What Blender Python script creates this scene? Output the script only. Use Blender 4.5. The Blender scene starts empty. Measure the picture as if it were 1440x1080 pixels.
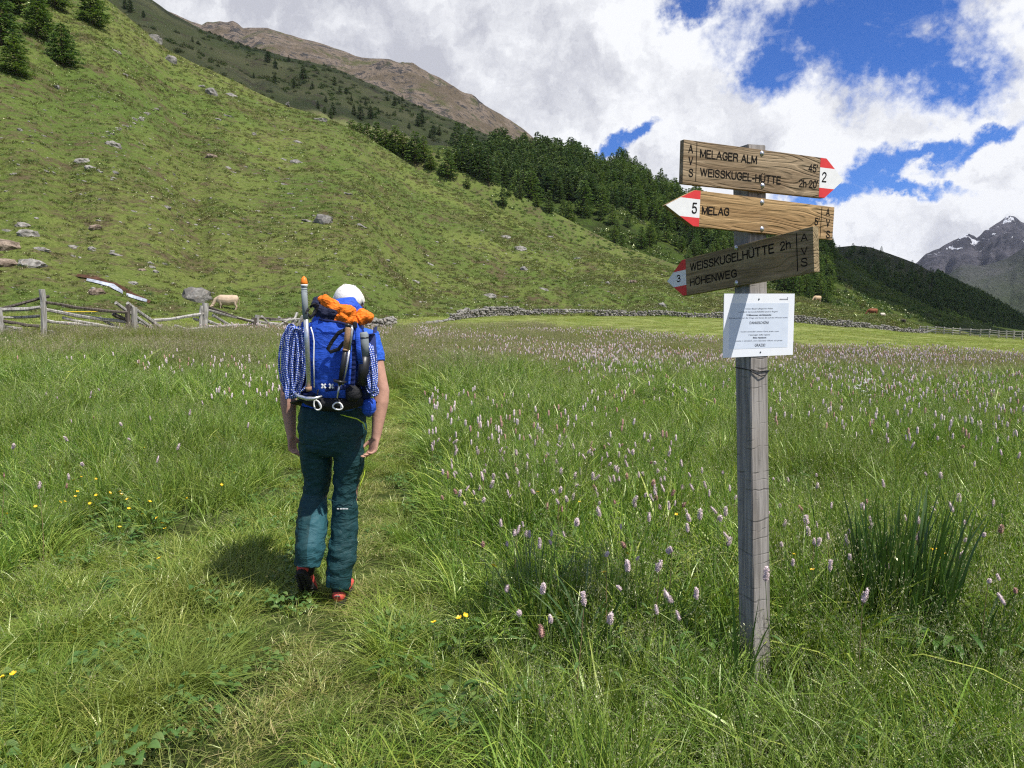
import bpy, bmesh, math, random
import numpy as np
from mathutils import Vector, Matrix, Euler, noise as mnoise

sc = bpy.context.scene
C = sc.collection
rnd = random.Random(7)
rng = np.random.default_rng(11)

# ---------------------------------------------------------------- camera
FPX, CX, CY, CAMZ = 1009.0, 720.0, 540.0, 1.65
PITCH = math.radians(5.66)
cam_d = bpy.data.cameras.new('camera')
cam = bpy.data.objects.new('camera', cam_d)
C.objects.link(cam)
cam.location = (0, 0, CAMZ)
cam.rotation_euler = (math.radians(90) - PITCH, 0, 0)
cam_d.sensor_width = 36.0
cam_d.lens = 36.0 * FPX / 1440.0
cam_d.clip_start = 0.05
cam_d.clip_end = 20000
sc.camera = cam

# ---------------------------------------------------------------- light
SUN_ALT = math.radians(60)
SAZ = (0.82, -0.572)
SUN_DIR = Vector((SAZ[0] * math.cos(SUN_ALT), SAZ[1] * math.cos(SUN_ALT), math.sin(SUN_ALT)))
sun_d = bpy.data.lights.new('sun', 'SUN')
sun_d.energy = 5.0
sun_d.angle = math.radians(0.5)
sun_d.color = (1.0, 0.955, 0.88)
sun = bpy.data.objects.new('sun', sun_d)
C.objects.link(sun)
sun.rotation_euler = (-SUN_DIR).to_track_quat('-Z', 'Y').to_euler()
sun.location = (20, -20, 60)

sc.view_settings.view_transform = 'Standard'
sc.view_settings.look = 'None'
sc.view_settings.gamma = 1
sc.view_settings.exposure = 0.34
sc.view_settings.use_curve_mapping = False
sc.render.engine = 'CYCLES'
sc.cycles.max_bounces = 5
sc.cycles.diffuse_bounces = 2
sc.cycles.glossy_bounces = 2
sc.cycles.transmission_bounces = 4
sc.cycles.transparent_max_bounces = 6
sc.cycles.volume_bounces = 0
sc.cycles.filter_width = 1.2
sc.cycles.use_denoising = False
sc.cycles.caustics_reflective = False
sc.cycles.caustics_refractive = False


def ae(px, py):
    """photo pixel -> (x/y, dz/y) of the viewing direction"""
    u = (px - CX) / FPX
    v = (CY - py) / FPX
    d = math.cos(PITCH) + v * math.sin(PITCH)
    return u / d, (v * math.cos(PITCH) - math.sin(PITCH)) / d


def at(px, py, Y):
    a, e = ae(px, py)
    return Vector((a * Y, Y, CAMZ + e * Y))


# ---------------------------------------------------------------- node helper
class NT:
    def __init__(s, nt):
        s.nt = nt
        s.L = nt.links

    def n(s, typ, ins=None, **kw):
        nd = s.nt.nodes.new(typ)
        for k, v in kw.items():
            setattr(nd, k, v)
        if ins:
            for k, v in ins.items():
                sock = nd.inputs[k]
                if hasattr(v, 'links') or isinstance(v, bpy.types.NodeSocket):
                    s.L.new(v, sock)
                else:
                    if sock.type == 'RGBA' and len(v) == 3:
                        v = (*v, 1)
                    sock.default_value = v
        return nd

    def m(s, op, a, b=0.0, c=None, clamp=False):
        nd = s.n('ShaderNodeMath', {0: a, 1: b}, operation=op, use_clamp=clamp)
        if c is not None:
            if isinstance(c, bpy.types.NodeSocket):
                s.L.new(c, nd.inputs[2])
            else:
                nd.inputs[2].default_value = c
        return nd.outputs[0]

    def vm(s, op, a, b=None, out=0):
        ins = {0: a}
        if b is not None:
            ins[1] = b
        return s.n('ShaderNodeVectorMath', ins, operation=op).outputs[out]

    def mix(s, f, a, b, mode='MIX'):
        nd = s.n('ShaderNodeMix', data_type='RGBA', blend_type=mode)
        for i, v in ((0, f), (6, a), (7, b)):
            if isinstance(v, bpy.types.NodeSocket):
                s.L.new(v, nd.inputs[i])
            else:
                if i and len(v) == 3:
                    v = (*v, 1)
                nd.inputs[i].default_value = v
        return nd.outputs[2]

    def noise(s, vec, scale, detail=4, rough=0.55, dist=0.0, out=0):
        return s.n('ShaderNodeTexNoise', {'Vector': vec, 'Scale': scale, 'Detail': detail,
                                          'Roughness': rough, 'Distortion': dist}).outputs[out]

    def ss(s, v, lo, hi, a=0.0, b=1.0):
        return s.n('ShaderNodeMapRange', {'Value': v, 'From Min': lo, 'From Max': hi, 'To Min': a, 'To Max': b},
                   interpolation_type='SMOOTHSTEP').outputs[0]

    def lin(s, v, lo, hi, a=0.0, b=1.0):
        return s.n('ShaderNodeMapRange', {'Value': v, 'From Min': lo, 'From Max': hi, 'To Min': a, 'To Max': b}).outputs[0]

    def scalev(s, vec, sc_):
        return s.vm('MULTIPLY', vec, sc_)


# ---------------------------------------------------------------- world: blue summer sky with broken cumulus
world = bpy.data.worlds.new('World')
sc.world = world
world.use_nodes = True
wn = world.node_tree
wn.nodes.clear()
W = NT(wn)
SKY_STRENGTH = 0.085
sky = W.n('ShaderNodeTexSky', sky_type='NISHITA', sun_disc=False, sun_elevation=SUN_ALT,
          sun_rotation=math.atan2(SAZ[0], SAZ[1]), altitude=1900, air_density=1.0, dust_density=0.3, ozone_density=2.5)
gen = W.n('ShaderNodeTexCoord').outputs['Generated']
dirv = W.vm('NORMALIZE', gen)
wob = W.noise(dirv, 9.0, 8, 0.62)
wob2 = W.noise(dirv, 30.0, 6, 0.6)
wobv = W.n('ShaderNodeTexNoise', {'Vector': dirv, 'Scale': 8.0, 'Detail': 6.0, 'Roughness': 0.6}).outputs['Color']
dw = W.vm('ADD', dirv, W.scalev(W.vm('SUBTRACT', wobv, (0.5, 0.5, 0.5)), (0.10, 0.10, 0.10)))
wobf = W.n('ShaderNodeTexNoise', {'Vector': dirv, 'Scale': 34.0, 'Detail': 7.0, 'Roughness': 0.65}).outputs['Color']
dw = W.vm('ADD', dw, W.scalev(W.vm('SUBTRACT', wobf, (0.5, 0.5, 0.5)), (0.055, 0.055, 0.055)))


def pdir(px, py):
    a, e = ae(px, py)
    return Vector((a, 1, e)).normalized()


def ellipse(px, py, A, B, ang):
    c = pdir(px, py)
    t = math.radians(ang)
    e1 = pdir(px + 5 * math.cos(t), py + 5 * math.sin(t)) - c
    k1 = e1.length / 5.0
    e1.normalize()
    e2 = c.cross(e1).normalized()
    d = W.vm('SUBTRACT', dw, tuple(c))
    x = W.vm('DOT_PRODUCT', d, tuple(e1 / (A * k1)), out=1)
    y = W.vm('DOT_PRODUCT', d, tuple(e2 / (B * k1)), out=1)
    z = W.vm('DOT_PRODUCT', d, tuple(c * 4.0), out=1)
    v = W.n('ShaderNodeCombineXYZ', {0: x, 1: y, 2: z}).outputs[0]
    return W.vm('LENGTH', v, out=1)


gap = None
for el in [(1195, 45, 160, 82, 0), (1088, 108, 52, 46, -10), (1322, 108, 66, 52, 10), (1250, 0, 130, 62, 0), (1262, 70, 110, 60, 10), (985, 8, 38, 26, 0),
           (897, 178, 22, 13, -20), (862, 200, 44, 14, -32), (836, 216, 20, 12, 0), (1155, 276, 74, 17, -8),
           (1225, 242, 46, 26, -35), (1300, 214, 70, 17, -5), (1368, 208, 60, 18, -25), (1280, 266, 56, 13, 15),]:
    v = ellipse(*el)
    gap = v if gap is None else W.m('MINIMUM', gap, v)
# unseen rest of the sky: broken cover, made bluer to lower the ambient light
far_gap = W.lin(W.noise(dirv, 1.7, 3, 0.5), 0.47, 0.66, 0.4, 3.0)
dsep = W.n('ShaderNodeSeparateXYZ', {0: dirv})
outside = W.m('MAXIMUM', W.ss(dsep.outputs[1], 0.45, 0.7, 1, 0), W.ss(dsep.outputs[2], 0.5, 0.7))
gap = W.m('MINIMUM', gap, W.m('ADD', far_gap, W.lin(outside, 0, 1, 5, 0)))
g2 = W.m('ADD', gap, W.m('MULTIPLY', W.m('SUBTRACT', wob, 0.5), 2.2))
g2 = W.m('ADD', g2, W.m('MULTIPLY', W.m('SUBTRACT', wob2, 0.5), 1.3))
g2 = W.m('ADD', g2, W.m('MULTIPLY', W.m('SUBTRACT', W.noise(dirv, 85.0, 5, 0.6), 0.5), 0.7))
cloud = W.ss(g2, 0.45, 1.45)
wisp = W.ss(W.noise(W.scalev(dirv, (1, 1, 2.4)), 14.0, 8, 0.65, 0.6), 0.56, 0.80, 0, 0.45)
cloud = W.m('MAXIMUM', cloud, wisp)
# cloud body: bright rims, grey undersides
sh = W.noise(W.scalev(dw, (1, 1, 1.7)), 4.2, 5, 0.55)
sh2 = W.noise(dw, 13.0, 6, 0.6)
offd = W.vm('ADD', dw, (0.022, -0.01, 0.03))
shb = W.noise(W.scalev(offd, (1, 1, 1.7)), 4.2, 5, 0.55)
sh2b = W.noise(offd, 13.0, 6, 0.6)
body = W.m('ADD', W.lin(sh, 0.3, 0.7, -0.34, 0.34), W.lin(sh2, 0.3, 0.7, -0.10, 0.10))
body = W.m('ADD', body, W.m('ADD', W.m('MULTIPLY', W.m('SUBTRACT', sh, shb), 1.1), W.m('MULTIPLY', W.m('SUBTRACT', sh2, sh2b), 1.9)))
rim = W.ss(g2, 1.1, 3.6, 0.50, 0.0)
rightness = W.ss(dsep.outputs[0], -0.25, 0.45, -0.05, 0.22)
lowness = W.ss(dsep.outputs[2], 0.04, 0.34, 0.14, -0.02)
tone = W.m('ADD', W.m('ADD', W.m('ADD', body, rim), rightness), W.m('ADD', lowness, 0.30), clamp=True)
k = 1.0 / SKY_STRENGTH
ccol = W.mix(tone, (0.45 * k, 0.46 * k, 0.515 * k), (0.78 * k, 0.79 * k, 0.815 * k))
blue = W.mix(1.0, sky.outputs[0], (0.33, 0.70, 1.36), 'MULTIPLY')
col = W.mix(cloud, blue, ccol)
bg = W.n('ShaderNodeBackground', {'Color': col, 'Strength': SKY_STRENGTH})
wo = W.n('ShaderNodeOutputWorld', {'Surface': bg.outputs[0]})


# ---------------------------------------------------------------- mesh helpers
def mesh_np(name, verts, faces, mat=None, smooth=False):
    me = bpy.data.meshes.new(name)
    verts = np.asarray(verts, dtype=np.float32)
    faces = np.asarray(faces, dtype=np.int32)
    nf, k_ = faces.shape
    me.vertices.add(len(verts))
    me.vertices.foreach_set('co', verts.ravel())
    me.loops.add(nf * k_)
    me.loops.foreach_set('vertex_index', faces.ravel())
    me.polygons.add(nf)
    me.polygons.foreach_set('loop_start', np.arange(0, nf * k_, k_, dtype=np.int32))
    me.polygons.foreach_set('loop_total', np.full(nf, k_, dtype=np.int32))
    if smooth:
        me.polygons.foreach_set('use_smooth', np.ones(nf, dtype=bool))
    me.update(calc_edges=True)
    if mat:
        me.materials.append(mat)
    return me


def tag(o, label=None, cat=None, group=None, kind=None):
    if label: o['label'] = label
    if cat: o['category'] = cat
    if group: o['group'] = group
    if kind: o['kind'] = kind
    return o


def link(name, me, parent=None):
    o = bpy.data.objects.new(name, me)
    C.objects.link(o)
    if parent is not None:
        o.parent = parent
    return o


def empty(name, loc=(0, 0, 0)):
    o = bpy.data.objects.new(name, None)
    C.objects.link(o)
    o.location = loc
    o.empty_display_size = 0.1
    return o


class MB:
    """collects simple shapes in world (or thing) coordinates"""
    def __init__(s):
        s.v = []; s.f = []; s.uv = []; s.fm = []; s.cur = 0

    def add(s, vs, fs, uvs=None):
        b = len(s.v)
        s.v += [tuple(p) for p in vs]
        for i, f in enumerate(fs):
            s.f.append(tuple(b + q for q in f))
            s.fm.append(s.cur)
            s.uv.append(uvs[i] if uvs else [(0, 0)] * len(f))

    def box(s, M, size):
        hx, hy, hz = [q / 2 for q in size]
        vs = [M @ Vector((x, y, z)) for x in (-hx, hx) for y in (-hy, hy) for z in (-hz, hz)]
        fs = [(0, 1, 3, 2), (4, 6, 7, 5), (0, 4, 5, 1), (2, 3, 7, 6), (0, 2, 6, 4), (1, 5, 7, 3)]
        s.add(vs, fs)

    def tube(s, pts, radii, n=8, squash=None, cap=True, up=None, closed=False, vscale=1.0, expo=1.0):
        """pts list of Vector, radii list of r or (rx, ry); rings keep 'up' as reference for ry"""
        pts = [Vector(p) for p in pts]
        N = len(pts)
        if not isinstance(radii, (list, tuple)): radii = [radii] * N
        rings = []
        ref = Vector(up) if up is not None else None
        prev = None
        ln = 0.0
        lens = []
        for i in range(N):
            if closed:
                t = pts[(i + 1) % N] - pts[i - 1]
            else:
                t = pts[min(i + 1, N - 1)] - pts[max(i - 1, 0)]
            if t.length < 1e-9: t = Vector((0, 0, 1))
            t.normalize()
            if ref is not None:
                b = ref - t * ref.dot(t)
                if b.length < 1e-4: b = prev if prev is not None else t.orthogonal()
            elif prev is None:
                b = t.orthogonal()
            else:
                b = prev - t * prev.dot(t)
            b.normalize(); prev = b
            a = t.cross(b)
            r = radii[i]
            rx, ry = (r, r) if not isinstance(r, (list, tuple)) else r
            ring = []
            for k_ in range(n):
                th = 2 * math.pi * k_ / n
                c_, s_ = math.cos(th), math.sin(th)
                if expo != 1.0:
                    c_ = math.copysign(abs(c_) ** expo, c_); s_ = math.copysign(abs(s_) ** expo, s_)
                ring.append(pts[i] + a * (rx * c_) + b * (ry * s_))
            rings.append(ring)
            if i: ln += (pts[i] - pts[i - 1]).length
            lens.append(ln)
        vs = [p for r in rings for p in r]
        fs = []; uvs = []
        M_ = N if closed else N - 1
        for i in range(M_):
            j = (i + 1) % N
            l0 = lens[i] * vscale
            l1 = (lens[j] if j else ln + (pts[0] - pts[-1]).length) * vscale
            for k_ in range(n):
                k2 = (k_ + 1) % n
                fs.append((i * n + k_, i * n + k2, j * n + k2, j * n + k_))
                uvs.append([(k_ / n, l0), ((k_ + 1) / n, l0), ((k_ + 1) / n, l1), (k_ / n, l1)])
        if cap and not closed:
            fs.append(tuple(range(n - 1, -1, -1))); uvs.append([(0, 0)] * n)
            fs.append(tuple((N - 1) * n + q for q in range(n))); uvs.append([(0, 0)] * n)
        s.add(vs, fs, uvs)

    def ball(s, c, r, seg=12, rings=8, M=None):
        rx, ry, rz = (r, r, r) if not isinstance(r, (tuple, list)) else r
        c = Vector(c)
        vs = []
        for i in range(rings + 1):
            ph = math.pi * i / rings
            for k_ in range(seg):
                th = 2 * math.pi * k_ / seg
                p = Vector((rx * math.sin(ph) * math.cos(th), ry * math.sin(ph) * math.sin(th), rz * math.cos(ph)))
                if M is not None: p = M @ p
                vs.append(c + p)
        fs = []
        for i in range(rings):
            for k_ in range(seg):
                k2 = (k_ + 1) % seg
                fs.append((i * seg + k_, (i + 1) * seg + k_, (i + 1) * seg + k2, i * seg + k2))
        s.add(vs, fs)

    def poly_prism(s, M, pts2, z0, z1):
        """2-D outline extruded along local z"""
        n = len(pts2)
        vs = [M @ Vector((x, y, z0)) for x, y in pts2] + [M @ Vector((x, y, z1)) for x, y in pts2]
        fs = [tuple(range(n - 1, -1, -1)), tuple(range(n, 2 * n))]
        for i in range(n):
            j = (i + 1) % n
            fs.append((i, j, n + j, n + i))
        s.add(vs, fs)

    def mesh(s, name, mats, smooth=False, origin=None):
        me = bpy.data.meshes.new(name)
        if origin is not None:
            ox, oy, oz = origin
            me.from_pydata([(x - ox, y - oy, z - oz) for x, y, z in s.v], [], s.f)
        else:
            me.from_pydata(s.v, [], s.f)
        if not isinstance(mats, (list, tuple)): mats = [mats]
        for m_ in mats: me.materials.append(m_)
        uvl = me.uv_layers.new(name='UVMap')
        flat = []
        for q in s.uv:
            for a, b in q: flat += [a, b]
        if len(flat) == len(uvl.data) * 2:
            uvl.data.foreach_set('uv', flat)
        me.polygons.foreach_set('material_index', s.fm)
        if smooth:
            me.polygons.foreach_set('use_smooth', [True] * len(me.polygons))
        me.update()
        return me

    def build(s, name, mats, parent=None, smooth=False, bevel=0.0, remesh=0.0, smooth_it=0, sub=0):
        """vertices are world coordinates; they are made local to the parent chain"""
        org = Vector((0, 0, 0))
        p = parent
        while p is not None:
            org = org + Vector(p.location); p = p.parent
        me = s.mesh(name, mats, smooth, org)
        o = link(name, me, parent)
        if remesh:
            md = o.modifiers.new('remesh', 'REMESH'); md.mode = 'VOXEL'; md.voxel_size = remesh; md.use_smooth_shade = True
        if smooth_it:
            md = o.modifiers.new('smooth', 'SMOOTH'); md.factor = 0.5; md.iterations = smooth_it
        if bevel:
            md = o.modifiers.new('bevel', 'BEVEL'); md.width = bevel; md.segments = 2; md.limit_method = 'ANGLE'
        if sub:
            md = o.modifiers.new('sub', 'SUBSURF'); md.levels = sub; md.render_levels = sub
        return o


# ---------------------------------------------------------------- numpy noise
_H = np.random.default_rng(5).random((256, 256)).astype(np.float64)


def vnoise(x, y):
    xi = np.floor(x).astype(int); yi = np.floor(y).astype(int)
    fx = x - xi; fy = y - yi
    fx = fx * fx * fx * (fx * (fx * 6 - 15) + 10); fy = fy * fy * fy * (fy * (fy * 6 - 15) + 10)
    g = lambda a, b: _H[a & 255, b & 255]
    return (g(xi, yi) * (1 - fx) + g(xi + 1, yi) * fx) * (1 - fy) + (g(xi, yi + 1) * (1 - fx) + g(xi + 1, yi + 1) * fx) * fy


def fbm(x, y, sc_, octv=4, gain=0.5, seed=0):
    x = np.asarray(x, float) * sc_ + seed * 17.3; y = np.asarray(y, float) * sc_ + seed * 9.1
    a = 1.0; s_ = 0; t = 0
    for i in range(octv):
        s_ = s_ + a * (vnoise(x, y) - 0.5); t += a
        x = x * 2.03 + 11.7; y = y * 2.03 + 5.3; a *= gain
    return s_ / t * 2


def ridged(x, y, sc_, octv=5, seed=0):
    x = np.asarray(x, float) * sc_ + seed * 17.3; y = np.asarray(y, float) * sc_ + seed * 9.1
    a = 1.0; s_ = 0; t = 0
    for i in range(octv):
        s_ = s_ + a * (1 - np.abs(2 * vnoise(x, y) - 1)); t += a
        x = x * 2.1 + 3.7; y = y * 2.1 + 8.3; a *= 0.5
    return s_ / t
# ================================================================ materials
def new_mat(name):
    m = bpy.data.materials.new(name)
    m.use_nodes = True
    m.node_tree.nodes.clear()
    return m, NT(m.node_tree)


def pbsdf(g, col, rough=0.8, normal=None, metallic=0.0, spec=0.3, **kw):
    ins = {'Base Color': col, 'Roughness': rough, 'Metallic': metallic, 'Specular IOR Level': spec}
    if normal is not None: ins['Normal'] = normal
    ins.update(kw)
    b = g.n('ShaderNodeBsdfPrincipled', ins)
    g.n('ShaderNodeOutputMaterial', {'Surface': b.outputs[0]})
    return b


def simple(name, col, rough=0.7, metallic=0.0, var=0.12, scale=30.0, bump=0.0, spec=0.3, bscale=None):
    m, g = new_mat(name)
    P = g.n('ShaderNodeTexCoord').outputs['Object']
    nz = g.noise(P, scale, 4)
    c = g.mix(g.lin(nz, 0.3, 0.7, 0, 1), tuple(q * (1 - var) for q in col), tuple(min(1, q * (1 + var)) for q in col))
    nrm = None
    if bump:
        nrm = g.n('ShaderNodeBump', {'Height': g.noise(P, bscale or scale * 2, 4), 'Strength': 0.6, 'Distance': bump}).outputs[0]
    pbsdf(g, c, rough, nrm, metallic, spec)
    return m


def grass_slope(name, cols, patch=(0.5, 0.62), bumpd=0.25, terr=0.5, scale=1.0, rockiness=0.0):
    """cols: green, yellow green, brown heath, pale straw"""
    m, g = new_mat(name)
    P = g.n('ShaderNodeNewGeometry').outputs['Position']
    n1 = g.noise(P, 0.035 * scale, 5, 0.6)
    n2 = g.noise(P, 0.16 * scale, 6, 0.62, 0.4)
    n3 = g.noise(P, 0.9 * scale, 6, 0.7)
    n4 = g.noise(P, 4.0 * scale, 4, 0.7)
    c = g.mix(g.ss(n1, 0.38, 0.64), cols[0], cols[1])
    c = g.mix(g.ss(g.m('ADD', g.m('MULTIPLY', n2, 0.55), g.m('MULTIPLY', n3, 0.45)), patch[0], patch[1]), c, cols[2])
    c = g.mix(g.ss(g.m('ADD', g.m('MULTIPLY', n3, 0.5), g.m('MULTIPLY', n4, 0.5)), 0.52, 0.66, 0, 0.6), c, cols[3])
    # small shrubs and turf: value break-up
    c = g.mix(g.ss(n4, 0.60, 0.42, 0, 0.45), c, tuple(q * 0.35 for q in cols[0]))
    # cattle terraces follow the contour
    sp = g.n('ShaderNodeSeparateXYZ', {0: P})
    tz = g.m('ADD', g.m('MULTIPLY', sp.outputs[2], 1.1 * scale), g.m('MULTIPLY', n2, 5.0))
    tw = g.m('SINE', g.m('MULTIPLY', tz, 6.28))
    tmask = g.ss(g.noise(P, 0.03 * scale, 2), 0.42, 0.58)
    twm = g.m('MULTIPLY', tw, tmask)
    c = g.mix(g.ss(twm, 0.2, 1.0, 0, terr * 0.55), c, cols[2])
    if rockiness > 0:
        rk = g.ss(g.noise(P, 0.5 * scale, 8, 0.75), 0.66 - rockiness * 0.1, 0.72 - rockiness * 0.1)
        c = g.mix(rk, c, (0.26, 0.25, 0.225))
    h = g.m('ADD', g.m('MULTIPLY', n3, 1.6), g.m('ADD', g.m('MULTIPLY', n4, 0.7), g.m('MULTIPLY', twm, terr * 0.35)))
    bmp = g.n('ShaderNodeBump', {'Height': h, 'Strength': 1.0, 'Distance': bumpd / scale})
    pbsdf(g, c, 0.95, bmp.outputs[0], spec=0.05)
    return m


def rock_mat(name, base=(0.30, 0.285, 0.26), dark=(0.12, 0.115, 0.105), scale=1.0, lichen=0.3, bd=0.05, warm=(0.33, 0.24, 0.17)):
    m, g = new_mat(name)
    P = g.n('ShaderNodeNewGeometry').outputs['Position']
    n1 = g.noise(P, 1.2 * scale, 6, 0.65, 0.5)
    n2 = g.noise(P, 7 * scale, 6, 0.7)
    c = g.mix(g.ss(n1, 0.38, 0.62), dark, base)
    c = g.mix(g.ss(g.noise(P, 2.3 * scale, 5), 0.56, 0.68, 0, lichen), c, warm)
    c = g.mix(g.ss(n2, 0.58, 0.40, 0, 0.5), c, dark)
    bmp = g.n('ShaderNodeBump', {'Height': g.m('ADD', n1, g.m('MULTIPLY', n2, 0.4)), 'Strength': 0.9, 'Distance': bd / scale * 2})
    pbsdf(g, c, 0.9, bmp.outputs[0], spec=0.15)
    return m


M = {}
M['slope'] = grass_slope('slope_turf', [(0.112, 0.168, 0.036), (0.180, 0.215, 0.055), (0.118, 0.088, 0.052), (0.25, 0.22, 0.12)], (0.50, 0.60), 0.35, 0.9)
M['spur'] = grass_slope('spur_turf', [(0.110, 0.162, 0.036), (0.170, 0.200, 0.055), (0.110, 0.090, 0.050), (0.24, 0.215, 0.115)], (0.47, 0.60), 0.35, 0.5, 1.0)
M['shade_slope'] = grass_slope('heath_slope', [(0.150, 0.180, 0.062), (0.235, 0.235, 0.10), (0.150, 0.120, 0.075), (0.28, 0.25, 0.16)], (0.50, 0.62), 0.3, 0.5, 0.5, 0.2)
M['forest_floor'] = grass_slope('forest_heath', [(0.085, 0.135, 0.027), (0.14, 0.185, 0.035), (0.055, 0.075, 0.024), (0.16, 0.18, 0.07)], (0.48, 0.56), 0.9, 0.3, 0.7)
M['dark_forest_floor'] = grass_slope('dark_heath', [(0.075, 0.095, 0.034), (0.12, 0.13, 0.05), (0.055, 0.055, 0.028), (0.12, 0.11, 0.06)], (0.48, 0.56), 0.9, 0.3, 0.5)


def scree_mat():
    m, g = new_mat('scree_mountain')
    P = g.n('ShaderNodeNewGeometry').outputs['Position']
    N_ = g.n('ShaderNodeNewGeometry').outputs['Normal']
    n1 = g.noise(g.scalev(P, (1, 1, 0.6)), 0.012, 7, 0.65, 0.6)
    n2 = g.noise(P, 0.08, 7, 0.72)
    c = g.mix(g.ss(n1, 0.40, 0.58), (0.165, 0.132, 0.092), (0.27, 0.215, 0.165))
    c = g.mix(g.ss(g.m('ADD', g.m('MULTIPLY', n2, .65), g.m('MULTIPLY', n1, .35)), 0.50, 0.57), c, (0.075, 0.072, 0.070))
    c = g.mix(g.ss(g.noise(P, 0.02, 4, 0.6), 0.52, 0.66, 0, 0.85), c, (0.12, 0.125, 0.05))
    bmp = g.n('ShaderNodeBump', {'Height': g.m('ADD', g.m('MULTIPLY', n1, 0.8), n2), 'Strength': 1.0, 'Distance': 16.0})
    pbsdf(g, c, 0.95, bmp.outputs[0], spec=0.05)
    return m


def far_mat(snow=True):
    m, g = new_mat('far_rock_snow' if snow else 'far_rock')
    P = g.n('ShaderNodeNewGeometry').outputs['Position']
    Nn = g.n('ShaderNodeNewGeometry').outputs['Normal']
    n1 = g.noise(g.scalev(P, (1.3, 1.0, 0.7)), 0.004, 8, 0.68, 0.8)
    n2 = g.noise(P, 0.02, 7, 0.72)
    c = g.mix(g.ss(n1, 0.40, 0.60), (0.040, 0.040, 0.052), (0.115, 0.108, 0.125))
    z = g.n('ShaderNodeSeparateXYZ', {0: P}).outputs[2]
    low = g.m('ADD', z, g.m('MULTIPLY', n1, 260.0))
    c = g.mix(g.ss(low, 420, 130, 0, 0.85), c, (0.075, 0.10, 0.045))
    if snow:
        s1 = g.noise(g.scalev(P, (1.0, 0.6, 0.75)), 0.0085, 6, 0.62, 1.6)
        sm = g.m('MULTIPLY', g.ss(s1, 0.605, 0.62), g.ss(z, 300, 380))
        c = g.mix(sm, c, (0.78, 0.80, 0.84))
    bmp = g.n('ShaderNodeBump', {'Height': g.m('ADD', g.m('MULTIPLY', n1, 1.5), n2), 'Strength': 1.0, 'Distance': 55.0})
    pbsdf(g, c, 0.9, bmp.outputs[0], spec=0.1)
    return m


M['scree'] = scree_mat()
M['far'] = far_mat(True)
M['far2'] = far_mat(False)
M['rock'] = rock_mat('grey_rock')
M['rock_pale'] = rock_mat('pale_rock', (0.36, 0.345, 0.31), (0.15, 0.14, 0.125), 1.5)
M['rock_brown'] = rock_mat('brown_rock', (0.34, 0.27, 0.21), (0.10, 0.075, 0.055), 1.0, 0.7)

# ================================================================ ground
TPX = np.array([-2500, -600, 0, 300, 550, 700, 850, 1060, 1200, 1290, 1440, 2000, 3500], float)
TA = np.array([ae(p, 480)[0] for p in TPX])
TY = np.array([0, 5, 10, 20, 40, 85, 110, 200, 500, 8000], float)
TZ = np.array([
    [0, 0, 0, 0, 0, 0, 0, 0, 0, 0, 0, 0, 0],
    [0, 0, 0, 0, 0, 0, 0, 0, 0, 0, 0, 0, 0],
    [.6, .45, .3, .2, .1, .06, .03, 0, 0, 0, 0, 0, 0],
    [1.6, 1.2, .90, .62, .35, .22, .12, 0, -.05, -.1, -.2, -.3, -.3],
    [2.5, 2.0, 1.4, 1.0, .55, .5, .45, .2, 0, -.2, -.45, -.8, -1],
    [4, 3.5, 2.6, 2.2, 1.6, 1.45, 1.25, .85, -.2, -.9, -1.6, -3, -4],
    [5, 4, 3.2, 2.8, 2.2, 1.9, 1.7, 1.0, -.6, -1.5, -2.4, -5, -7],
    [4, 4, 3, 2, 1, 0, -1, -3, -4, -5, -7, -12, -14],
    [-5, -5, -5, -5, -5, -8, -10, -12, -14, -15, -18, -25, -30],
    [-40] * 13], float)


def _sm(t):
    return t * t * (3 - 2 * t) * 0.5 + t * 0.5


def table_z(x, y):
    x = np.asarray(x, float); y = np.asarray(y, float)
    yy = np.clip(y, 0.5, 7999)
    a = np.clip(x / np.maximum(yy, 4.0), TA[0], TA[-1])
    i = np.clip(np.searchsorted(TY, yy) - 1, 0, len(TY) - 2)
    j = np.clip(np.searchsorted(TA, a) - 1, 0, len(TA) - 2)
    t = _sm((yy - TY[i]) / (TY[i + 1] - TY[i])); s = _sm((a - TA[j]) / (TA[j + 1] - TA[j]))
    return (TZ[i, j] * (1 - s) + TZ[i, j + 1] * s) * (1 - t) + (TZ[i + 1, j] * (1 - s) + TZ[i + 1, j + 1] * s) * t


# centre line of the trodden path, from the camera's feet past the walker and on
PATH = np.array([(-1.15, -3), (-1.02, 0), (-0.98, 1.8), (-0.95, 2.6), (-0.93, 3.3), (-0.90, 4.1), (-1.0, 5.0), (-1.22, 6.2), (-1.42, 8.0), (-1.75, 10.5), (-2.3, 14),
                 (-3.2, 20), (-4.6, 30), (-6, 40)], float)


def path_d(x, y):
    cx_ = np.interp(y, PATH[:, 1], PATH[:, 0])
    return np.abs(x - cx_)


def ground_z(x, y):
    x = np.asarray(x, float); y = np.asarray(y, float)
    z = table_z(x, y)
    near = np.clip((y - 3) / 20, 0, 1)
    z = z + fbm(x, y, 0.35, 3, seed=2) * (0.02 + 0.06 * near) + fbm(x, y, 0.06, 3, seed=3) * 0.12 * near
    z = z - 0.03 * np.exp(-(path_d(x, y) / 0.28) ** 2)
    return z


def gz(x, y):
    return float(ground_z(np.array([x]), np.array([y]))[0])


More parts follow.
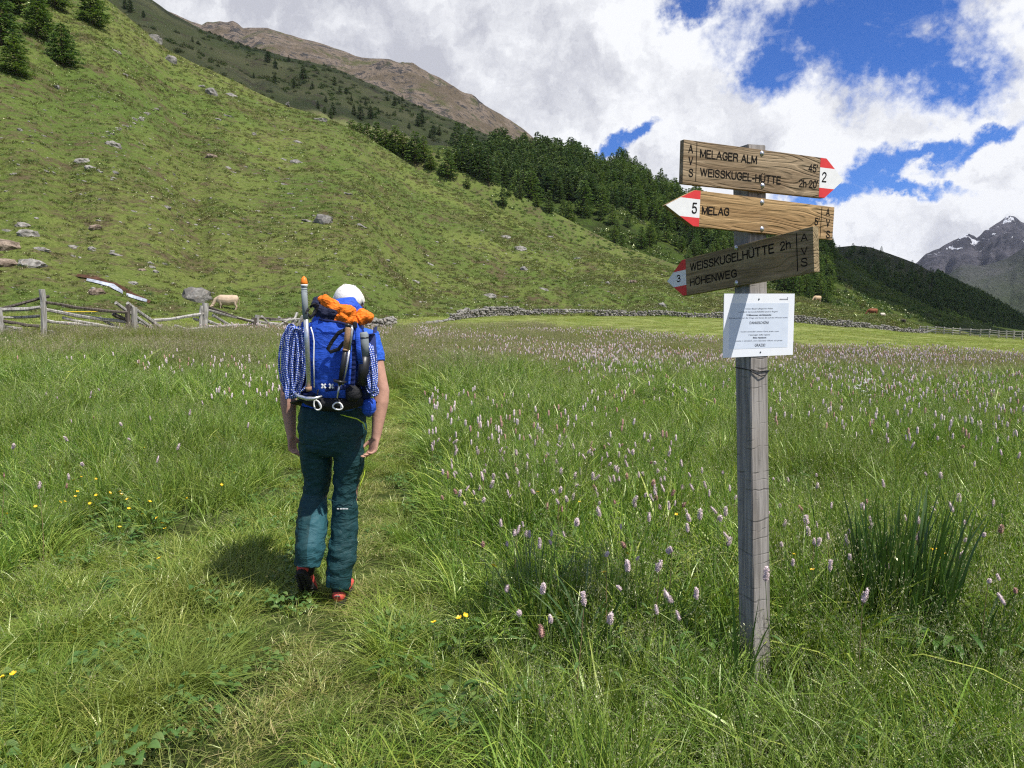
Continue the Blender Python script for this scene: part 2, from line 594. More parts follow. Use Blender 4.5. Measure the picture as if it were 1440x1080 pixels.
def ground_mesh():
    def axis(lim0, lim1, s0, grow):
        v = [0.0]; st = s0
        while v[-1] < lim1:
            v.append(v[-1] + st); st *= grow
        w = [0.0]; st = s0
        while w[-1] > lim0:
            w.append(w[-1] - st); st *= grow
        return np.array(sorted(set(w[1:] + v)))
    xs = axis(-6500, 6500, 0.12, 1.035)
    ys = axis(-400, 7500, 0.12, 1.035)
    X, Y = np.meshgrid(xs, ys)
    Z = ground_z(X, Y)
    nx, ny = len(xs), len(ys)
    idx = np.arange(nx * ny).reshape(ny, nx)
    F = np.stack([idx[:-1, :-1], idx[:-1, 1:], idx[1:, 1:], idx[1:, :-1]], -1).reshape(-1, 4)
    return mesh_np('meadow_ground', np.stack([X, Y, Z], -1).reshape(-1, 3), F, None, True)


def meadow_mat():
    m, g = new_mat('meadow_soil')
    P = g.n('ShaderNodeNewGeometry').outputs['Position']
    sp = g.n('ShaderNodeSeparateXYZ', {0: P})
    n1 = g.noise(P, 0.25, 5, 0.6)
    n2 = g.noise(P, 3.0, 6, 0.7)
    n3 = g.noise(P, 25.0, 5, 0.7)
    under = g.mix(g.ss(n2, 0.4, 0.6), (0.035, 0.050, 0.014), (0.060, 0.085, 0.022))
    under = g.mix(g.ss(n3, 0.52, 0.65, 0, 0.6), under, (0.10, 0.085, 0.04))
    mown = g.mix(g.ss(n1, 0.4, 0.62), (0.175, 0.215, 0.055), (0.25, 0.275, 0.09))
    mown = g.mix(g.ss(n2, 0.5, 0.7, 0, 0.4), mown, (0.10, 0.15, 0.03))
    # swaths left by the mower run along the valley
    ax = g.m('ADD', g.m('MULTIPLY', sp.outputs[1], 0.9), g.m('MULTIPLY', sp.outputs[0], 0.28))
    sw = g.m('SINE', g.m('ADD', g.m('MULTIPLY', ax, 2.2), g.m('MULTIPLY', n1, 4.0)))
    mown = g.mix(g.ss(sw, 0.1, 1.0, 0, 0.35), mown, (0.26, 0.265, 0.11))
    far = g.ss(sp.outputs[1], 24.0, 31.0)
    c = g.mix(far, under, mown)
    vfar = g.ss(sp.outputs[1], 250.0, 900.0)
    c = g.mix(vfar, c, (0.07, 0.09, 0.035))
    bmp = g.n('ShaderNodeBump', {'Height': g.m('ADD', n3, g.m('MULTIPLY', n2, 1.5)), 'Strength': 1.0, 'Distance': 0.04})
    pbsdf(g, c, 0.95, bmp.outputs[0], spec=0.05)
    return m


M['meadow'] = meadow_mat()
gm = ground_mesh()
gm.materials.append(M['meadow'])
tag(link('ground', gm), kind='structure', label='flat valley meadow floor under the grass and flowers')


# ================================================================ hills
class Hill:
    def __init__(s, foot, ridge, prof=1.15, amp=1.0, nsc=0.03, seed=0, gully=0.0, gsc=0.02, back=0.5, rg=0.0, ridge_amp=0.35):
        def cv(lst):
            a = np.array([ae(p[0], p[1])[0] for p in lst]); e = np.array([ae(p[0], p[1])[1] for p in lst]); Y = np.array([p[2] for p in lst], float)
            o = np.argsort(a)
            return a[o], e[o], Y[o]
        s.fa, fe, s.fY = cv(foot); s.fz = CAMZ + fe * s.fY
        s.ra, re_, s.rY = cv(ridge); s.re = re_
        s.prof = prof; s.amp = amp; s.nsc = nsc; s.seed = seed; s.gully = gully; s.gsc = gsc; s.back = back; s.rg = rg; s.ridge_amp = ridge_amp

    def P(s, a, t):
        """t in 0..1 from foot to ridge, >1 down the far side"""
        a = np.asarray(a, float); t = np.asarray(t, float)
        Yf = np.interp(a, s.fa, s.fY); zf = np.interp(a, s.fa, s.fz)
        Yr = np.interp(a, s.ra, s.rY); zr = CAMZ + np.interp(a, s.ra, s.re) * Yr
        tt = np.clip(t, 0, 1)
        Y = Yf + (Yr - Yf) * tt
        pr = tt ** s.prof
        pr = np.where(tt > 0.85, pr - (tt - 0.85) ** 2 * 0.25, pr) / (1 - 0.15 ** 2 * 0.25)
        z = zf + (zr - zf) * pr
        ex = np.clip(t - 1, 0, None)
        Y = Y + ex * (Yr - Yf)
        z = z - ex * (zr - zf) * s.back - np.clip(ex, 0, .1) * 0
        x = a * Y
        fade = np.clip(tt * 5, 0, 1) * np.where(t > 1, s.ridge_amp, 1 - (1 - s.ridge_amp) * np.clip((tt - 0.7) / 0.3, 0, 1))
        z = z + s.amp * fade * fbm(x, Y, s.nsc, 6, 0.55, seed=s.seed)
        if s.gully:
            # folds that run down the slope
            q = a * 1.0
            z = z - s.gully * fade * (ridged(q * 40, tt * 1.3, s.gsc, 3, seed=s.seed + 1) - 0.5)
        if s.rg:
            z = z + s.rg * fade * (ridged(x, Y + z * 0.7, s.nsc, 5, seed=s.seed + 3) - 0.6)
        return x, Y, z

    def mesh(s, name, a0, a1, na, nt, mat, tmax=1.6):
        al = np.linspace(a0, a1, na)
        tl = np.concatenate([np.linspace(-0.0, 1, nt), np.linspace(1, tmax, nt // 3)[1:]])
        A, T = np.meshgrid(al, tl)
        x, y, z = s.P(A, T)
        # sink the foot row under the ground
        z[0, :] -= 1.5 + 0.01 * y[0, :]
        ny, nx = A.shape
        idx = np.arange(nx * ny).reshape(ny, nx)
        F = np.stack([idx[:-1, :-1], idx[:-1, 1:], idx[1:, 1:], idx[1:, :-1]], -1).reshape(-1, 4)
        me = mesh_np(name, np.stack([x, y, z], -1).reshape(-1, 3), F, mat, True)
        return tag(link(name, me), kind='structure')

    def hit(s, px, py, tmax=1.0):
        """point of the slope seen at a photo pixel"""
        a, e = ae(px, py)
        T = np.linspace(0.0, tmax, 400)
        x, y, z = s.P(np.full(400, a), T)
        ee = (z - CAMZ) / y
        k_ = np.where(ee >= e)[0]
        if len(k_) == 0: i = 399
        else: i = k_[0]
        if i > 0 and len(k_):
            f = (e - ee[i - 1]) / max(1e-9, ee[i] - ee[i - 1]); f = min(max(f, 0), 1)
            t = T[i - 1] + (T[i] - T[i - 1]) * f
        else: t = T[i]
        x, y, z = s.P(np.array([a]), np.array([t]))
        return Vector((float(x[0]), float(y[0]), float(z[0]))), t


A_ridge = [(-3500, -1900, 150), (-1200, -900, 170), (-500, -430, 185), (-100, -170, 195), (60, -60, 200), (150, 0, 200), (233, 67, 202), (300, 100, 204), (400, 147, 206), (440, 161, 206), (512, 192, 205), (559, 219, 202),
           (620, 254, 198), (703, 293, 192), (765, 325, 185), (855, 355, 175), (945, 375, 165), (1030, 394, 157), (1116, 414, 150), (1214, 441, 142), (1306, 460, 138), (1380, 471, 136), (1500, 486, 134), (2200, 560, 120), (3500, 600, 100)]
A_foot = [(-3500, 400, 22), (-1200, 445, 32), (-300, 452, 38), (0, 450, 45), (150, 452, 47), (300, 454, 50), (450, 455, 55), (560, 452, 62), (700, 447, 75), (850, 440, 88), (935, 436, 93), (1030, 438, 98), (1116, 446, 99), (1214, 462, 104),
          (1306, 472, 110), (1380, 477, 112), (1500, 492, 112), (2200, 580, 100), (3500, 620, 80)]
hillA = Hill(A_foot, A_ridge, 1.22, 1.5, 0.05, 1, 5.0, 0.17, 0.6)
hillA.mesh('grassy_hillside', -3.2, 2.6, 760, 170, M['slope'], 1.5)

B_ridge = [(350, 190, 235), (480, 195, 235), (560, 212, 238), (610, 215, 240), (650, 235, 240), (740, 279, 240), (801, 309, 240), (870, 345, 236), (950, 372, 230), (1050, 400, 220), (1200, 440, 200)]
B_foot = [(350, 330, 205), (560, 330, 207), (740, 380, 207), (950, 430, 195), (1200, 470, 180)]
hillB = Hill(B_foot, B_ridge, 1.0, 1.5, 0.05, 2, 2.5, 0.2, 1.0)
hillB.mesh('grassy_spur', ae(350, 190)[0], ae(1200, 440)[0], 220, 60, M['spur'], 1.6)

E_ridge = [(480, 200, 330), (560, 203, 350), (640, 205, 380), (700, 214, 400), (780, 222, 410), (835, 236, 415), (850, 236, 415), (862, 231, 415), (876, 233, 415), (910, 250, 415), (960, 276, 415), (1050, 308, 410),
           (1153, 344, 400), (1250, 405, 380), (1340, 445, 360), (1440, 474, 340), (1700, 520, 300), (2500, 560, 260)]
E_foot = [(480, 330, 245), (640, 330, 245), (740, 340, 245), (860, 370, 240), (960, 388, 235), (1116, 424, 220), (1250, 465, 205), (1340, 482, 200), (1440, 495, 200), (1700, 530, 190), (2500, 580, 180)]
hillE = Hill(E_foot, E_ridge, 0.95, 3.5, 0.03, 3, 3.0, 0.15, 0.5)
hillE.mesh('wooded_hillside', ae(480, 200)[0], ae(2500, 560)[0], 420, 110, M['forest_floor'], 1.8)

F_ridge = [(900, 330, 800), (1000, 335, 800), (1100, 340, 800), (1153, 343, 800), (1174, 347, 800), (1202, 344, 800), (1225, 347, 795), (1250, 356, 790), (1290, 371, 780), (1345, 402, 760), (1385, 420, 740), (1440, 452, 720),
           (1500, 480, 700), (1700, 540, 650), (2500, 600, 600)]
F_foot = [(900, 430, 430), (1153, 440, 430), (1290, 480, 420), (1440, 520, 400), (1700, 560, 400), (2500, 620, 400)]
hillF = Hill(F_foot, F_ridge, 0.9, 8.0, 0.012, 4, 5.0, 0.12, 0.5)
hillF.mesh('shaded_wooded_ridge', ae(900, 330)[0], ae(2500, 600)[0], 360, 110, M['dark_forest_floor'], 1.8)

C_ridge = [(-900, -650, 480), (-100, -190, 520), (150, -40, 540), (213, 0, 545), (233, 14, 545), (287, 43, 550), (340, 60, 555), (400, 78, 560), (480, 96, 560), (537, 120, 560), (563, 134, 560), (620, 162, 560), (693, 190, 560), (735, 203, 560), (800, 235, 560), (900, 290, 560)]
C_foot = [(-900, 200, 250), (150, 200, 255), (300, 240, 260), (480, 270, 270), (620, 300, 280), (735, 330, 290), (900, 400, 300)]
hillC = Hill(C_foot, C_ridge, 0.95, 9.0, 0.014, 5, 14.0, 0.16, 0.4)
hillC.mesh('heath_mountainside', ae(-900, -650)[0], ae(900, 290)[0], 420, 130, M['shade_slope'], 1.5)

D_ridge = [(-200, -200, 1300), (150, -20, 1400), (210, 0, 1400), (233, 13, 1400), (262, 24, 1450), (284, 34, 1500), (291, 30, 1500), (300, 31, 1500), (309, 29, 1500), (318, 31, 1500), (327, 29, 1500), (334, 33, 1500), (342, 40, 1500), (352, 39, 1500), (377, 38, 1500), (400, 44, 1500), (450, 58, 1500),
           (500, 77, 1480), (520, 81, 1480), (545, 82, 1470), (580, 92, 1460), (620, 110, 1450), (660, 135, 1440), (700, 160, 1430), (737, 187, 1420), (800, 240, 1400), (900, 300, 1400)]
D_foot = [(-200, 200, 700), (300, 200, 720), (560, 240, 740), (740, 300, 760), (900, 380, 760)]
hillD = Hill(D_foot, D_ridge, 0.9, 30.0, 0.006, 6, 25.0, 0.15, 0.4, rg=22.0, ridge_amp=0.22)
hillD.mesh('scree_mountain', ae(-200, -200)[0], ae(900, 300)[0], 520, 160, M['scree'], 1.4)

G_ridge = [(900, 430, 4300), (1150, 440, 4300), (1240, 402, 4350), (1290, 367, 4400), (1302, 355, 4400), (1320, 349, 4400), (1340, 336, 4400), (1355, 327, 4400), (1363, 325, 4400), (1374, 332, 4400), (1385, 320, 4420), (1395, 315, 4430), (1405, 309, 4440), (1416, 301, 4450), (1427, 301, 4450), (1436, 308, 4450), (1460, 318, 4450), (1500, 330, 4450),
           (1560, 300, 4500), (1640, 330, 4500), (1720, 300, 4500), (1900, 360, 4500), (2300, 330, 4500)]
G_foot = [(900, 470, 2900), (1440, 470, 2900), (2300, 480, 2900)]
hillG = Hill(G_foot, G_ridge, 1.1, 90.0, 0.0035, 7, 210.0, 0.5, 0.5, rg=190.0, ridge_amp=0.12)
hillG.mesh('rocky_snow_peaks', ae(900, 430)[0], ae(2300, 330)[0], 620, 200, M['far'], 1.4)

H_ridge = [(1100, 455, 2500), (1250, 430, 2550), (1300, 405, 2600), (1330, 390, 2600), (1351, 372, 2600), (1366, 373, 2600), (1382, 375, 2600), (1400, 370, 2600), (1420, 362, 2600), (1437, 350, 2600), (1480, 330, 2600), (1560, 340, 2600), (1700, 300, 2600), (2200, 330, 2600)]
H_foot = [(1100, 490, 1500), (1440, 490, 1500), (2200, 500, 1500)]
hillH = Hill(H_foot, H_ridge, 1.3, 40.0, 0.004, 8, 60.0, 0.25, 0.5, rg=50.0, ridge_amp=0.15)
hillH.mesh('lower_rock_spur', ae(1100, 455)[0], ae(2200, 330)[0], 360, 120, M['far2'], 1.4)


# ================================================================ two low clouds that shade the mountainside and the far ridge
def cloud_obj(cx, cy, cz, rx, ry, rz, rot, seed, label, mat):
    bm = bmesh.new()
    bmesh.ops.create_icosphere(bm, subdivisions=6, radius=1.0)
    for v in bm.verts:
        p = v.co.copy()
        n = mnoise.fractal(p * 1.6 + Vector((seed, 0, 0)), 0.6, 2.1, 6)
        q = p * (1 + 0.28 * n)
        if q.z < 0: q.z *= 0.35
        v.co = Vector((q.x * rx, q.y * ry, q.z * rz))
    me = bpy.data.meshes.new('cloud'); bm.to_mesh(me); bm.free()
    for p in me.polygons: p.use_smooth = True
    me.materials.append(mat)
    o = link('cloud', me); o.location = (cx, cy, cz); o.rotation_euler = (0, 0, rot)
    tag(o, label, 'cloud', kind='structure')


def vapour(name, thin):
    m, g = new_mat(name)
    d_ = g.n('ShaderNodeBsdfDiffuse', {'Color': (0.9, 0.9, 0.92, 1)})
    t_ = g.n('ShaderNodeBsdfTranslucent', {'Color': (0.8, 0.8, 0.83, 1)})
    x_ = g.n('ShaderNodeMixShader', {0: 0.5, 1: d_.outputs[0], 2: t_.outputs[0]})
    x_ = g.n('ShaderNodeMixShader', {0: thin, 1: x_.outputs[0], 2: g.n('ShaderNodeBsdfTransparent').outputs[0]})
    g.n('ShaderNodeOutputMaterial', {'Surface': x_.outputs[0]})
    return m


M['cloud_thin'] = vapour('thin_cloud_vapour', .42)
M['cloud_thick'] = vapour('thick_cloud_vapour', .16)


def cloud_over(x, y, z, rx, ry, rot, seed, label, mat=None):
    h = 1500.0
    k_ = (h - z) / math.tan(SUN_ALT)
    cloud_obj(x + SAZ[0] * k_, y + SAZ[1] * k_, h, rx, ry, 90, rot, seed, label, mat or M['cloud_thick'])


cloud_over(-190, 455, 130, 215, 118, 0.12, 1.0, 'white cumulus above the meadow whose shadow lies on the heath mountainside', M['cloud_thin'])
cloud_over(215, 350, 40, 95, 115, 0.0, 3.0, 'small white cumulus above the valley whose shadow lies on the near end of the wooded ridge')
cloud_over(420, 690, 60, 360, 220, -0.25, 7.0, 'white cumulus above the valley whose shadow lies on the wooded ridge')
# ================================================================ scatter (one stuff object, geometry nodes)
def scatter(name, protos, pos, rot, scl, idx, label=None, parent=None):
    pc = bpy.data.collections.new(name + '_source')
    for i, me in enumerate(protos):
        po = bpy.data.objects.new('%s_source.%03d' % (name, i), me)
        pc.objects.link(po)
    me = bpy.data.meshes.new(name)
    n = len(pos)
    me.vertices.add(n)
    me.vertices.foreach_set('co', np.asarray(pos, np.float32).ravel())
    a = me.attributes.new('rot', 'FLOAT_VECTOR', 'POINT'); a.data.foreach_set('vector', np.asarray(rot, np.float32).ravel())
    scl = np.asarray(scl, np.float32)
    if scl.ndim == 1: scl = np.repeat(scl[:, None], 3, 1)
    a = me.attributes.new('scl', 'FLOAT_VECTOR', 'POINT'); a.data.foreach_set('vector', scl.ravel())
    a = me.attributes.new('pick', 'INT', 'POINT'); a.data.foreach_set('value', np.asarray(idx, np.int32))
    me.update()
    o = link(name, me, parent)
    ng = bpy.data.node_groups.new(name + '_scatter', 'GeometryNodeTree')
    ng.interface.new_socket('Geometry', in_out='INPUT', socket_type='NodeSocketGeometry')
    ng.interface.new_socket('Geometry', in_out='OUTPUT', socket_type='NodeSocketGeometry')
    g = NT(ng)
    gi = g.n('NodeGroupInput'); go = g.n('NodeGroupOutput')
    ci = g.n('GeometryNodeCollectionInfo', {'Collection': pc}, transform_space='ORIGINAL')
    ci.inputs['Separate Children'].default_value = True
    ci.inputs['Reset Children'].default_value = True

    def attr(nm, ty):
        nd = g.n('GeometryNodeInputNamedAttribute', data_type=ty)
        nd.inputs['Name'].default_value = nm
        return nd.outputs['Attribute']
    iop = g.n('GeometryNodeInstanceOnPoints')
    g.L.new(gi.outputs[0], iop.inputs['Points'])
    g.L.new(ci.outputs[0], iop.inputs['Instance'])
    iop.inputs['Pick Instance'].default_value = True
    g.L.new(attr('pick', 'INT'), iop.inputs['Instance Index'])
    g.L.new(attr('rot', 'FLOAT_VECTOR'), iop.inputs['Rotation'])
    g.L.new(attr('scl', 'FLOAT_VECTOR'), iop.inputs['Scale'])
    g.L.new(iop.outputs[0], go.inputs[0])
    md = o.modifiers.new('scatter', 'NODES'); md.node_group = ng
    return tag(o, label, kind='stuff')


# ================================================================ foliage materials
def leafy(name, cols, trans=0.35, inst=0.35, posn=0.0, head=None, gloss=0.06, poscols=None):
    """cols: list of 4 colours picked by the blade's own random value"""
    m, g = new_mat(name)
    at_ = g.n('ShaderNodeAttribute', attribute_name='tint')
    sp = g.n('ShaderNodeSeparateColor', {0: at_.outputs['Color']})
    r, typ, hh = sp.outputs[0], sp.outputs[1], sp.outputs[2]
    ramp = g.n('ShaderNodeValToRGB')
    cr = ramp.color_ramp
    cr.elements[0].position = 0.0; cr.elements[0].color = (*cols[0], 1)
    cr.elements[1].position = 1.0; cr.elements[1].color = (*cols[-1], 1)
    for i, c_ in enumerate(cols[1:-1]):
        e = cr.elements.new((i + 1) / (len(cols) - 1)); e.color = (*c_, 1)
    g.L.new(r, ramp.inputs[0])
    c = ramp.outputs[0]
    oi = g.n('ShaderNodeObjectInfo').outputs['Random']
    c = g.mix(1.0, c, g.n('ShaderNodeCombineColor', {0: g.lin(oi, 0, 1, 1 - inst, 1 + inst), 1: g.lin(oi, 0, 1, 1 - inst * .6, 1 + inst * .6), 2: g.lin(oi, 0, 1, 1 - inst * .5, 1 + inst * .5)}).outputs[0], 'MULTIPLY')
    if poscols:
        P = g.n('ShaderNodeNewGeometry').outputs['Position']
        n1 = g.noise(P, poscols[2], 4, 0.6)
        c = g.mix(g.ss(n1, 0.42, 0.62, 0, poscols[1]), c, poscols[0])
    if head is not None:
        c = g.mix(typ, c, head)
    d = g.n('ShaderNodeBsdfDiffuse', {'Color': c})
    t = g.n('ShaderNodeBsdfTranslucent', {'Color': g.mix(1.0, c, (1.25, 1.2, 0.55), 'MULTIPLY')})
    mx = g.n('ShaderNodeMixShader', {0: trans, 1: d.outputs[0], 2: t.outputs[0]})
    gl = g.n('ShaderNodeBsdfGlossy', {'Color': (0.80, 0.84, 0.58), 'Roughness': 0.36})
    mx2 = g.n('ShaderNodeMixShader', {0: gloss, 1: mx.outputs[0], 2: gl.outputs[0]})
    g.n('ShaderNodeOutputMaterial', {'Surface': mx2.outputs[0]})
    return m


def set_tint(me, arr):
    a = me.attributes.new('tint', 'FLOAT_COLOR', 'POINT')
    a.data.foreach_set('color', np.asarray(arr, np.float32).ravel())


M['grass_tall'] = leafy('tall_grass', [(0.046, 0.112, 0.016), (0.126, 0.242, 0.034), (0.262, 0.385, 0.058), (0.450, 0.505, 0.125)], 0.24, 0.28,
                        head=(0.36, 0.35, 0.22), poscols=((0.165, 0.210, 0.050), 0.4, 0.5), gloss=.045)
M['grass_short'] = leafy('short_grass', [(0.078, 0.160, 0.020), (0.165, 0.268, 0.038), (0.280, 0.370, 0.064), (0.44, 0.44, 0.14)], 0.34, 0.28,
                         head=(0.34, 0.29, 0.17), poscols=((0.23, 0.26, 0.07), 0.5, 0.9), gloss=.045)
M['grass_straw'] = leafy('trodden_grass', [(0.13, 0.20, 0.040), (0.26, 0.31, 0.075), (0.38, 0.37, 0.13), (0.52, 0.45, 0.23)], 0.25, 0.2, head=(0.3, 0.25, 0.15))
M['grass_far'] = leafy('flowering_grass', [(0.105, 0.190, 0.030), (0.190, 0.280, 0.050), (0.270, 0.330, 0.080), (0.36, 0.34, 0.14)], 0.34, 0.25,
                       head=(0.36, 0.30, 0.24), poscols=((0.22, 0.21, 0.10), 0.5, 0.22), gloss=.03)
M['herb'] = leafy('herb_leaf', [(0.055, 0.135, 0.028), (0.085, 0.180, 0.040), (0.12, 0.215, 0.05), (0.16, 0.23, 0.06)], 0.3, 0.2, gloss=0.09)
M['sedge'] = leafy('sedge_blade', [(0.022, 0.065, 0.014), (0.040, 0.095, 0.020), (0.060, 0.125, 0.028), (0.09, 0.15, 0.04)], 0.25, 0.1, gloss=0.10)


def blades(n, rad, h, hv, width, lean, bend, rg, seg=3, droop=0.0, cx=0.0, cy=0.0, tmin=0.0, tmax=1.0, center_out=0.6):
    """n grass blades as tapered bent strips -> verts, faces(tri), tint"""
    r = rad * np.sqrt(rg.random(n)); th = rg.random(n) * 2 * np.pi
    bx = cx + r * np.cos(th); by = cy + r * np.sin(th)
    H = h * (1 + hv * (rg.random(n) * 2 - 1))
    az = np.where(rg.random(n) < center_out, th + rg.normal(0, .7, n), rg.random(n) * 2 * np.pi)
    ld = np.stack([np.cos(az), np.sin(az)], 1)
    le = np.abs(rg.normal(lean, lean * 0.6, n))[:, None]
    be = np.abs(rg.normal(bend, bend * 0.6, n))[:, None]
    wd = width * (0.6 + 0.8 * rg.random(n))
    wa = rg.random(n) * np.pi
    wv = np.stack([np.cos(wa), np.sin(wa), np.zeros(n)], 1)
    tn = tmin + (tmax - tmin) * rg.random(n)
    S = np.linspace(0, 1, seg + 1)
    V = []; T = []
    for i, s_ in enumerate(S):
        hor = (le * s_ + be * s_ * s_) * H[:, None]
        zz = H * (s_ * np.sqrt(np.clip(1 - le[:, 0] ** 2 * .5, .1, 1)) - be[:, 0] * 0.45 * s_ ** 3 - droop * s_ ** 3)
        c_ = np.stack([bx, by, np.zeros(n)], 1) + np.concatenate([ld * hor, zz[:, None]], 1)
        tint = np.stack([tn, np.zeros(n), np.full(n, s_), np.ones(n)], 1)
        if i < seg:
            w = wd * (1 - 0.55 * s_) * 0.5
            V += [c_ - wv * w[:, None], c_ + wv * w[:, None]]; T += [tint, tint]
        else:
            V.append(c_); T.append(tint)
    K = 2 * seg + 1
    V = np.stack(V, 1).reshape(-1, 3); T = np.stack(T, 1).reshape(-1, 4)
    f = []
    for i in range(seg - 1):
        f += [(2 * i, 2 * i + 1, 2 * i + 3), (2 * i, 2 * i + 3, 2 * i + 2)]
    f.append((2 * seg - 2, 2 * seg - 1, 2 * seg))
    F = (np.array(f)[None] + (np.arange(n) * K)[:, None, None]).reshape(-1, 3)
    return V, F, T


def panicles(n, rad, h, hv, rg, size=0.10, ngr=22, lean=0.15, gs=0.0020, stalk=0.0013):
    """flowering stalks with a loose head of small spikelets"""
    V, F, T = blades(n, rad, h, hv, stalk * 2, lean, 0.12, rg, 3, 0.0, tmin=.5, tmax=.9)
    tips = V.reshape(n, 7, 3)[:, 6]; mid = V.reshape(n, 7, 3)[:, 4]
    d = tips - mid
    ln = np.linalg.norm(d, axis=1, keepdims=True) + 1e-6; d = d / ln
    s_ = rg.random((n, ngr))
    c_ = tips[:, None] - d[:, None] * (s_[..., None] * size)
    spread = size * 0.28 * (0.25 + s_) * (1.1 - s_)
    c_ = c_ + rg.normal(0, 1, (n, ngr, 3)) * spread[..., None]
    c_ = c_.reshape(-1, 3); m_ = len(c_)
    o1 = rg.normal(0, gs, (m_, 3)); o2 = rg.normal(0, gs, (m_, 3)); o1[:, 2] = np.abs(o1[:, 2]) + gs
    V2 = np.stack([c_ - o1, c_ + o1, c_ + o2], 1).reshape(-1, 3)
    T2 = np.repeat(np.stack([rg.random(m_), np.full(m_, 0.85), np.ones(m_), np.ones(m_)], 1), 3, 0)
    F2 = np.arange(m_ * 3).reshape(-1, 3)
    return np.concatenate([V, V2]), np.concatenate([F, F2 + len(V)]), np.concatenate([T, T2])


def leaves_(n, rad, h, rg, L=0.09, Wd=0.035, up=0.5, tmin=0, tmax=1):
    """broad basal leaves: long oval, folded along the midrib, on short stalks"""
    prof = [(0, .12), (.25, .8), (.5, 1), (.78, .65), (1, 0.02)]
    V = []; F = []; T = []
    for k_ in range(n):
        az = rg.random() * 6.283; r = rad * math.sqrt(rg.random())
        bx, by = r * math.cos(az), r * math.sin(az)
        daz = az + rg.normal(0, 0.7); dr = np.array([math.cos(daz), math.sin(daz), 0]); side = np.array([-dr[1], dr[0], 0])
        hz = h * (0.4 + 0.7 * rg.random()); u = up * (0.5 + rg.random()); l_ = L * (.6 + .8 * rg.random()); w_ = Wd * (.7 + .6 * rg.random()); tn = tmin + (tmax - tmin) * rg.random()
        b0 = len(V)
        for s_, wp in prof:
            c_ = np.array([bx, by, hz]) + dr * (l_ * s_) + np.array([0, 0, l_ * (u * s_ - 0.75 * u * s_ * s_ - .25 * s_ ** 2)])
            V += [c_ - side * w_ * wp / 2 + np.array([0, 0, w_ * .2 * wp]), c_, c_ + side * w_ * wp / 2 + np.array([0, 0, w_ * .2 * wp])]
            T += [(tn, 0, s_, 1)] * 3
        for i in range(4):
            for j in (0, 1):
                p = b0 + i * 3 + j
                F += [(p, p + 1, p + 4), (p, p + 4, p + 3)]
        b1 = len(V)
        V += [np.array([bx * .6, by * .6, 0]), np.array([bx * .6 + .002, by * .6, 0]), np.array([bx, by, hz])]
        T += [(tn, 0, 0, 1)] * 3; F.append((b1, b1 + 1, b1 + 2))
    return np.array(V), np.array(F), np.array(T, float)


def merge(parts):
    V, F, T = [], [], []; b = 0
    for v, f, t in parts:
        V.append(v); F.append(f + b); T.append(t); b += len(v)
    return np.concatenate(V), np.concatenate(F), np.concatenate(T)


def clump(name, parts, mat):
    v, f, t = merge(parts)
    me = mesh_np(name, v, f, mat)
    set_tint(me, t)
    return me


R_ = np.random.default_rng
protos = []
# 0-4 tall meadow grass
for i in range(5):
    g_ = R_(100 + i)
    protos.append(clump('tall_grass_clump', [blades(58, .13, .40, .35, .0068, .10, .38, g_, 3, tmax=.85), blades(26, .13, .31, .4, .0120, .22, .65, g_, 4, tmin=.3),
                                             panicles(5, .11, .50, .2, g_, .11, 18)], M['grass_tall']))
# 5-6 tall with many airy heads
for i in range(2):
    g_ = R_(120 + i)
    protos.append(clump('seedhead_clump', [blades(60, .13, .34, .35, .0055, .12, .4, g_, 3, tmax=.8), panicles(20, .15, .40, .3, g_, .16, 38, .30, .0021)], M['grass_tall']))
# 7-10 short turf
for i in range(4):
    g_ = R_(140 + i)
    protos.append(clump('short_turf', [blades(150, .17, .11, .5, .0050, .35, .7, g_, 2, tmax=.9), blades(25, .17, .15, .5, .0042, .6, .9, g_, 3, tmin=.55), panicles(2, .15, .2, .3, g_, .05, 10, .3)], M['grass_short']))
# 11-13 trodden straw mat
for i in range(3):
    g_ = R_(160 + i)
    protos.append(clump('trodden_turf', [blades(170, .17, .075, .5, .0040, 1.0, .6, g_, 2, .1), blades(50, .17, .05, .5, .005, .4, .6, g_, 2, tmax=.3)], M['grass_straw']))
# 14-15 herb leaves
for i in range(2):
    g_ = R_(170 + i)
    protos.append(clump('herb_clump', [leaves_(26, .14, .20, g_, .085, .030, .6), blades(30, .12, .26, .4, .006, .15, .5, g_, 3)], M['herb']))
# 16-19 wide patches for the far meadow
for i in range(4):
    g_ = R_(180 + i)
    protos.append(clump('far_grass_patch', [blades(210, .42, .40, .3, .012, .12, .4, g_, 2), panicles(30, .42, .47, .2, g_, .12, 7, .15, .006, .003)], M['grass_far']))
# 20 clover / lady's mantle low leaves
g_ = R_(199)
protos.append(clump('clover_clump', [leaves_(34, .15, .08, g_, .035, .035, .5), blades(40, .15, .10, .4, .005, .3, .6, g_, 2)], M['herb']))
# 21-22 long combed-over soft tussock (flattened)
for i in range(2):
    g_ = R_(210 + i)
    protos.append(clump('combed_tussock', [blades(170, .12, .26, .3, .0042, .5, 1.2, g_, 3, .15, tmin=.1, tmax=.75)], M['grass_short']))


def wedge(n, y0, y1, rg, am=0.92, power=1.0):
    """random points of the ground wedge in view; power 1 = even per square metre"""
    u = rg.random(n)
    y = (y0 ** (power + 1) + u * (y1 ** (power + 1) - y0 ** (power + 1))) ** (1 / (power + 1))
    a = (rg.random(n) * 2 - 1) * am
    return a * y, y


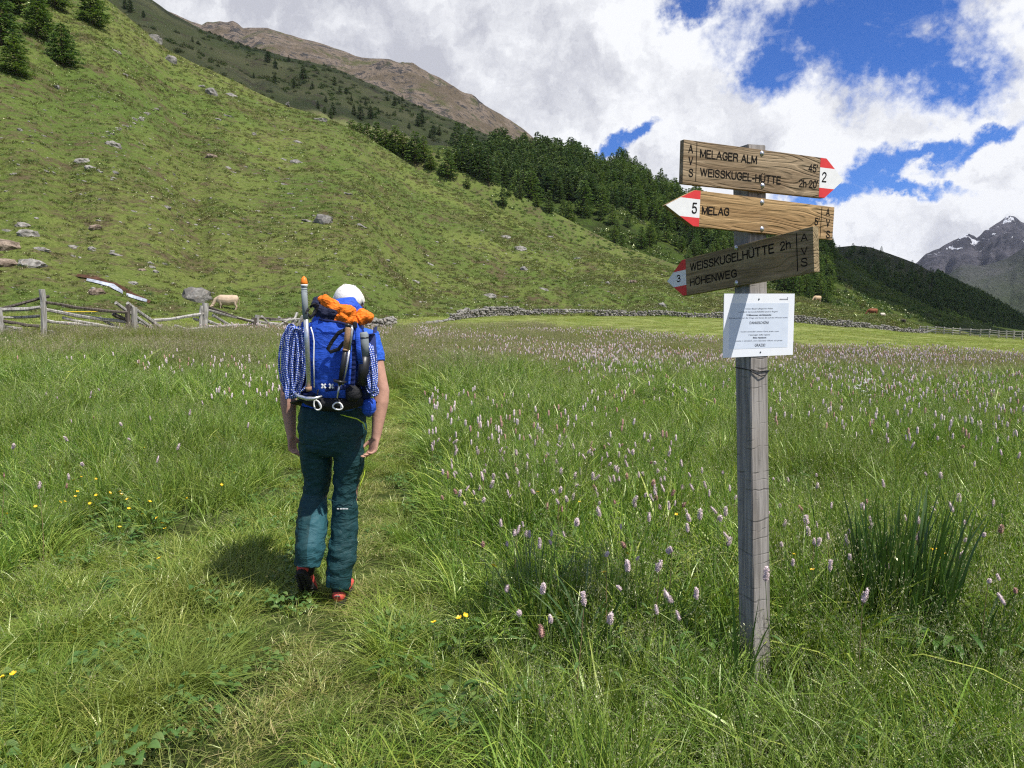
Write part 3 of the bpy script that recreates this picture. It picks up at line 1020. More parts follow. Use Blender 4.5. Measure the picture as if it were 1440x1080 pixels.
def grass_height(x, y):
    d = path_d(x, y); right = x > np.interp(y, PATH[:, 1], PATH[:, 0])
    st = np.interp(y, [2.0, 3.0, 4.5, 6, 12], [0.85, 0.75, 0.34, 0.28, 0.3])
    hr = 0.07 + 0.13 * np.clip((d - .18) / 0.3, 0, 1) + 0.28 * np.clip((d - st) / 0.55, 0, 1)
    hl_t = np.interp(y, [2, 4, 6.5, 9], [0.04, 0.07, 0.20, 0.27])
    hl = 0.07 + 0.08 * np.clip((d - .2) / 0.5, 0, 1) + hl_t * np.clip((d - .5) / 1.2, 0, 1)
    h = np.where(right, hr, hl)
    # airy, lower growth round the foot of the signpost and towards the viewer
    lowz = np.clip((3.25 - y) / .35, 0, 1) * right * np.clip((x - 0.1) / .4, 0, 1)
    h = h * (1 - lowz * 0.48)
    h = h * (1 - .55 * np.exp(-(((x - .22) / .34) ** 2 + ((y - 3.12) / .20) ** 2)))
    return h * (1 + 0.30 * fbm(x, y, 0.8, 3, seed=9))


def lay_grass():
    g_ = R_(77)
    P, Rr, S, I = [], [], [], []
    for (y0, y1, dens) in [(1.75, 4.6, 50), (4.6, 9.5, 38), (9.5, 17.0, 20)]:
        area = 0.92 * (y1 * y1 - y0 * y0)
        n = int(area * dens)
        x, y = wedge(n, y0, y1, g_)
        h = grass_height(x, y); d = path_d(x, y)
        right = x > np.interp(y, PATH[:, 1], PATH[:, 0])
        u = g_.random(n); pick = g_.integers(0, 5, n)
        tall = h > 0.23
        wide_r = np.interp(y, [2, 3.3, 4.2, 6], [0.46, 0.38, 0.24, 0.22])
        straw = d < wide_r * (0.55 + 0.75 * g_.random(n) + 0.5 * fbm(x, y, 1.5, 2, seed=4))
        idx = np.where(tall, pick, 7 + pick % 4)
        tall = h > 0.17
        seedy = tall & (u < np.where(right & (y < 4.0) & (x > .2), 0.55, 0.10))
        idx = np.where(seedy, 5 + pick % 2, idx)
        idx = np.where(tall & (u > 0.90), 14 + pick % 2, idx)
        idx = np.where(~tall & (u > 0.86), 20, idx)
        tus = ~tall & (fbm(x, y, 0.9, 3, seed=12) > 0.12) & (u < .45)
        idx = np.where(tus, 21 + pick % 2, idx)
        sm_ = straw & (g_.random(n) < 0.88)
        idx = np.where(sm_, 11 + pick % 3, idx)
        sz = np.where(tall, h / 0.42, np.where(idx == 20, .8 + h * 2, h / 0.13))
        sz = np.where(tus, 0.55 + h * 1.6, sz); sz = np.where(sm_, 0.9, sz)
        sxy = np.where(tall, np.clip(sz, .8, 1.15), np.clip(sz, .85, 1.2))
        if y0 > 9:
            sxy = sxy * 1.5
        jit = .82 + .36 * g_.random(n)
        S.append(np.stack([sxy * jit, sxy * jit, np.clip(sz, .45, 1.5) * jit], 1))
        tilt = 0.16
        # the tussocks left of the path are combed over to the side
        Rr.append(np.stack([g_.normal(0, tilt, n), g_.normal(0, tilt, n), g_.random(n) * 6.283], 1))
        P.append(np.stack([x, y, ground_z(x, y) - 0.01], 1)); I.append(idx)
    # far flowering meadow
    for (y0, y1, dens) in [(14.0, 34.0, 5.5), (34.0, 84.0, 2.6)]:
        n = int(0.92 * (y1 * y1 - y0 * y0) * dens)
        x, y = wedge(n, y0, y1, g_)
        a = x / y
        edge = np.interp(a, [-0.3, -0.02, 0.1, 0.22, 0.36, 0.75], [38, 45, 40, 33, 29.5, 28]) * (1 + .05 * fbm(x, y, .15, 3, seed=6))
        k_ = (y < edge)
        # behind the left fence the grass is grazed short
        fl = np.interp(a, [-1, -0.66, -0.43, -0.36, -0.3, -.19], [18, 18.6, 24.5, 29, 34, 38]) + 0.5
        k_ &= (y < fl) | (a > -0.17)
        x, y = x[k_], y[k_]; n = len(x)
        s_ = (0.8 + .4 * g_.random(n)) * (1.0 if y0 < 30 else 1.5)
        zz = np.clip(s_, .6, 1.05) * (1 + 0.25 * fbm(x, y, .4, 3, seed=9)) * np.where(y > 60, .7, 1)
        P.append(np.stack([x, y, ground_z(x, y) - .02], 1)); I.append(16 + g_.integers(0, 4, n))
        S.append(np.stack([s_, s_, zz], 1)); Rr.append(np.stack([g_.normal(0, .08, n), g_.normal(0, .08, n), g_.random(n) * 6.283], 1))
    return map(np.concatenate, (P, Rr, S, I))


P_, R0, S_, I_ = lay_grass()
scatter('meadow_grass', protos, P_, R0, S_, I_, 'green meadow grass, tall beside the trodden path and thick with seed heads')
print('grass clumps', len(P_))

# short grass beyond the mown edge and behind the left fence
g_ = R_(300)
low = [clump('low_turf_patch', [blades(110, .45, .10, .5, .016, .4, .6, R_(301 + i), 2)], M['grass_far']) for i in range(3)]
x, y = wedge(26000, 15, 105, g_, .8, 0.6)
a = x / y
edge = np.interp(a, [-0.3, -0.02, 0.1, 0.22, 0.36, 0.75], [38, 45, 40, 33, 29.5, 28])
fl = np.interp(a, [-1, -0.66, -0.43, -0.36, -0.3, -.19], [18, 18.6, 24.5, 29, 34, 38])
k_ = (y > edge) | ((y > fl) & (a < -.17))
k_ &= g_.random(len(x)) < 0.9
x, y = x[k_], y[k_]; n = len(x)
s_ = .7 + .6 * g_.random(n)
scatter('mown_grass', low, np.stack([x, y, ground_z(x, y) - .03], 1), np.stack([g_.normal(0, .1, n), g_.normal(0, .1, n), g_.random(n) * 6.28], 1),
        np.stack([s_, s_, s_ * np.where(x / y > -.17, .55, 1.0)], 1), g_.integers(0, 3, n), 'short mown and grazed grass between the flower meadow and the wall')

# ---------------------------------------------------------------- turf tufts and low heath on the slopes
M['tuft'] = leafy('slope_tuft', [(0.090, 0.138, 0.030), (0.140, 0.185, 0.045), (0.185, 0.210, 0.068), (0.22, 0.19, 0.11)], 0.25, 0.3, poscols=((0.115, 0.085, 0.050), 0.5, 0.14))
M['shrub_leaf'] = leafy('low_shrub_leaf', [(0.045, 0.085, 0.020), (0.075, 0.130, 0.028), (0.120, 0.180, 0.036), (0.16, 0.20, 0.05)], 0.25, 0.4)
M['shrub_dark'] = leafy('dark_shrub_leaf', [(0.050, 0.070, 0.026), (0.080, 0.105, 0.038), (0.125, 0.145, 0.052), (0.16, 0.16, 0.075)], 0.2, 0.4)


def bush_mesh(name, rad, h, n, sz, mat, seed):
    g2_ = R_(seed)
    th = g2_.random(n) * 6.283; ph = np.arccos(g2_.random(n)); rr = (0.65 + .4 * g2_.random(n))
    lob = 1 + .3 * np.sin(th * 3 + seed) + .2 * np.sin(th * 5 + ph * 4)
    c_ = np.stack([rad * np.sin(ph) * np.cos(th) * rr * lob, rad * np.sin(ph) * np.sin(th) * rr * lob, h * np.cos(ph) * rr * lob], 1)
    V = c_[:, None] + g2_.normal(0, sz, (n, 3, 3))
    me = mesh_np(name, V.reshape(-1, 3), np.arange(n * 3).reshape(-1, 3), mat)
    set_tint(me, np.repeat(np.stack([g2_.random(n), np.zeros(n), np.ones(n), np.ones(n)], 1), 3, 0))
    return me


def hill_points(hill, n, a0, a1, t0, t1, g2_, mask=None):
    a = a0 + (a1 - a0) * g2_.random(n); t = t0 + (t1 - t0) * g2_.random(n)
    x, y, z = hill.P(a, t)
    if mask is not None:
        k_ = mask(x, y, z, t); x, y, z = x[k_], y[k_], z[k_]
    return x, y, z


tufts = [clump('turf_tuft', [blades(46, .30, .22, .5, .035, .3, .5, R_(320 + i), 2)], M['tuft']) for i in range(3)] + \
        [bush_mesh('heath_cushion', .35, .16, 80, .05, M['tuft'], 330), bush_mesh('heath_cushion', .5, .2, 90, .06, M['shrub_leaf'], 331)]
g_ = R_(340)
x, y, z = hill_points(hillA, 50000, -0.78, 0.72, 0.0, 1.0, g_, lambda x, y, z, t: g_.random(len(x)) < (0.35 + 0.9 * np.clip(fbm(x, y + z, 0.09, 4, seed=21) + .25, 0, 1)))
n = len(x); s_ = .6 + .7 * g_.random(n); s_ *= np.interp(y, [45, 90, 200], [.75, 1.0, 1.5])
scatter('hillside_turf', tufts, np.stack([x, y, z - .04], 1), np.stack([g_.normal(0, .15, n), g_.normal(0, .15, n), g_.random(n) * 6.28], 1), s_,
        g_.choice([0, 1, 2, 3, 3, 4], n, p=[.26, .26, .24, .1, .1, .04]), 'rough turf and low heath tufts covering the sunlit hillside')

shr = [bush_mesh('low_shrub', 1.0, .7, 150, .13, M['shrub_leaf'], 350 + i) for i in range(3)] + [bush_mesh('dark_shrub', 1.0, .8, 150, .14, M['shrub_dark'], 360 + i) for i in range(2)]
g_ = R_(370)
x1, y1, z1 = hill_points(hillE, 5200, -0.1, 0.62, 0.0, 1.0, g_, lambda x, y, z, t: fbm(x, y, 0.05, 3, seed=31) > -0.15)
x2, y2, z2 = hill_points(hillB, 900, -0.12, 0.2, 0.1, 1.0, g_)
x3, y3, z3 = hill_points(hillC, 2000, -0.62, 0.1, 0.0, 1.0, g_, lambda x, y, z, t: fbm(x, y, 0.02, 3, seed=33) > -0.1)
n1, n2, n3 = len(x1), len(x2), len(x3)
pk = np.concatenate([g_.choice([0, 1, 2, 3], n1, p=[.3, .3, .3, .1]), g_.integers(0, 3, n2), g_.choice([0, 1, 3, 4], n3)])
s_ = np.concatenate([.8 + .9 * g_.random(n1), .35 + .4 * g_.random(n2), .9 + 1.1 * g_.random(n3)])
n = n1 + n2 + n3
scatter('undergrowth', shr, np.stack([np.concatenate([x1, x2, x3]), np.concatenate([y1, y2, y3]), np.concatenate([z1, z2, z3]) - .15], 1),
        np.stack([np.zeros(n), np.zeros(n), g_.random(n) * 6.28], 1), s_, pk, 'low green shrubs between the trees of the far slopes')

# ================================================================ conifers
def bark(name, c1, c2):
    m, g = new_mat(name)
    P = g.n('ShaderNodeTexCoord').outputs['Object']
    n1 = g.noise(g.scalev(P, (1, 1, .25)), 18, 5, .7)
    pbsdf(g, g.mix(g.ss(n1, .4, .6), c1, c2), .95, spec=.05)
    return m


M['bark'] = bark('conifer_bark', (0.055, 0.042, 0.03), (0.14, 0.11, 0.08))
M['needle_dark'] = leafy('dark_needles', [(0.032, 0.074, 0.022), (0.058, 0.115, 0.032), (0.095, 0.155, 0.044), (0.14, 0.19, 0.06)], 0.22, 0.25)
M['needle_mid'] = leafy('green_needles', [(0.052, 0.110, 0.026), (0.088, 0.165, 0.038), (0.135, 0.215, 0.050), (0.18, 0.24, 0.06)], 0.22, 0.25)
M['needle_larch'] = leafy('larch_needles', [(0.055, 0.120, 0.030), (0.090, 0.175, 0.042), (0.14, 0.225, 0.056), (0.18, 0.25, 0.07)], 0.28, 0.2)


def tree_meshes(name, H, R, levels, per, nspray, mat, seed, shape='cone', ts=0.30, h0=0.07, nseg=7):
    g2_ = R_(seed)
    V = []; 
    tb = MB()
    bend = g2_.normal(0, .015, 2)
    tp = [Vector((bend[0] * H * s * s, bend[1] * H * s * s, -0.4 + (H + 0.4) * s)) for s in np.linspace(0, 1, 6)]
    tb.tube(tp, [0.022 * H * (1 - s) + 0.01 for s in np.linspace(0, 1, 6)], nseg)
    lob = [g2_.random() for _ in range(7)]
    cs = []; ti = []
    for li in range(levels):
        f = h0 + (0.985 - h0) * ((li + .5 * g2_.random()) / levels)
        if shape == 'cone': pr = (1 - f) ** 0.80 * min(1, (f - h0 + .06) / 0.14)
        elif shape == 'pine': pr = (1 - f ** 2.4) ** 0.9 * min(1, (f - h0 + .08) / 0.22) * .92
        else: pr = (1 - f) ** 0.62 * min(1, (f - h0 + .06) / 0.12)
        k_ = max(3, int(per * (0.5 + 0.7 * pr)))
        off = g2_.random() * 6.28
        for b in range(k_):
            az = off + 6.283 * b / k_ + g2_.normal(0, .28)
            L = R * pr * (0.72 + .45 * lob[int((az % 6.283) / 6.283 * 7) % 7]) * (0.7 + .42 * g2_.random()) + .12
            droop = 0.10 if shape != 'pine' else -0.25
            z0 = f * H; dz = g2_.normal(0, .12)
            if L > .35:
                e = Vector((math.cos(az) * L * .9, math.sin(az) * L * .9, z0 + L * (.18 - droop)))
                tb.tube([Vector((bend[0] * H * f * f, bend[1] * H * f * f, z0)), e], [0.006 * H * (1 - f) + .008, .004], 3, cap=False)
            ns = max(3, int(nspray * (0.35 + L / R)))
            u = (0.18 + 0.86 * np.sqrt(g2_.random(ns)))
            px_ = np.cos(az) * L * u + g2_.normal(0, .10 * L + .05, ns); py_ = np.sin(az) * L * u + g2_.normal(0, .10 * L + .05, ns)
            pz_ = z0 + dz + L * u * (.22 - droop * 1.6 * u) + g2_.normal(0, .07, ns) - .1 * u
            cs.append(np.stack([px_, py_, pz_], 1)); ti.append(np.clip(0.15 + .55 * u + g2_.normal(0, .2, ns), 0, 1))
    c_ = np.concatenate(cs); ti = np.concatenate(ti); n = len(c_)
    out = c_.copy(); out[:, 2] = 0; out /= (np.linalg.norm(out, axis=1, keepdims=True) + 1e-6)
    s_ = ts * (0.6 + .8 * g2_.random(n))[:, None]
    a1 = out * s_ * 1.1 + g2_.normal(0, ts * .25, (n, 3)); a1[:, 2] -= ts * .2
    sd = np.stack([-out[:, 1], out[:, 0], np.zeros(n)], 1) * s_ * .55
    Vv = np.stack([c_ - sd, c_ + sd + g2_.normal(0, ts * .12, (n, 3)), c_ + a1], 1)
    up = np.zeros((n, 3)); up[:, 2] = ts * .45
    V3 = np.stack([c_ - out * s_ * .2 - up * .4, c_ + out * s_ * .2 + up * (0.5 + g2_.random((n, 1))), c_ + a1 * .9 + sd * .4], 1)
    VV = np.concatenate([Vv, V3]).reshape(-1, 3)
    T = np.repeat(np.concatenate([ti, np.clip(ti + .1, 0, 1)]), 3)
    cm = mesh_np('crown', VV, np.arange(len(VV)).reshape(-1, 3), mat)
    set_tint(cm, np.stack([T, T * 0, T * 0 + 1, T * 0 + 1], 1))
    return tb.mesh('trunk', M['bark']), cm, H


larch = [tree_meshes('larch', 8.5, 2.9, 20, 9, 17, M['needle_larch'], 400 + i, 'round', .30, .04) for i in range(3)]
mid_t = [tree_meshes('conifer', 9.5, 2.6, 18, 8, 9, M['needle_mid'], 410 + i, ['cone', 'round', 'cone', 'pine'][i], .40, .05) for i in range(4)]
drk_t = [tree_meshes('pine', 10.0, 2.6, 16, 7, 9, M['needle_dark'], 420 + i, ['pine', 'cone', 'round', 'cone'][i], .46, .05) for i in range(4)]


ORD = ['first', 'second', 'third', 'fourth', 'fifth', 'sixth', 'seventh', 'eighth', 'ninth', 'tenth', 'eleventh', 'twelfth', 'thirteenth', 'fourteenth', 'fifteenth', 'sixteenth', 'seventeenth', 'eighteenth', 'nineteenth', 'twentieth']
ORD += ['twenty-' + q for q in ORD[:9]] + ['thirtieth'] + ['thirty-' + q for q in ORD[:9]] + ['fortieth']


def plant_tree(kindset, p, H, label, group, name='conifer_tree', wide=1.0):
    tm, cm, H0 = kindset[rnd.randrange(len(kindset))]
    r = empty(name, p)
    s_ = H / H0
    r.scale = (s_ * wide, s_ * wide, s_)
    r.rotation_euler = (0, 0, rnd.random() * 6.28)
    link('trunk', tm, r); link('crown', cm, r)
    tag(r, label, 'tree', group)
    return r


# larches at the top of the sunlit slope (photo pixel of foot and of top)
for (bx, by, ty, lab, wd) in [(22, 106, 46, 'bushy larch on the upper slope, lowest of the group by the picture edge', 1.15),
                              (88, 92, 30, 'pale green larch standing alone beside the bushy group on the upper slope', 1.1),
                              (56, 54, -14, 'tall dark larch at the top of the slope behind the two lowest larches', 1.1),
                              (2, 66, -22, 'larch cut by the picture edge above the lowest larch', 1.1),
                              (130, 35, -26, 'larch whose lower crown hangs into the picture beside the ridge', 1.15),
                              (30, 22, -60, 'larch trunk foot and crown at the upper corner behind the others', 1.1),
                              (78, 12, -50, 'larch at the top edge between the dark one and the ridge larch', 1.0)]:
    p, t = hillA.hit(bx, by, 1.3)
    topz = CAMZ + ae(bx, ty)[1] * p.y
    plant_tree(larch, p - Vector((0, 0, .2)), topz - p.z, lab, 'larches at the top of the sunlit slope', 'larch_tree', wd)

# trees along the shoulder of the sunlit slope
zx = lambda x, y: (440 + x / 2.77, 120 + y / 2.77)
shoulder = [(150, 172, 128, 'm'), (182, 185, 142, 'm'), (212, 200, 138, 'm'), (250, 222, 132, 'm'), (282, 238, 165, 'm'), (322, 262, 148, 'm'), (352, 275, 178, 'm'), (398, 302, 172, 'm'), (432, 295, 188, 'm'),
            (458, 325, 262, 'm'), (487, 262, 244, 'd'), (527, 362, 238, 'm'), (582, 262, 214, 'd'), (606, 272, 222, 'd'), (602, 400, 340, 'd'), (650, 284, 226, 'd'), (682, 294, 236, 'd'), (740, 470, 378, 'd'),
            (764, 432, 384, 'd'), (806, 440, 368, 'd'), (560, 280, 250, 'm'), (630, 275, 240, 'd'), (505, 352, 300, 'm'), (872, 470, 425, 'm'), (920, 475, 400, 'd'), (304, 245, 185, 'm'), (380, 285, 205, 'm')]
for i, (x, by, ty, k_) in enumerate(shoulder):
    px, pb = zx(x, by); _, pt = zx(x, ty)
    p, t = hillB.hit(px, pb)
    if t >= 0.99:
        a = ae(px, pb)[0]; q = hillB.P(np.array([a]), np.array([.95])); p = Vector((float(q[0][0]), float(q[1][0]), float(q[2][0])))
    topz = CAMZ + ae(px, pt)[1] * p.y
    H = min(max(topz - p.z, 3.0), 17)
    nth = sorted(q[0] for q in shoulder).index(x)
    plant_tree(mid_t if k_ == 'm' else drk_t, p - Vector((0, 0, .3)), H, '%s conifer from the upper end of the row along the shoulder of the sunlit slope' % ORD[nth], 'conifers along the shoulder of the sunlit slope',
               wide=min(1.5, 7.5 / H + .35) if k_ == 'm' else 1.0)

# scattered trees on the shaded heath slope
Cn = [(528 / 3, 20 / 3 + 6, 14), (550 / 3, 17, 20), (605 / 3, 75 / 3, 10), (812 / 3, 178 / 3, 8), (1130 / 3, 265 / 3, 16), (1162 / 3, 285 / 3, 12), (1218 / 3, 260 / 3, 9), (1278 / 3, 335 / 3, 20), (1240 / 3, 370 / 3, 12),
      (1318 / 3, 375 / 3, 11), (1160 / 3, 350 / 3, 12), (1405 / 3, 485 / 3, 18), (1412 / 3, 360 / 3, 12), (1375 / 3, 430 / 3, 9), (1070 / 3, 330 / 3, 8)] + \
     [(440 + x / 2.77, 120 + y / 2.77, h / 2.77) for x, y, h in [(70, 130, 40), (160, 115, 40), (185, 135, 60), (225, 130, 50), (290, 60, 20), (318, 80, 38), (335, 70, 24), (348, 60, 22), (150, 60, 22), (105, 30, 30), (130, 35, 28),
                                                                (425, 150, 50), (408, 160, 40), (470, 200, 45), (492, 195, 40), (570, 170, 20), (455, 205, 30), (540, 215, 24), (205, 75, 16), (255, 110, 22), (375, 170, 22), (600, 235, 24), (20, 90, 30), (45, 110, 24)]]
for (px, py, hp) in Cn:
    p, t = hillC.hit(px, py)
    plant_tree(drk_t, p - Vector((0, 0, .4)), max(4, hp * p.y / FPX * 1.05), '%s dark conifer from the upper end among those scattered over the shaded mountainside' % ORD[sorted(q[0] for q in Cn).index(px)], 'scattered conifers on the shaded mountainside')

# the wood on the far hillside: the nearest as trees of their own, the rest as one mass
g_ = R_(500)
wood = []
cand = 3400
aa = ae(640, 300)[0] + (ae(1172, 300)[0] - ae(640, 300)[0]) * g_.random(cand)
tt = g_.random(cand) ** 0.85
X, Y, Z = hillE.P(aa, tt)
upx = CX + FPX * aa * .995
for x, y, z, t, px in zip(X, Y, Z, tt, upx):
    e = (z - CAMZ) / y
    # open heath strips: lower edge and a band of clearings
    cl = float(fbm(np.array([x]), np.array([y]), 0.022, 3, seed=40)[0])
    dens = 1.0
    if px < 690: dens = 0.06
    elif px < 812: dens = 1.0 if t > 0.38 else .12
    else:
        dens = np.interp(t, [0, .12, .3, .6, .85, 1.0], [.03, .12, .45, .85, .6, .25])
        if 840 < px < 930 and t > .86: dens = .12
        if px > 1085: dens = np.interp(t, [0, .04, .1, .9, 1], [.1, .6, 1.0, .9, .5]); cl -= .2
    if cl > .16: dens *= .3
    if g_.random() > dens: continue
    if any((x - q[0]) ** 2 + (y - q[1]) ** 2 < (3.0) ** 2 for q in wood[-400:]): continue
    wood.append((x, y, z, t, px))
print('wood', len(wood))
wood.sort(key=lambda q: q[1])
nind = 300 - 7 - len(shoulder) - len(Cn) - 8
sky_trees = [(886, 17), (893, 22), (900, 18), (912, 9), (922, 8), (933, 14), (944, 12), (952, 16)]
for px, hp in sky_trees:
    a = ae(px, 250)[0]; q = hillE.P(np.array([a]), np.array([.96])); p = Vector((float(q[0][0]), float(q[1][0]), float(q[2][0])))
    plant_tree(drk_t, p - Vector((0, 0, .3)), hp * p.y / FPX * 1.1, 'dark conifer standing out against the sky where the wooded skyline falls', 'conifers on the wooded skyline', wide=.9)
rest = []
for i, (x, y, z, t, px) in enumerate(wood):
    dark = (px < 830 and t > .35) or g_.random() < .35
    H = 7.5 + 4.5 * g_.random() if px > 830 else 10 + 5 * g_.random()
    if t < .25: H *= .7
    if i < nind:
        reg = 'upper edge of the dense dark block' if px < 745 else 'middle of the dense dark block under the skyline' if px < 815 else 'lower fringe above the open heath strips' if px < 900 and t < .5 else 'sunlit slope under the bare knoll' if px < 900 else 'slope just before the signboards' if px < 990 else 'slope seen between and under the signboards' if px < 1090 else 'slope past the signpost'
        lab = '%s conifer in the wood, on the %s' % ('dark' if dark else 'green', reg)
        plant_tree(drk_t if dark else mid_t, Vector((x, y, z - .4)), H, lab, 'conifers of the wood, ' + reg, wide=.95 + .3 * g_.random())
    else:
        rest.append((x, y, z - .4, H, dark))


def far_forest(name, pts, label):
    pr = []
    for tm, cm, H0 in mid_t + drk_t:
        pr.append(cm)
    pts = list(pts); n = len(pts)
    P = np.array([[q[0], q[1], q[2]] for q in pts]); H = np.array([q[3] for q in pts]); D = np.array([q[4] for q in pts])
    g2_ = R_(510)
    idx = np.where(D, 4 + g2_.integers(0, 4, n), g2_.integers(0, 4, n))
    s_ = H / 10.0
    w = s_ * (.9 + .35 * g2_.random(n))
    scatter(name, pr, P, np.stack([np.zeros(n), np.zeros(n), g2_.random(n) * 6.28], 1), np.stack([w, w, s_], 1), idx, label)


far_forest('hillside_forest', rest, 'dense wood of conifers filling the far hillside behind the nearer trees')
x, y, z = hill_points(hillF, 21000, ae(1000, 300)[0], ae(1560, 300)[0], 0.02, 1.0, g_)
keep = []
for xx, yy, zz in zip(x, y, z):
    a = xx / yy
    e = (zz - CAMZ) / yy
    # grassy crown of the ridge stays open
    er = float(np.interp(a, hillF.ra, hillF.re))
    top = er - e
    dn = float(fbm(np.array([xx]), np.array([yy]), .012, 3, seed=51)[0])
    pxx = CX + FPX * a
    pd = np.interp(top, [0, .022, .045, .075], [.0, .05, .5, 1.0]) if pxx < 1310 else np.interp(top, [0, .004, .02], [.45, .8, 1.0])
    if dn > .18: pd *= .35
    if g_.random() < pd: keep.append((xx, yy, zz - .5, 5.5 + 4 * g_.random(), g_.random() < .85))
print('ridge forest', len(keep))
far_forest('ridge_forest', keep, 'dark conifer forest on the shaded ridge beyond the signpost')
# ================================================================ rocks
def rock_mesh(seed, flat=0.7, sub=3, cuts=9, mat=None):
    r = random.Random(seed)
    bm = bmesh.new()
    bmesh.ops.create_icosphere(bm, subdivisions=sub, radius=1.0)
    pl = []
    for _ in range(cuts):
        n = Vector((r.gauss(0, 1), r.gauss(0, 1), r.gauss(0, .8))).normalized()
        pl.append((n, r.uniform(.45, .8)))
    for v in bm.verts:
        p = v.co
        for n, d in pl:
            k_ = p.dot(n)
            if k_ > d: p = p - n * (k_ - d) * .92
        p = p * (1 + .16 * mnoise.fractal(p * 2.6 + Vector((seed, 0, 0)), .6, 2.1, 5))
        v.co = Vector((p.x, p.y * .8, p.z * flat))
    me = bpy.data.meshes.new('rock'); bm.to_mesh(me); bm.free()
    me.materials.append(mat or M['rock'])
    return me


rk_grey = [rock_mesh(600 + i, [.6, .75, .45, .5, .85][i], 3, 9, M['rock']) for i in range(5)]
rk_pale = [rock_mesh(610 + i, [.35, .5, .4, .55][i], 3, 9, M['rock_pale']) for i in range(4)]
rk_brn = [rock_mesh(620 + i, [.5, .6][i], 3, 11, M['rock_brown']) for i in range(2)]


def put_rock(kindset, px, py, wpx, label, group=None, name='hillside_rock', hill=None, hscale=1.0, rot=None):
    p, t = (hill or hillA).hit(px, py)
    s_ = wpx * p.y / FPX / 2 * 1.22
    o = link(name, kindset[rnd.randrange(len(kindset))])
    o.location = p - Vector((0, 0, s_ * .18))
    o.scale = (s_, s_, s_ * hscale)
    o.rotation_euler = (rnd.uniform(-.2, .2), rnd.uniform(-.2, .2) + .12, rnd.uniform(-.5, .5) if rot is None else rot)
    return tag(o, label, 'rock', group)


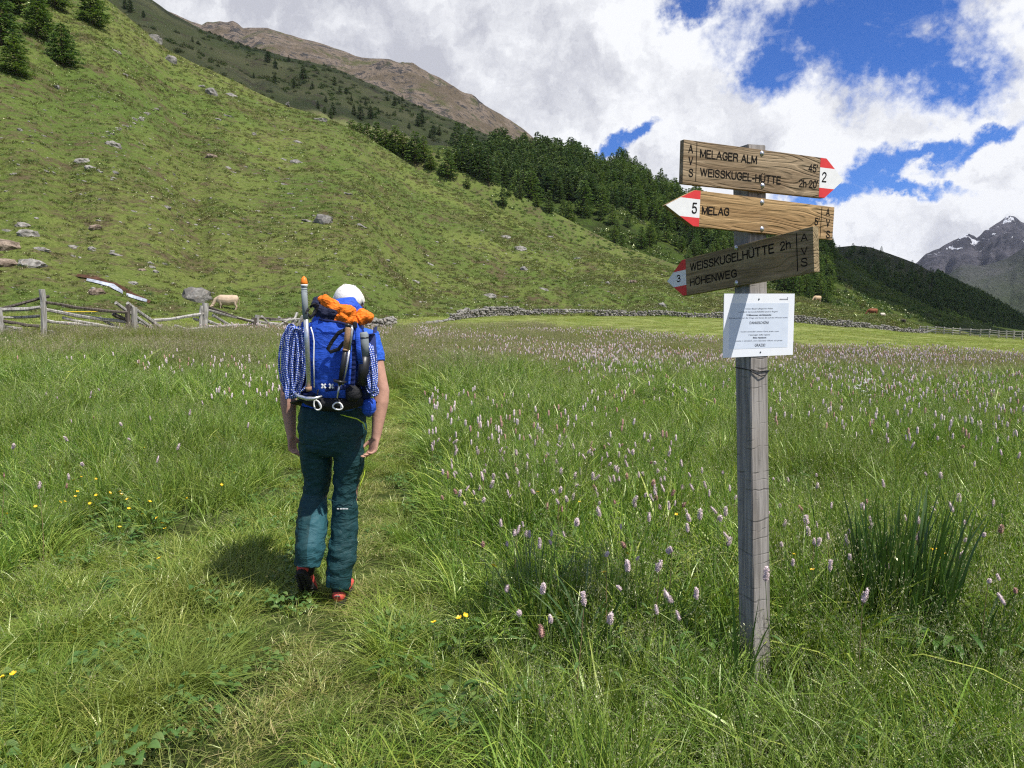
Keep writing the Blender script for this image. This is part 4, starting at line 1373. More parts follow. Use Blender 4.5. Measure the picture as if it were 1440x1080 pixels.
BIG = [
    (rk_grey, 455, 313, 30, 'large grey boulder alone in the middle of the slope above the walker'), (rk_pale, 432, 311, 14, 'pale stone lying against the uphill side of the large grey boulder'),
    ([rk_grey[4]], 277, 421, 48, 'rounded grey boulder beside the grazing cow behind the wooden fence'),
    (rk_brn, 8, 348, 44, 'huge brown rock slab at the picture edge low on the slope'), (rk_pale, 46, 372, 34, 'long pale streaked slab below the huge brown rock'),
    (rk_brn, 8, 372, 34, 'reddish broken rock under the huge brown slab'), (rk_pale, 38, 329, 30, 'flat pale stone just above the huge brown slab'),
    (rk_pale, 10, 324, 15, 'small rounded pale stone at the picture edge above the brown slab'), (rk_pale, 34, 317, 18, 'rough grey stone with scattered rubble above the flat pale one'), (rk_pale, 57, 350, 19, 'whitish flat stone to the side of the huge brown slab'),
    (rk_grey, 161, 357, 17, 'dark tilted stone with a shadow beneath it above the melting stream'), (rk_pale, 129, 350, 16, 'pale pointed stone near the dark tilted stone'), (rk_pale, 104, 348, 15, 'rounded pale stone between the brown slab and the pointed stone'),
    (rk_grey, 103, 360, 9, 'small two-toned stone under the rounded pale one'), (rk_pale, 187, 399, 15, 'rough pale stone uphill of the stream bank'), (rk_brn, 136, 412, 26, 'flat pinkish stone sunk in the grass beside the stream'),
    (rk_pale, 211, 370, 10, 'upper one of three pale stones in a line above the stream'), (rk_pale, 214, 376, 10, 'middle one of three pale stones in a line above the stream'), (rk_pale, 218, 382, 12, 'lowest of three pale stones in a line above the stream'), (rk_brn, 200, 380, 10, 'brownish stone beside the three pale stones in a line'),
    (rk_brn, 134, 321, 20, 'reddish brown rock in an eroded patch of the lower slope'),
    (rk_grey, 219, 55, 20, 'long dark outcrop near the skyline of the slope'), (rk_grey, 240, 86, 18, 'broken grey outcrop under the long dark one near the skyline'), (rk_pale, 162, 72, 13, 'pale stone high on the slope beside the larches'),
    (rk_grey, 77, 121, 20, 'dark flat rock in the turf below the larches'), (rk_pale, 175, 106, 10, 'small pale stone between larches and skyline'), (rk_grey, 283, 121, 16, 'upper end of a broken rock band running down the slope'),
    (rk_grey, 297, 131, 20, 'long lower end of the broken rock band'), (rk_grey, 325, 134, 16, 'brown speckled outcrop by the skyline past the rock band'), (rk_grey, 320, 163, 14, 'dark edged boulder under the rock band'), (rk_pale, 308, 168, 10, 'pale stone touching the dark edged boulder'),
    (rk_pale, 27, 183, 10, 'white stone lying alone on the bare turf at the upper edge'), (rk_pale, 61, 191, 7, 'tiny white stone next to the lone one on the upper turf'),
    (rk_pale, 158, 203, 22, 'pale rocks at the lower end of the stone row'), (rk_pale, 115, 227, 22, 'whitish outcrop below the stone row'), (rk_pale, 126, 236, 17, 'flat stones just under the whitish outcrop'), (rk_grey, 63, 240, 11, 'grey stone to the side of the whitish outcrop'),
    (rk_grey, 161, 242, 10, 'small dark stone under the whitish outcrop'), (rk_brn, 298, 221, 16, 'reddish outcrop in a bare patch mid slope'), (rk_pale, 327, 242, 9, 'upright pale stone below the reddish outcrop'),
    (rk_grey, 420, 200, 13, 'grey boulder beneath the skyline cairn'), (rk_grey, 418, 228, 17, 'long dark stone further below the skyline cairn'), (rk_grey, 398, 259, 12, 'first of three stones stepping down to the large boulder'), (rk_grey, 409, 272, 11, 'second of three stones stepping down to the large boulder'),
    (rk_grey, 425, 283, 10, 'third of three stones stepping down to the large boulder'), (rk_pale, 235, 292, 11, 'whitish stone lying alone low on the slope'), (rk_grey, 447, 168, 20, 'outcrop cutting the skyline where the slope begins to fall'),
    (rk_grey, 487, 272, 14, 'dark stone beside the green gully'), (rk_grey, 508, 317, 14, 'dark broken stone between the large boulder and the gully'), (rk_grey, 604, 371, 14, 'grey stone at the foot of the gully'), (rk_pale, 583, 396, 13, 'pale flat stone above the walker near the slope foot'),
    (rk_pale, 545, 366, 9, 'round pale stone above the walker'), (rk_pale, 732, 350, 18, 'large pale tilted stone on the second spur'), (rk_pale, 711, 334, 14, 'flat pale stone just above the large tilted one'), (rk_pale, 677, 324, 8, 'small pale stone uphill of the flat one on the spur'),
    (rk_grey, 736, 379, 13, 'grey stone below the large pale tilted stone'), (rk_pale, 763, 406, 14, 'pale stone by the slope foot behind the wall'), (rk_pale, 689, 417, 20, 'row of pale stones at the slope foot behind the wall'), (rk_pale, 667, 421, 10, 'upright pale stone beside the stone row at the slope foot'),
    (rk_brn, 891, 397, 12, 'brown stone low on the far spur near the signpost'), (rk_pale, 772, 333, 12, 'grey stone high on the second spur'), (rk_grey, 812, 363, 14, 'dark brown outcrop in the spur turf'), (rk_grey, 929, 430, 15, 'flat grey stone at the spur foot near the signpost')]
for b in BIG:
    put_rock(b[0], b[1], b[2], b[3], b[4], 'rocks on the sunlit hillside')

# the row of small stones up the slope and the loose stones
row = []
for i in range(22):
    f = i / 21
    row.append((222 - 72 * f + rnd.uniform(-5, 5) * (0.3 + f), 152 + 40 * f + rnd.uniform(-3, 3), rnd.uniform(4, 9)))
for px, py, w in row:
    put_rock(rk_pale, px, py, w, 'small pale stone in the row of stones running up the slope', 'stones of the row up the slope')
for i in range(120):
    q = rnd.random()
    if q < .45: px, py = rnd.uniform(0, 250), rnd.uniform(235, 420)
    elif q < .8: px, py = rnd.uniform(250, 620), rnd.uniform(150, 430)
    else: px, py = rnd.uniform(600, 980), rnd.uniform(330, 435)
    a, e = ae(px, py)
    if e > np.interp(a, hillA.ra, hillA.re) - .015: continue
    put_rock(rk_pale if rnd.random() < .65 else rk_grey, px, py, rnd.choice([3.5, 4.5, 5.5, 6.5, 8.5]), 'small stone lying loose in the turf of the sunlit hillside', 'small loose stones on the sunlit hillside')
g_ = R_(640)
x, y, z = hill_points(hillA, 3400, -0.76, 0.55, 0.0, 0.9, g_, lambda x, y, z, t: g_.random(len(x)) < np.clip(.25 + 1.6 * fbm(x, y, .04, 3, seed=44) + .5 * (x < -30) * (t < .4), 0.04, 1))
n = len(x)
scatter('hillside_stones', [rock_mesh(650 + i, .5, 1, 5, M['rock_pale']) for i in range(3)], np.stack([x, y, z], 1), g_.random((n, 3)) * np.array([.4, .4, 6.28]), .08 + .24 * g_.random(n) ** 2.5, g_.integers(0, 3, n),
        'countless tiny pale stones strewn through the turf of the hillside')

# cairn on the skyline
p, t = hillA.hit(405, 150)
q = hillA.P(np.array([ae(405, 150)[0]]), np.array([.99])); p = Vector((float(q[0][0]), float(q[1][0]), float(q[2][0])))
cr = tag(empty('cairn', p), 'small stone cairn with an upright stick on the skyline of the slope', 'cairn')
for i in range(7):
    o = link('stone', rk_grey[i % 5], cr); o.location = (rnd.uniform(-.7, .7) * (1 - i / 8), rnd.uniform(-.4, .4), .2 + i * .16); o.scale = (.6 - .05 * i, .5 - .04 * i, .35); o.rotation_euler = (0, 0, i * 1.3)
mb = MB(); mb.tube([p + Vector((0, 0, .8)), p + Vector((.05, 0, 2.6))], .06, 6)
M['wood_grey'] = None


def wood(name, a, b, c, scale=1.0, saw=0.0, axis=2, flame=0.0, rough=.8):
    """weathered timber: grain stretched along the object's axis"""
    m, g = new_mat(name)
    P = g.n('ShaderNodeTexCoord').outputs['Object']
    st = [1.0, 1.0, 1.0]; st[axis] = 0.045
    Pg = g.scalev(P, tuple(st))
    warp = g.noise(g.scalev(P, tuple(0.30 if i == axis else 1.0 for i in range(3))), 7 * scale, 3, .5)
    wv = g.vm('ADD', Pg, g.n('ShaderNodeCombineXYZ', {0: g.m('MULTIPLY', warp, .035 / scale), 1: 0.0, 2: g.m('MULTIPLY', warp, .05 / scale) if axis != 2 else 0.0}).outputs[0])
    n1 = g.noise(wv, 55 * scale, 5, .65, .3)
    n2 = g.noise(P, 3.5 * scale, 3)
    n3 = g.noise(Pg, 260 * scale, 3, .7)
    c_ = g.mix(g.ss(n1, .36, .62), a, b)
    c_ = g.mix(g.ss(n2, .45, .7, 0, .5), c_, c)
    c_ = g.mix(g.ss(n3, .55, .75, 0, .5), c_, tuple(q * .5 for q in a))
    h = g.m('ADD', n1, g.m('MULTIPLY', n3, .35))
    if flame:
        fs = [1.0, 1.0, 1.0]; fs[axis] = 0.16
        fl_ = g.noise(g.scalev(P, tuple(fs)), 7.0, 2, .45, .25)
        li = g.ss(g.m('SINE', g.m('MULTIPLY', fl_, 150.0)), .1, 1.0)
        li = g.m('MULTIPLY', li, g.ss(g.noise(P, 2.2, 2), .38, .58, .25, 1.0))
        c_ = g.mix(g.m('MULTIPLY', li, flame), c_, tuple(q * .42 for q in a))
        h = g.m('SUBTRACT', h, g.m('MULTIPLY', li, .6))
        st_ = g.ss(g.noise(P, 5.0, 4, .6), .52, .72, 0, .45)
        c_ = g.mix(st_, c_, (0.11, 0.095, 0.08))
    if saw:
        sp = g.n('ShaderNodeSeparateXYZ', {0: P})
        s2 = g.m('ADD', g.m('MULTIPLY', sp.outputs[axis], 150.0), g.m('MULTIPLY', n2, 30.0))
        sw = g.m('MULTIPLY', g.ss(g.m('SINE', s2), .75, 1.0), g.ss(g.noise(g.scalev(P, (.3, .3, 4.0)), 9.0, 3), .48, .62))
        c_ = g.mix(g.m('MULTIPLY', sw, saw), c_, tuple(q * .45 for q in a))
        h = g.m('SUBTRACT', h, g.m('MULTIPLY', sw, .5))
    bmp = g.n('ShaderNodeBump', {'Height': h, 'Strength': .7, 'Distance': .004 / scale})
    pbsdf(g, c_, rough, bmp.outputs[0], spec=.25)
    return m


M['wood_grey'] = wood('weathered_fence_wood', (0.19, 0.18, 0.16), (0.47, 0.45, 0.41), (0.32, 0.29, 0.25), .5)
M['wood_dark'] = wood('dark_rotten_wood', (0.045, 0.038, 0.03), (0.14, 0.12, 0.10), (0.08, 0.06, 0.05), .5)
mb.build('stick', M['wood_dark'], cr)

# ================================================================ left fence, broken in places
fence_line = [(0, 18.5), (60, 19.0), (184, 21.5), (288, 25.0), (358, 29.5), (412, 33.0), (470, 36.5), (530, 40)]


def fY(px):
    return float(np.interp(px, [q[0] for q in fence_line], [q[1] for q in fence_line]))


fe = tag(empty('wooden_fence', at(200, 470, 22)), 'old grey split-rail fence with crooked posts and fallen rails behind the meadow', 'fence')


def post(px, ytop, dx, wpx, par, mat, Y=None, yb=478):
    Y = Y or fY(px)
    t_ = at(px + dx, ytop, Y); b_ = at(px, yb, Y)
    b_.z = min(b_.z, gz(b_.x, b_.y) - .2)
    r = wpx * Y / FPX / 2
    mb = MB(); k_ = 5
    pts = [b_.lerp(t_, i / k_) + Vector((rnd.uniform(-.02, .02), rnd.uniform(-.02, .02), 0)) for i in range(k_ + 1)]
    mb.tube(pts, [r * rnd.uniform(.9, 1.12) for _ in pts], 7)
    o = mb.build('post', mat, par)
    return o


for px, yt, dx, w in [(60, 407, 0, 8.5), (180, 429, -1, 7), (188.5, 432, 0, 8.5), (288.5, 426, 0, 8), (282.5, 430, 0, 5), (356, 447, 1, 7), (360.5, 443, 1, 6), (405, 450, 11, 4), (411, 444, 14, 4), (425, 452, -3, 5), (2, 432, -3, 8), (468, 452, 0, 6), (508, 452, 0, 6)]:
    post(px, yt, dx, w, fe, M['wood_grey'] if w != 7 else M['wood_dark'])


def rail(x0, y0, x1, y1, wpx=4.2, par=None, mat=None, dY=(0, 0), sag=0.0, name='rail'):
    Y0, Y1 = fY(x0) + dY[0], fY(x1) + dY[1]
    a_, b_ = at(x0, y0, Y0), at(x1, y1, Y1)
    mb = MB(); k_ = 6
    pts = []
    for i in range(k_ + 1):
        f = i / k_
        p = a_.lerp(b_, f); p.z -= sag * 4 * f * (1 - f)
        pts.append(p + Vector((0, rnd.uniform(-.02, .02), rnd.uniform(-.015, .015))))
    r = wpx * 1.15 * (Y0 + Y1) / 2 / FPX / 2
    mb.tube(pts, [r * rnd.uniform(.8, 1.15) for _ in pts], 6)
    return mb.build(name, mat or M['wood_grey'], par or fe)


for r_ in [(64, 425, 179, 440, 4), (64, 436, 184, 453, 4.5), (64, 451, 144, 458, 4), (67, 464, 98, 470, 2.5), (-30, 441, 70, 416, 4), (-40, 437, 56, 432, 4.5), (-40, 444, 56, 445, 3.5), (-5, 448, 56, 459, 4),
           (-20, 452, 30, 462, 4), (163, 426, 244, 479, 4.5), (180, 426, 240, 470, 4.5), (159, 441, 187, 452, 5), (195, 452, 243, 473, 4), (215, 451, 285, 441, 4), (235, 465, 285, 461, 3.8), (257, 470, 300, 471, 2.5),
           (292, 431, 352, 452, 3), (292, 435, 357, 452, 3), (290, 450, 311, 458, 4), (293, 459, 356, 456, 3.6), (291, 466, 345, 474, 3), (272, 448, 296, 453, 3), (361, 447, 414, 448, 3.2), (364, 452, 408, 456, 3.2), (362, 456, 412, 468, 3),
           (366, 462, 404, 466, 3), (356, 470, 400, 474, 3.2), (368, 445, 396, 470, 3.2), (376, 466, 408, 448, 3.2), (392, 446, 424, 470, 3), (362, 459, 424, 461, 3.4), (398, 453, 440, 466, 3), (140, 447, 182, 466, 3.4), (300, 444, 350, 470, 3.2), (246, 458, 286, 468, 3.2), (88, 446, 176, 463, 3.4), (380, 450, 428, 448, 2.6), (386, 461, 430, 456, 2.6), (404, 466, 418, 440, 3.5), (410, 470, 430, 444, 3), (415, 452, 470, 458, 2.6), (415, 462, 470, 464, 2.6), (470, 457, 530, 462, 2.6), (470, 464, 530, 467, 2.6)]:
    rail(*r_[:5], dY=(rnd.uniform(-.12, .12), rnd.uniform(-.12, .12)), sag=.03, mat=M['wood_grey'] if rnd.random() < .85 else M['wood_dark'])
M['yellow_tape'] = simple('yellow_rope', (0.75, 0.55, 0.04), .5)
mb = MB(); mb.tube([at(66, 436, 19.4), at(100, 438.5, 20.0), at(146, 438, 20.8)], .012, 5)
tag(mb.build('fence_rope', M['yellow_tape']), 'thin yellow rope strung between two posts of the old rail fence', 'rope')

# rubble in the corner at the fence
for px, py, w, lb in [(6, 455, 16, 'dark rounded stone in the heap under the fence end'), (17, 452, 12, 'smaller dark stone beside the rounded one in the heap'), (26, 457, 10, 'outermost dark stone of the heap under the fence end')]:
    Y = 19.5; p = at(px, py, Y); p.z = min(p.z, gz(p.x, p.y) + .25)
    o = link('field_stone', rk_grey[int(w) % 5]); s_ = w * Y / FPX / 2; o.location = p; o.scale = (s_, s_, s_ * 1.2); tag(o, lb, 'stone', 'stones heaped at the fence end')

# ================================================================ stream: white meltwater in a dark cut
def ribbon(pts, mat, name, lift=0.03, kind='structure', label=None):
    V, F = [], []
    for i, (px, py, w) in enumerate(pts):
        p = hillA.hit(px, py)[0] if py < 448 else None
        if p is None:
            Y = fY(px) + 1.5 if px < 400 else 40
            p = at(px, py, Y)
        d = w * p.y / FPX / 2
        for k_ in (-1, 0, 1):
            V.append((p.x + k_ * d * .5, p.y + k_ * d * 1.6, p.z + lift + k_ * .10 * (py < 448)))
    for i in range(len(pts) - 1):
        for k_ in (0, 1):
            F.append((i * 3 + k_, i * 3 + 3 + k_, i * 3 + 4 + k_, i * 3 + 1 + k_))
    o = link(name, mesh_np(name, V, F, mat, True))
    return tag(o, label, kind=kind)


M['foam'] = simple('foaming_water', (0.42, 0.45, 0.50), .35, var=.28, scale=2.5, bump=.15, spec=.5, bscale=3)
M['mud'] = simple('dark_bank_soil', (0.085, 0.045, 0.03), .95, var=.4, scale=2, bump=.12, spec=.05)
ribbon([(108, 389, 2), (118, 390, 6), (130, 392, 8), (142, 396, 5), (150, 399, 3), (163, 402, 2.5), (175, 409, 3), (186, 416, 3.5), (200, 422, 3.5), (211, 427, 2)], M['mud'], 'stream_bank', .12)
ribbon([(122, 396, .8), (132, 398, 2), (144, 401, 2.4), (150, 402.5, 3.6), (157, 404, 4.8), (163, 408, 3.6), (170, 412, 2), (173, 414.5, .4)], M['foam'], 'stream', .17)
ribbon([(178, 417, .6), (184, 419, 2.0), (190, 421, 1.7), (195, 422.5, 2.1), (200, 424, 1.4), (207, 426, .5)], M['foam'], 'stream', .17)
ribbon([(312, 463, 2), (322, 466, 6), (335, 470, 6), (348, 473, 3)], M['foam'], 'stream', .30)

# ================================================================ dry stone wall across the valley and the far fence
wall_line = [(505, 470, 37), (530, 469, 38), (560, 466, 42), (590, 461, 50), (620, 457, 58), (660, 452, 68), (700, 450, 76), (740, 449, 82), (790, 446, 86), (850, 442, 88), (890, 439, 90), (935, 437, 91), (975, 442, 92), (1000, 443, 92),
             (1050, 442, 93), (1100, 446, 94), (1130, 450, 95), (1165, 456, 96), (1200, 463, 98), (1240, 467, 101), (1280, 470, 105), (1300, 471, 108)]
g_ = R_(700)
wp = [at(*q) for q in wall_line]
sw = tag(empty('dry_stone_wall', wp[10]), 'low grey dry stone wall running across the valley behind the meadow', 'wall')
cum = [0]
for i in range(1, len(wp)): cum.append(cum[-1] + (wp[i] - wp[i - 1]).length)
L_ = cum[-1]
pos = []; rot = []; sclr = []
k_ = 0
for s_ in np.arange(0, L_, .24):
    i = min(int(np.searchsorted(cum, s_)), len(wp) - 1); i = max(i, 1)
    f = (s_ - cum[i - 1]) / (cum[i] - cum[i - 1]); p = wp[i - 1].lerp(wp[i], f)
    hgt = .90 + .40 * float(fbm(np.array([s_]), np.array([0.]), .12, 3, seed=60)[0])
    if float(fbm(np.array([s_]), np.array([5.]), .05, 2, seed=61)[0]) < -.30: hgt *= .35
    base = gz(p.x, p.y)
    base = max(base, p.z - .5)
    for layer in range(max(1, int(hgt / .2))):
        for d in (-.22, .22):
            pos.append((p.x + g_.normal(0, .08), p.y + d + g_.normal(0, .06), base + .08 + layer * .2 + g_.normal(0, .03)))
            rot.append(g_.normal(0, .3, 3) + np.array([0, 0, g_.random() * 6.28])); sclr.append(.13 + .15 * g_.random())
stones_w = [rock_mesh(710 + i, .55, 1, 6, M['rock_pale'] if i % 2 else M['rock']) for i in range(4)]
P0 = np.array(pos) - np.array(sw.location)
scatter('wall_stones', stones_w, P0, np.array(rot), np.array(sclr), g_.integers(0, 4, len(pos)), None, sw)

ff = tag(empty('wooden_fence', at(1370, 472, 100)), 'long pale rail fence at the far edge of the mown meadow', 'fence')
fpts = [(1293, 471, 107), (1304, 469, 106), (1315, 472, 105), (1327, 473, 104), (1339, 473, 103), (1350, 473, 103), (1364, 473, 102), (1378, 474, 101), (1391, 474, 100), (1404, 476, 98), (1415, 480, 95), (1425, 484, 92), (1436, 489, 88), (1450, 494, 84), (1480, 505, 78), (1520, 520, 70)]
prev = None
for px, py, Y in fpts:
    b_ = at(px, py, Y); b_.z = max(b_.z, gz(b_.x, b_.y)) - .1
    t_ = b_ + Vector((rnd.uniform(-.08, .08), 0, 1.25))
    mb = MB(); mb.tube([b_ - Vector((0, 0, .3)), t_], [.10, .085], 6); mb.build('post', M['wood_grey'], ff)
    if prev:
        for h in (.45, .78, 1.08):
            mb = MB(); mb.tube([prev + Vector((-.1, -.1, h + rnd.uniform(-.06, .06))), b_ + Vector((.1, -.1, h + rnd.uniform(-.06, .06)))], .055, 5); mb.build('rail', M['wood_grey'], ff)
    prev = b_
mb = MB(); mb.tube([at(1296, 470, 105), at(1316, 463, 104)], .13, 6)
tag(mb.build('fallen_log', M['wood_grey']), 'pale log leaning against the near end of the far rail fence', 'log')

# ================================================================ cows
def cow(p, L, heading, col, label, graze=True, lying=False):
    """body length L; heading = direction of the head in the ground plane"""
    m = simple('cow_hide', col, .8, var=.15, scale=4)
    r = empty('cow', p)
    s_ = L / 1.6
    mb = MB(); c = lambda x, y, z: Vector((x * s_, y * s_, z * s_))
    lg = .60 if not lying else .12
    body = [(-.86, lg + .30), (-.80, lg + .32), (-.5, lg + .30), (-.1, lg + .24), (.3, lg + .27), (.62, lg + .33), (.78, lg + .38)]
    rad = [(.12, .16), (.28, .33), (.34, .40), (.38, .45), (.36, .43), (.29, .38), (.16, .24)]
    mb.tube([c(x, 0, z) for x, z in body], [(a * s_, b * s_) for a, b in rad], 12, up=(0, 0, 1))
    hz = .12 if graze else 1.35
    hx = 1.32 if graze else 1.25
    mb.tube([c(.62, 0, lg + .42), c(.9, 0, lg + .30 if graze else 1.25), c(hx - .12, 0, hz + .22 if graze else hz)], [(.15 * s_, .22 * s_), (.12 * s_, .17 * s_), (.10 * s_, .12 * s_)], 10, up=(0, 0, 1))
    mb.tube([c(hx - .16, 0, hz + .30 if graze else hz + .05), c(hx - .04, 0, hz + .16 if graze else hz), c(hx + .06, 0, hz if graze else hz - .12), c(hx + .10, 0, hz - .06 if graze else hz - .2)],
            [(.12 * s_, .12 * s_), (.12 * s_, .13 * s_), (.08 * s_, .09 * s_), (.06 * s_, .05 * s_)], 10, up=(0, 1, 0))
    for sy in (-1, 1):
        if not lying:
            for x0, kx, fx in ((.50, .52, .50), (-.62, -.72, -.62)):
                mb.tube([c(x0, sy * .17, lg + .15), c(x0 - .02, sy * .18, lg - .1), c(kx, sy * .17, lg * .5), c(fx, sy * .17, .06), c(fx + .05, sy * .17, 0)],
                        [.13 * s_, .10 * s_, .055 * s_, .045 * s_, .06 * s_], 8)
        else:
            mb.tube([c(.5, sy * .22, .25), c(.8, sy * .25, .08), c(.5, sy * .3, .05)], [.12 * s_, .07 * s_, .05 * s_], 8)
            mb.tube([c(-.5, sy * .25, .25), c(-.2, sy * .34, .10), c(-.5, sy * .38, .05)], [.15 * s_, .08 * s_, .05 * s_], 8)
        mb.tube([c(hx - .14, sy * .10, hz + .28 if graze else hz + .1), c(hx - .18, sy * .24, hz + .24 if graze else hz + .08)], [(.05 * s_, .03 * s_), (.02 * s_, .015 * s_)], 6)
        mb.tube([c(hx - .2, sy * .07, hz + .34 if graze else hz + .15), c(hx - .24, sy * .16, hz + .42 if graze else hz + .24)], [.025 * s_, .008 * s_], 6)
    mb.tube([c(-.80, 0, lg + .48), c(-.93, 0, lg + .3), c(-.93, 0, lg - .2)], [.04 * s_, .025 * s_, .03 * s_], 6)
    mb.ball(c(-.42, 0, lg + .02), (.17 * s_, .14 * s_, .12 * s_))
    me = mb.mesh('body', m, True)
    o = link('body', me, r)
    md = o.modifiers.new('remesh', 'REMESH'); md.mode = 'VOXEL'; md.voxel_size = .035 * s_; md.use_smooth_shade = True
    md = o.modifiers.new('smooth', 'SMOOTH'); md.iterations = 3
    r.rotation_euler = (0, 0, heading)
    return tag(r, label, 'cow', 'cows grazing on the alp')


p, t = hillA.hit(320, 434)
p.z -= .15
cow(p, 27 * p.y / FPX, math.radians(192), (0.50, 0.38, 0.27), 'pale cream cow grazing beside the rounded boulder behind the fence')
for px, py, hp, col, lb, hd in [(1007 + 142, 425, 9, (0.50, 0.36, 0.22), 'light brown cow high on the far meadow beside the signpost', 200), (1227, 443, 9, (0.26, 0.09, 0.04), 'reddish brown cow at the edge of the dark wood', 170),
                                (1241, 446, 6, (0.62, 0.55, 0.45), 'whitish cow behind the reddish brown one by the wood', 20), (1270, 455, 6, (0.08, 0.06, 0.05), 'dark cow lying low on the far meadow', 100)]:
    p, t = hillA.hit(px, py)
    cow(p, hp * 1.25 * p.y / FPX, math.radians(hd), col, lb, graze=True)

# small lone tree on the knoll of the wooded skyline
a = ae(862, 231)[0]; q = hillE.P(np.array([a]), np.array([.99])); p = Vector((float(q[0][0]), float(q[1][0]), float(q[2][0])))
r = empty('lone_pine', p)
mb = MB(); mb.tube([p, p + Vector((.1, 0, 2.4))], [.12, .08], 6); mb.build('trunk', M['bark'], r)
o = link('crown', bush_mesh('crown', .9, .9, 120, .2, M['needle_dark'], 777), r); o.location = (.1, 0, 2.6)
tag(r, 'tiny lone tree with a round crown on the bare knoll of the skyline', 'tree')

# ================================================================ flowers
M['bistort'] = simple('bistort_pink', (0.64, 0.52, 0.52), .8, var=.25, scale=60, spec=.1)
M['bistort_brown'] = simple('faded_bistort', (0.45, 0.27, 0.22), .85, var=.25, scale=60, spec=.1)
M['stem'] = simple('flower_stem', (0.12, 0.17, 0.05), .7)
M['stem_red'] = simple('reddish_stem', (0.22, 0.15, 0.08), .7)
M['butter'] = simple('buttercup_yellow', (0.85, 0.55, 0.02), .35, spec=.6)
M['white_fl'] = simple('umbel_white', (0.72, 0.74, 0.66), .8)


def spike_mesh(seed, L=.045, r=.0085, n=150):
    g2_ = R_(seed)
    t = g2_.random(n); th = g2_.random(n) * 6.283
    pr = np.sin(np.clip(t * .9 + .08, 0, 1) * np.pi) ** .45
    rr = r * pr
    c_ = np.stack([np.cos(th) * rr, np.sin(th) * rr, t * L], 1)
    o_ = np.stack([np.cos(th), np.sin(th), .3 + g2_.normal(0, .5, n)], 1)
    sd = np.stack([-np.sin(th), np.cos(th), 0 * th], 1) * .0022
    tip = c_ + o_ * .0050 + g2_.normal(0, .001, (n, 3))
    V = np.stack([c_ - sd, c_ + sd, tip], 1).reshape(-1, 3)
    F = np.arange(n * 3).reshape(-1, 3)
    # core
    mb = MB(); mb.tube([Vector((0, 0, 0)), Vector((0, 0, L * .2)), Vector((0, 0, L * .7)), Vector((0, 0, L))], [r * .4, r * .85, r * .8, r * .25], 6)
    cv = np.array(mb.v); cf = []
    for f in mb.f:
        for i in range(1, len(f) - 1): cf.append((f[0], f[i], f[i + 1]))
    return np.concatenate([V, cv]), np.concatenate([F, np.array(cf) + len(V)])


heads = []
for i in range(5):
    v, f = spike_mesh(800 + i, [.050, .030, .058, .040, .052][i], [.0086, .0075, .009, .0088, .0072][i])
    heads.append((mesh_np('flower_head', v, f, M['bistort']), mesh_np('flower_head', v, f, M['bistort_brown'])))


def stem_mesh(h, seed, mat):
    r = random.Random(seed)
    mb = MB(); b = Vector((r.uniform(-.05, .05), r.uniform(-.05, .05), 0))
    pts = [Vector((0, 0, h)) * s + b * (1 - s) ** 2 for s in (0, .35, .7, 1)]
    mb.tube(pts, [.0022, .002, .0016, .0013], 5, cap=False)
    return mb.mesh('stem', mat)


stems = [stem_mesh(.48, i, M['stem'] if i < 4 else M['stem_red']) for i in range(5)]
lv, lf, lt = leaves_(1, 0.001, .14, R_(811), .12, .022, .8)
leafm = mesh_np('leaf', lv, lf, M['herb']); set_tint(leafm, lt)


def bistort(x, y, hh, label, group, brown=False, sc_=1.0):
    r = empty('bistort_flower', (x, y, gz(x, y)))
    st = link('stem', stems[rnd.randrange(5)], r); st.scale = (1, 1, hh / .48)
    hd = link('flower_head', heads[rnd.randrange(5)][1 if brown else 0], r); hd.location = (0, 0, hh - .006); hd.scale = (sc_,) * 3
    hd.rotation_euler = (rnd.gauss(0, .28), rnd.gauss(0, .28), rnd.random() * 6)
    lf_ = link('leaf', leafm, r); lf_.rotation_euler = (0, 0, rnd.random() * 6.28); lf_.location = (0, 0, hh * .2)
    r.rotation_euler = (rnd.gauss(0, .05), rnd.gauss(0, .05), 0)
    return tag(r, label, 'flower', group)


def place_head(px, py, hh):
    """ground point of a flower whose head (hh above ground) is seen at the pixel"""
    a, e = ae(px, py)
    Y = 3.0
    for _ in range(12):
        Y = (gz(a * Y, Y) + hh - CAMZ) / e
        Y = min(max(Y, 1.2), 40)
    return a * Y, Y


z4 = [(155, 205), (115, 325), (183, 325), (225, 238), (247, 243), (265, 268), (290, 222), (318, 262), (403, 265), (500, 200), (475, 265), (433, 310), (360, 325), (760, 240), (760, 315), (717, 365), (790, 440), (868, 380), (993, 350),
      (1015, 335), (916, 440), (943, 425), (1085, 235), (1270, 300), (1325, 280), (180, 545), (310, 662), (335, 560), (403, 712), (380, 785), (550, 610), (775, 530), (733, 685), (997, 650), (1060, 685), (1140, 580), (1025, 600), (700, 165), (490, 90),
      (410, 45), (463, 95), (655, 105), (718, 95), (833, 95), (877, 120), (900, 65), (950, 80), (1010, 130), (1035, 100), (1045, 115), (1095, 130), (1130, 180), (1157, 180), (1118, 30), (990, 40), (1280, 150), (1262, 185), (1312, 160), (1340, 75), (690, 45), (320, 50), (205, 55), (935, 190), (452, 140)]
z5 = [(375, 40), (372, 95), (290, 115), (440, 118), (405, 110), (395, 145), (475, 165), (430, 185), (410, 185), (525, 190), (550, 185), (598, 118), (627, 105), (560, 140), (285, 190), (345, 275), (483, 290), (570, 245), (655, 260), (733, 165), (1000, 175),
      (1010, 240), (1085, 325), (1143, 320), (1190, 370), (1168, 420), (250, 320), (245, 30), (605, 405), (815, 95), (1155, 75), (1120, 30), (620, 40), (766, 88), (800, 160), (910, 20), (912, 50), (1088, 145), (1155, 140), (990, 60), (1010, 105), (355, 105), (248, 75)]
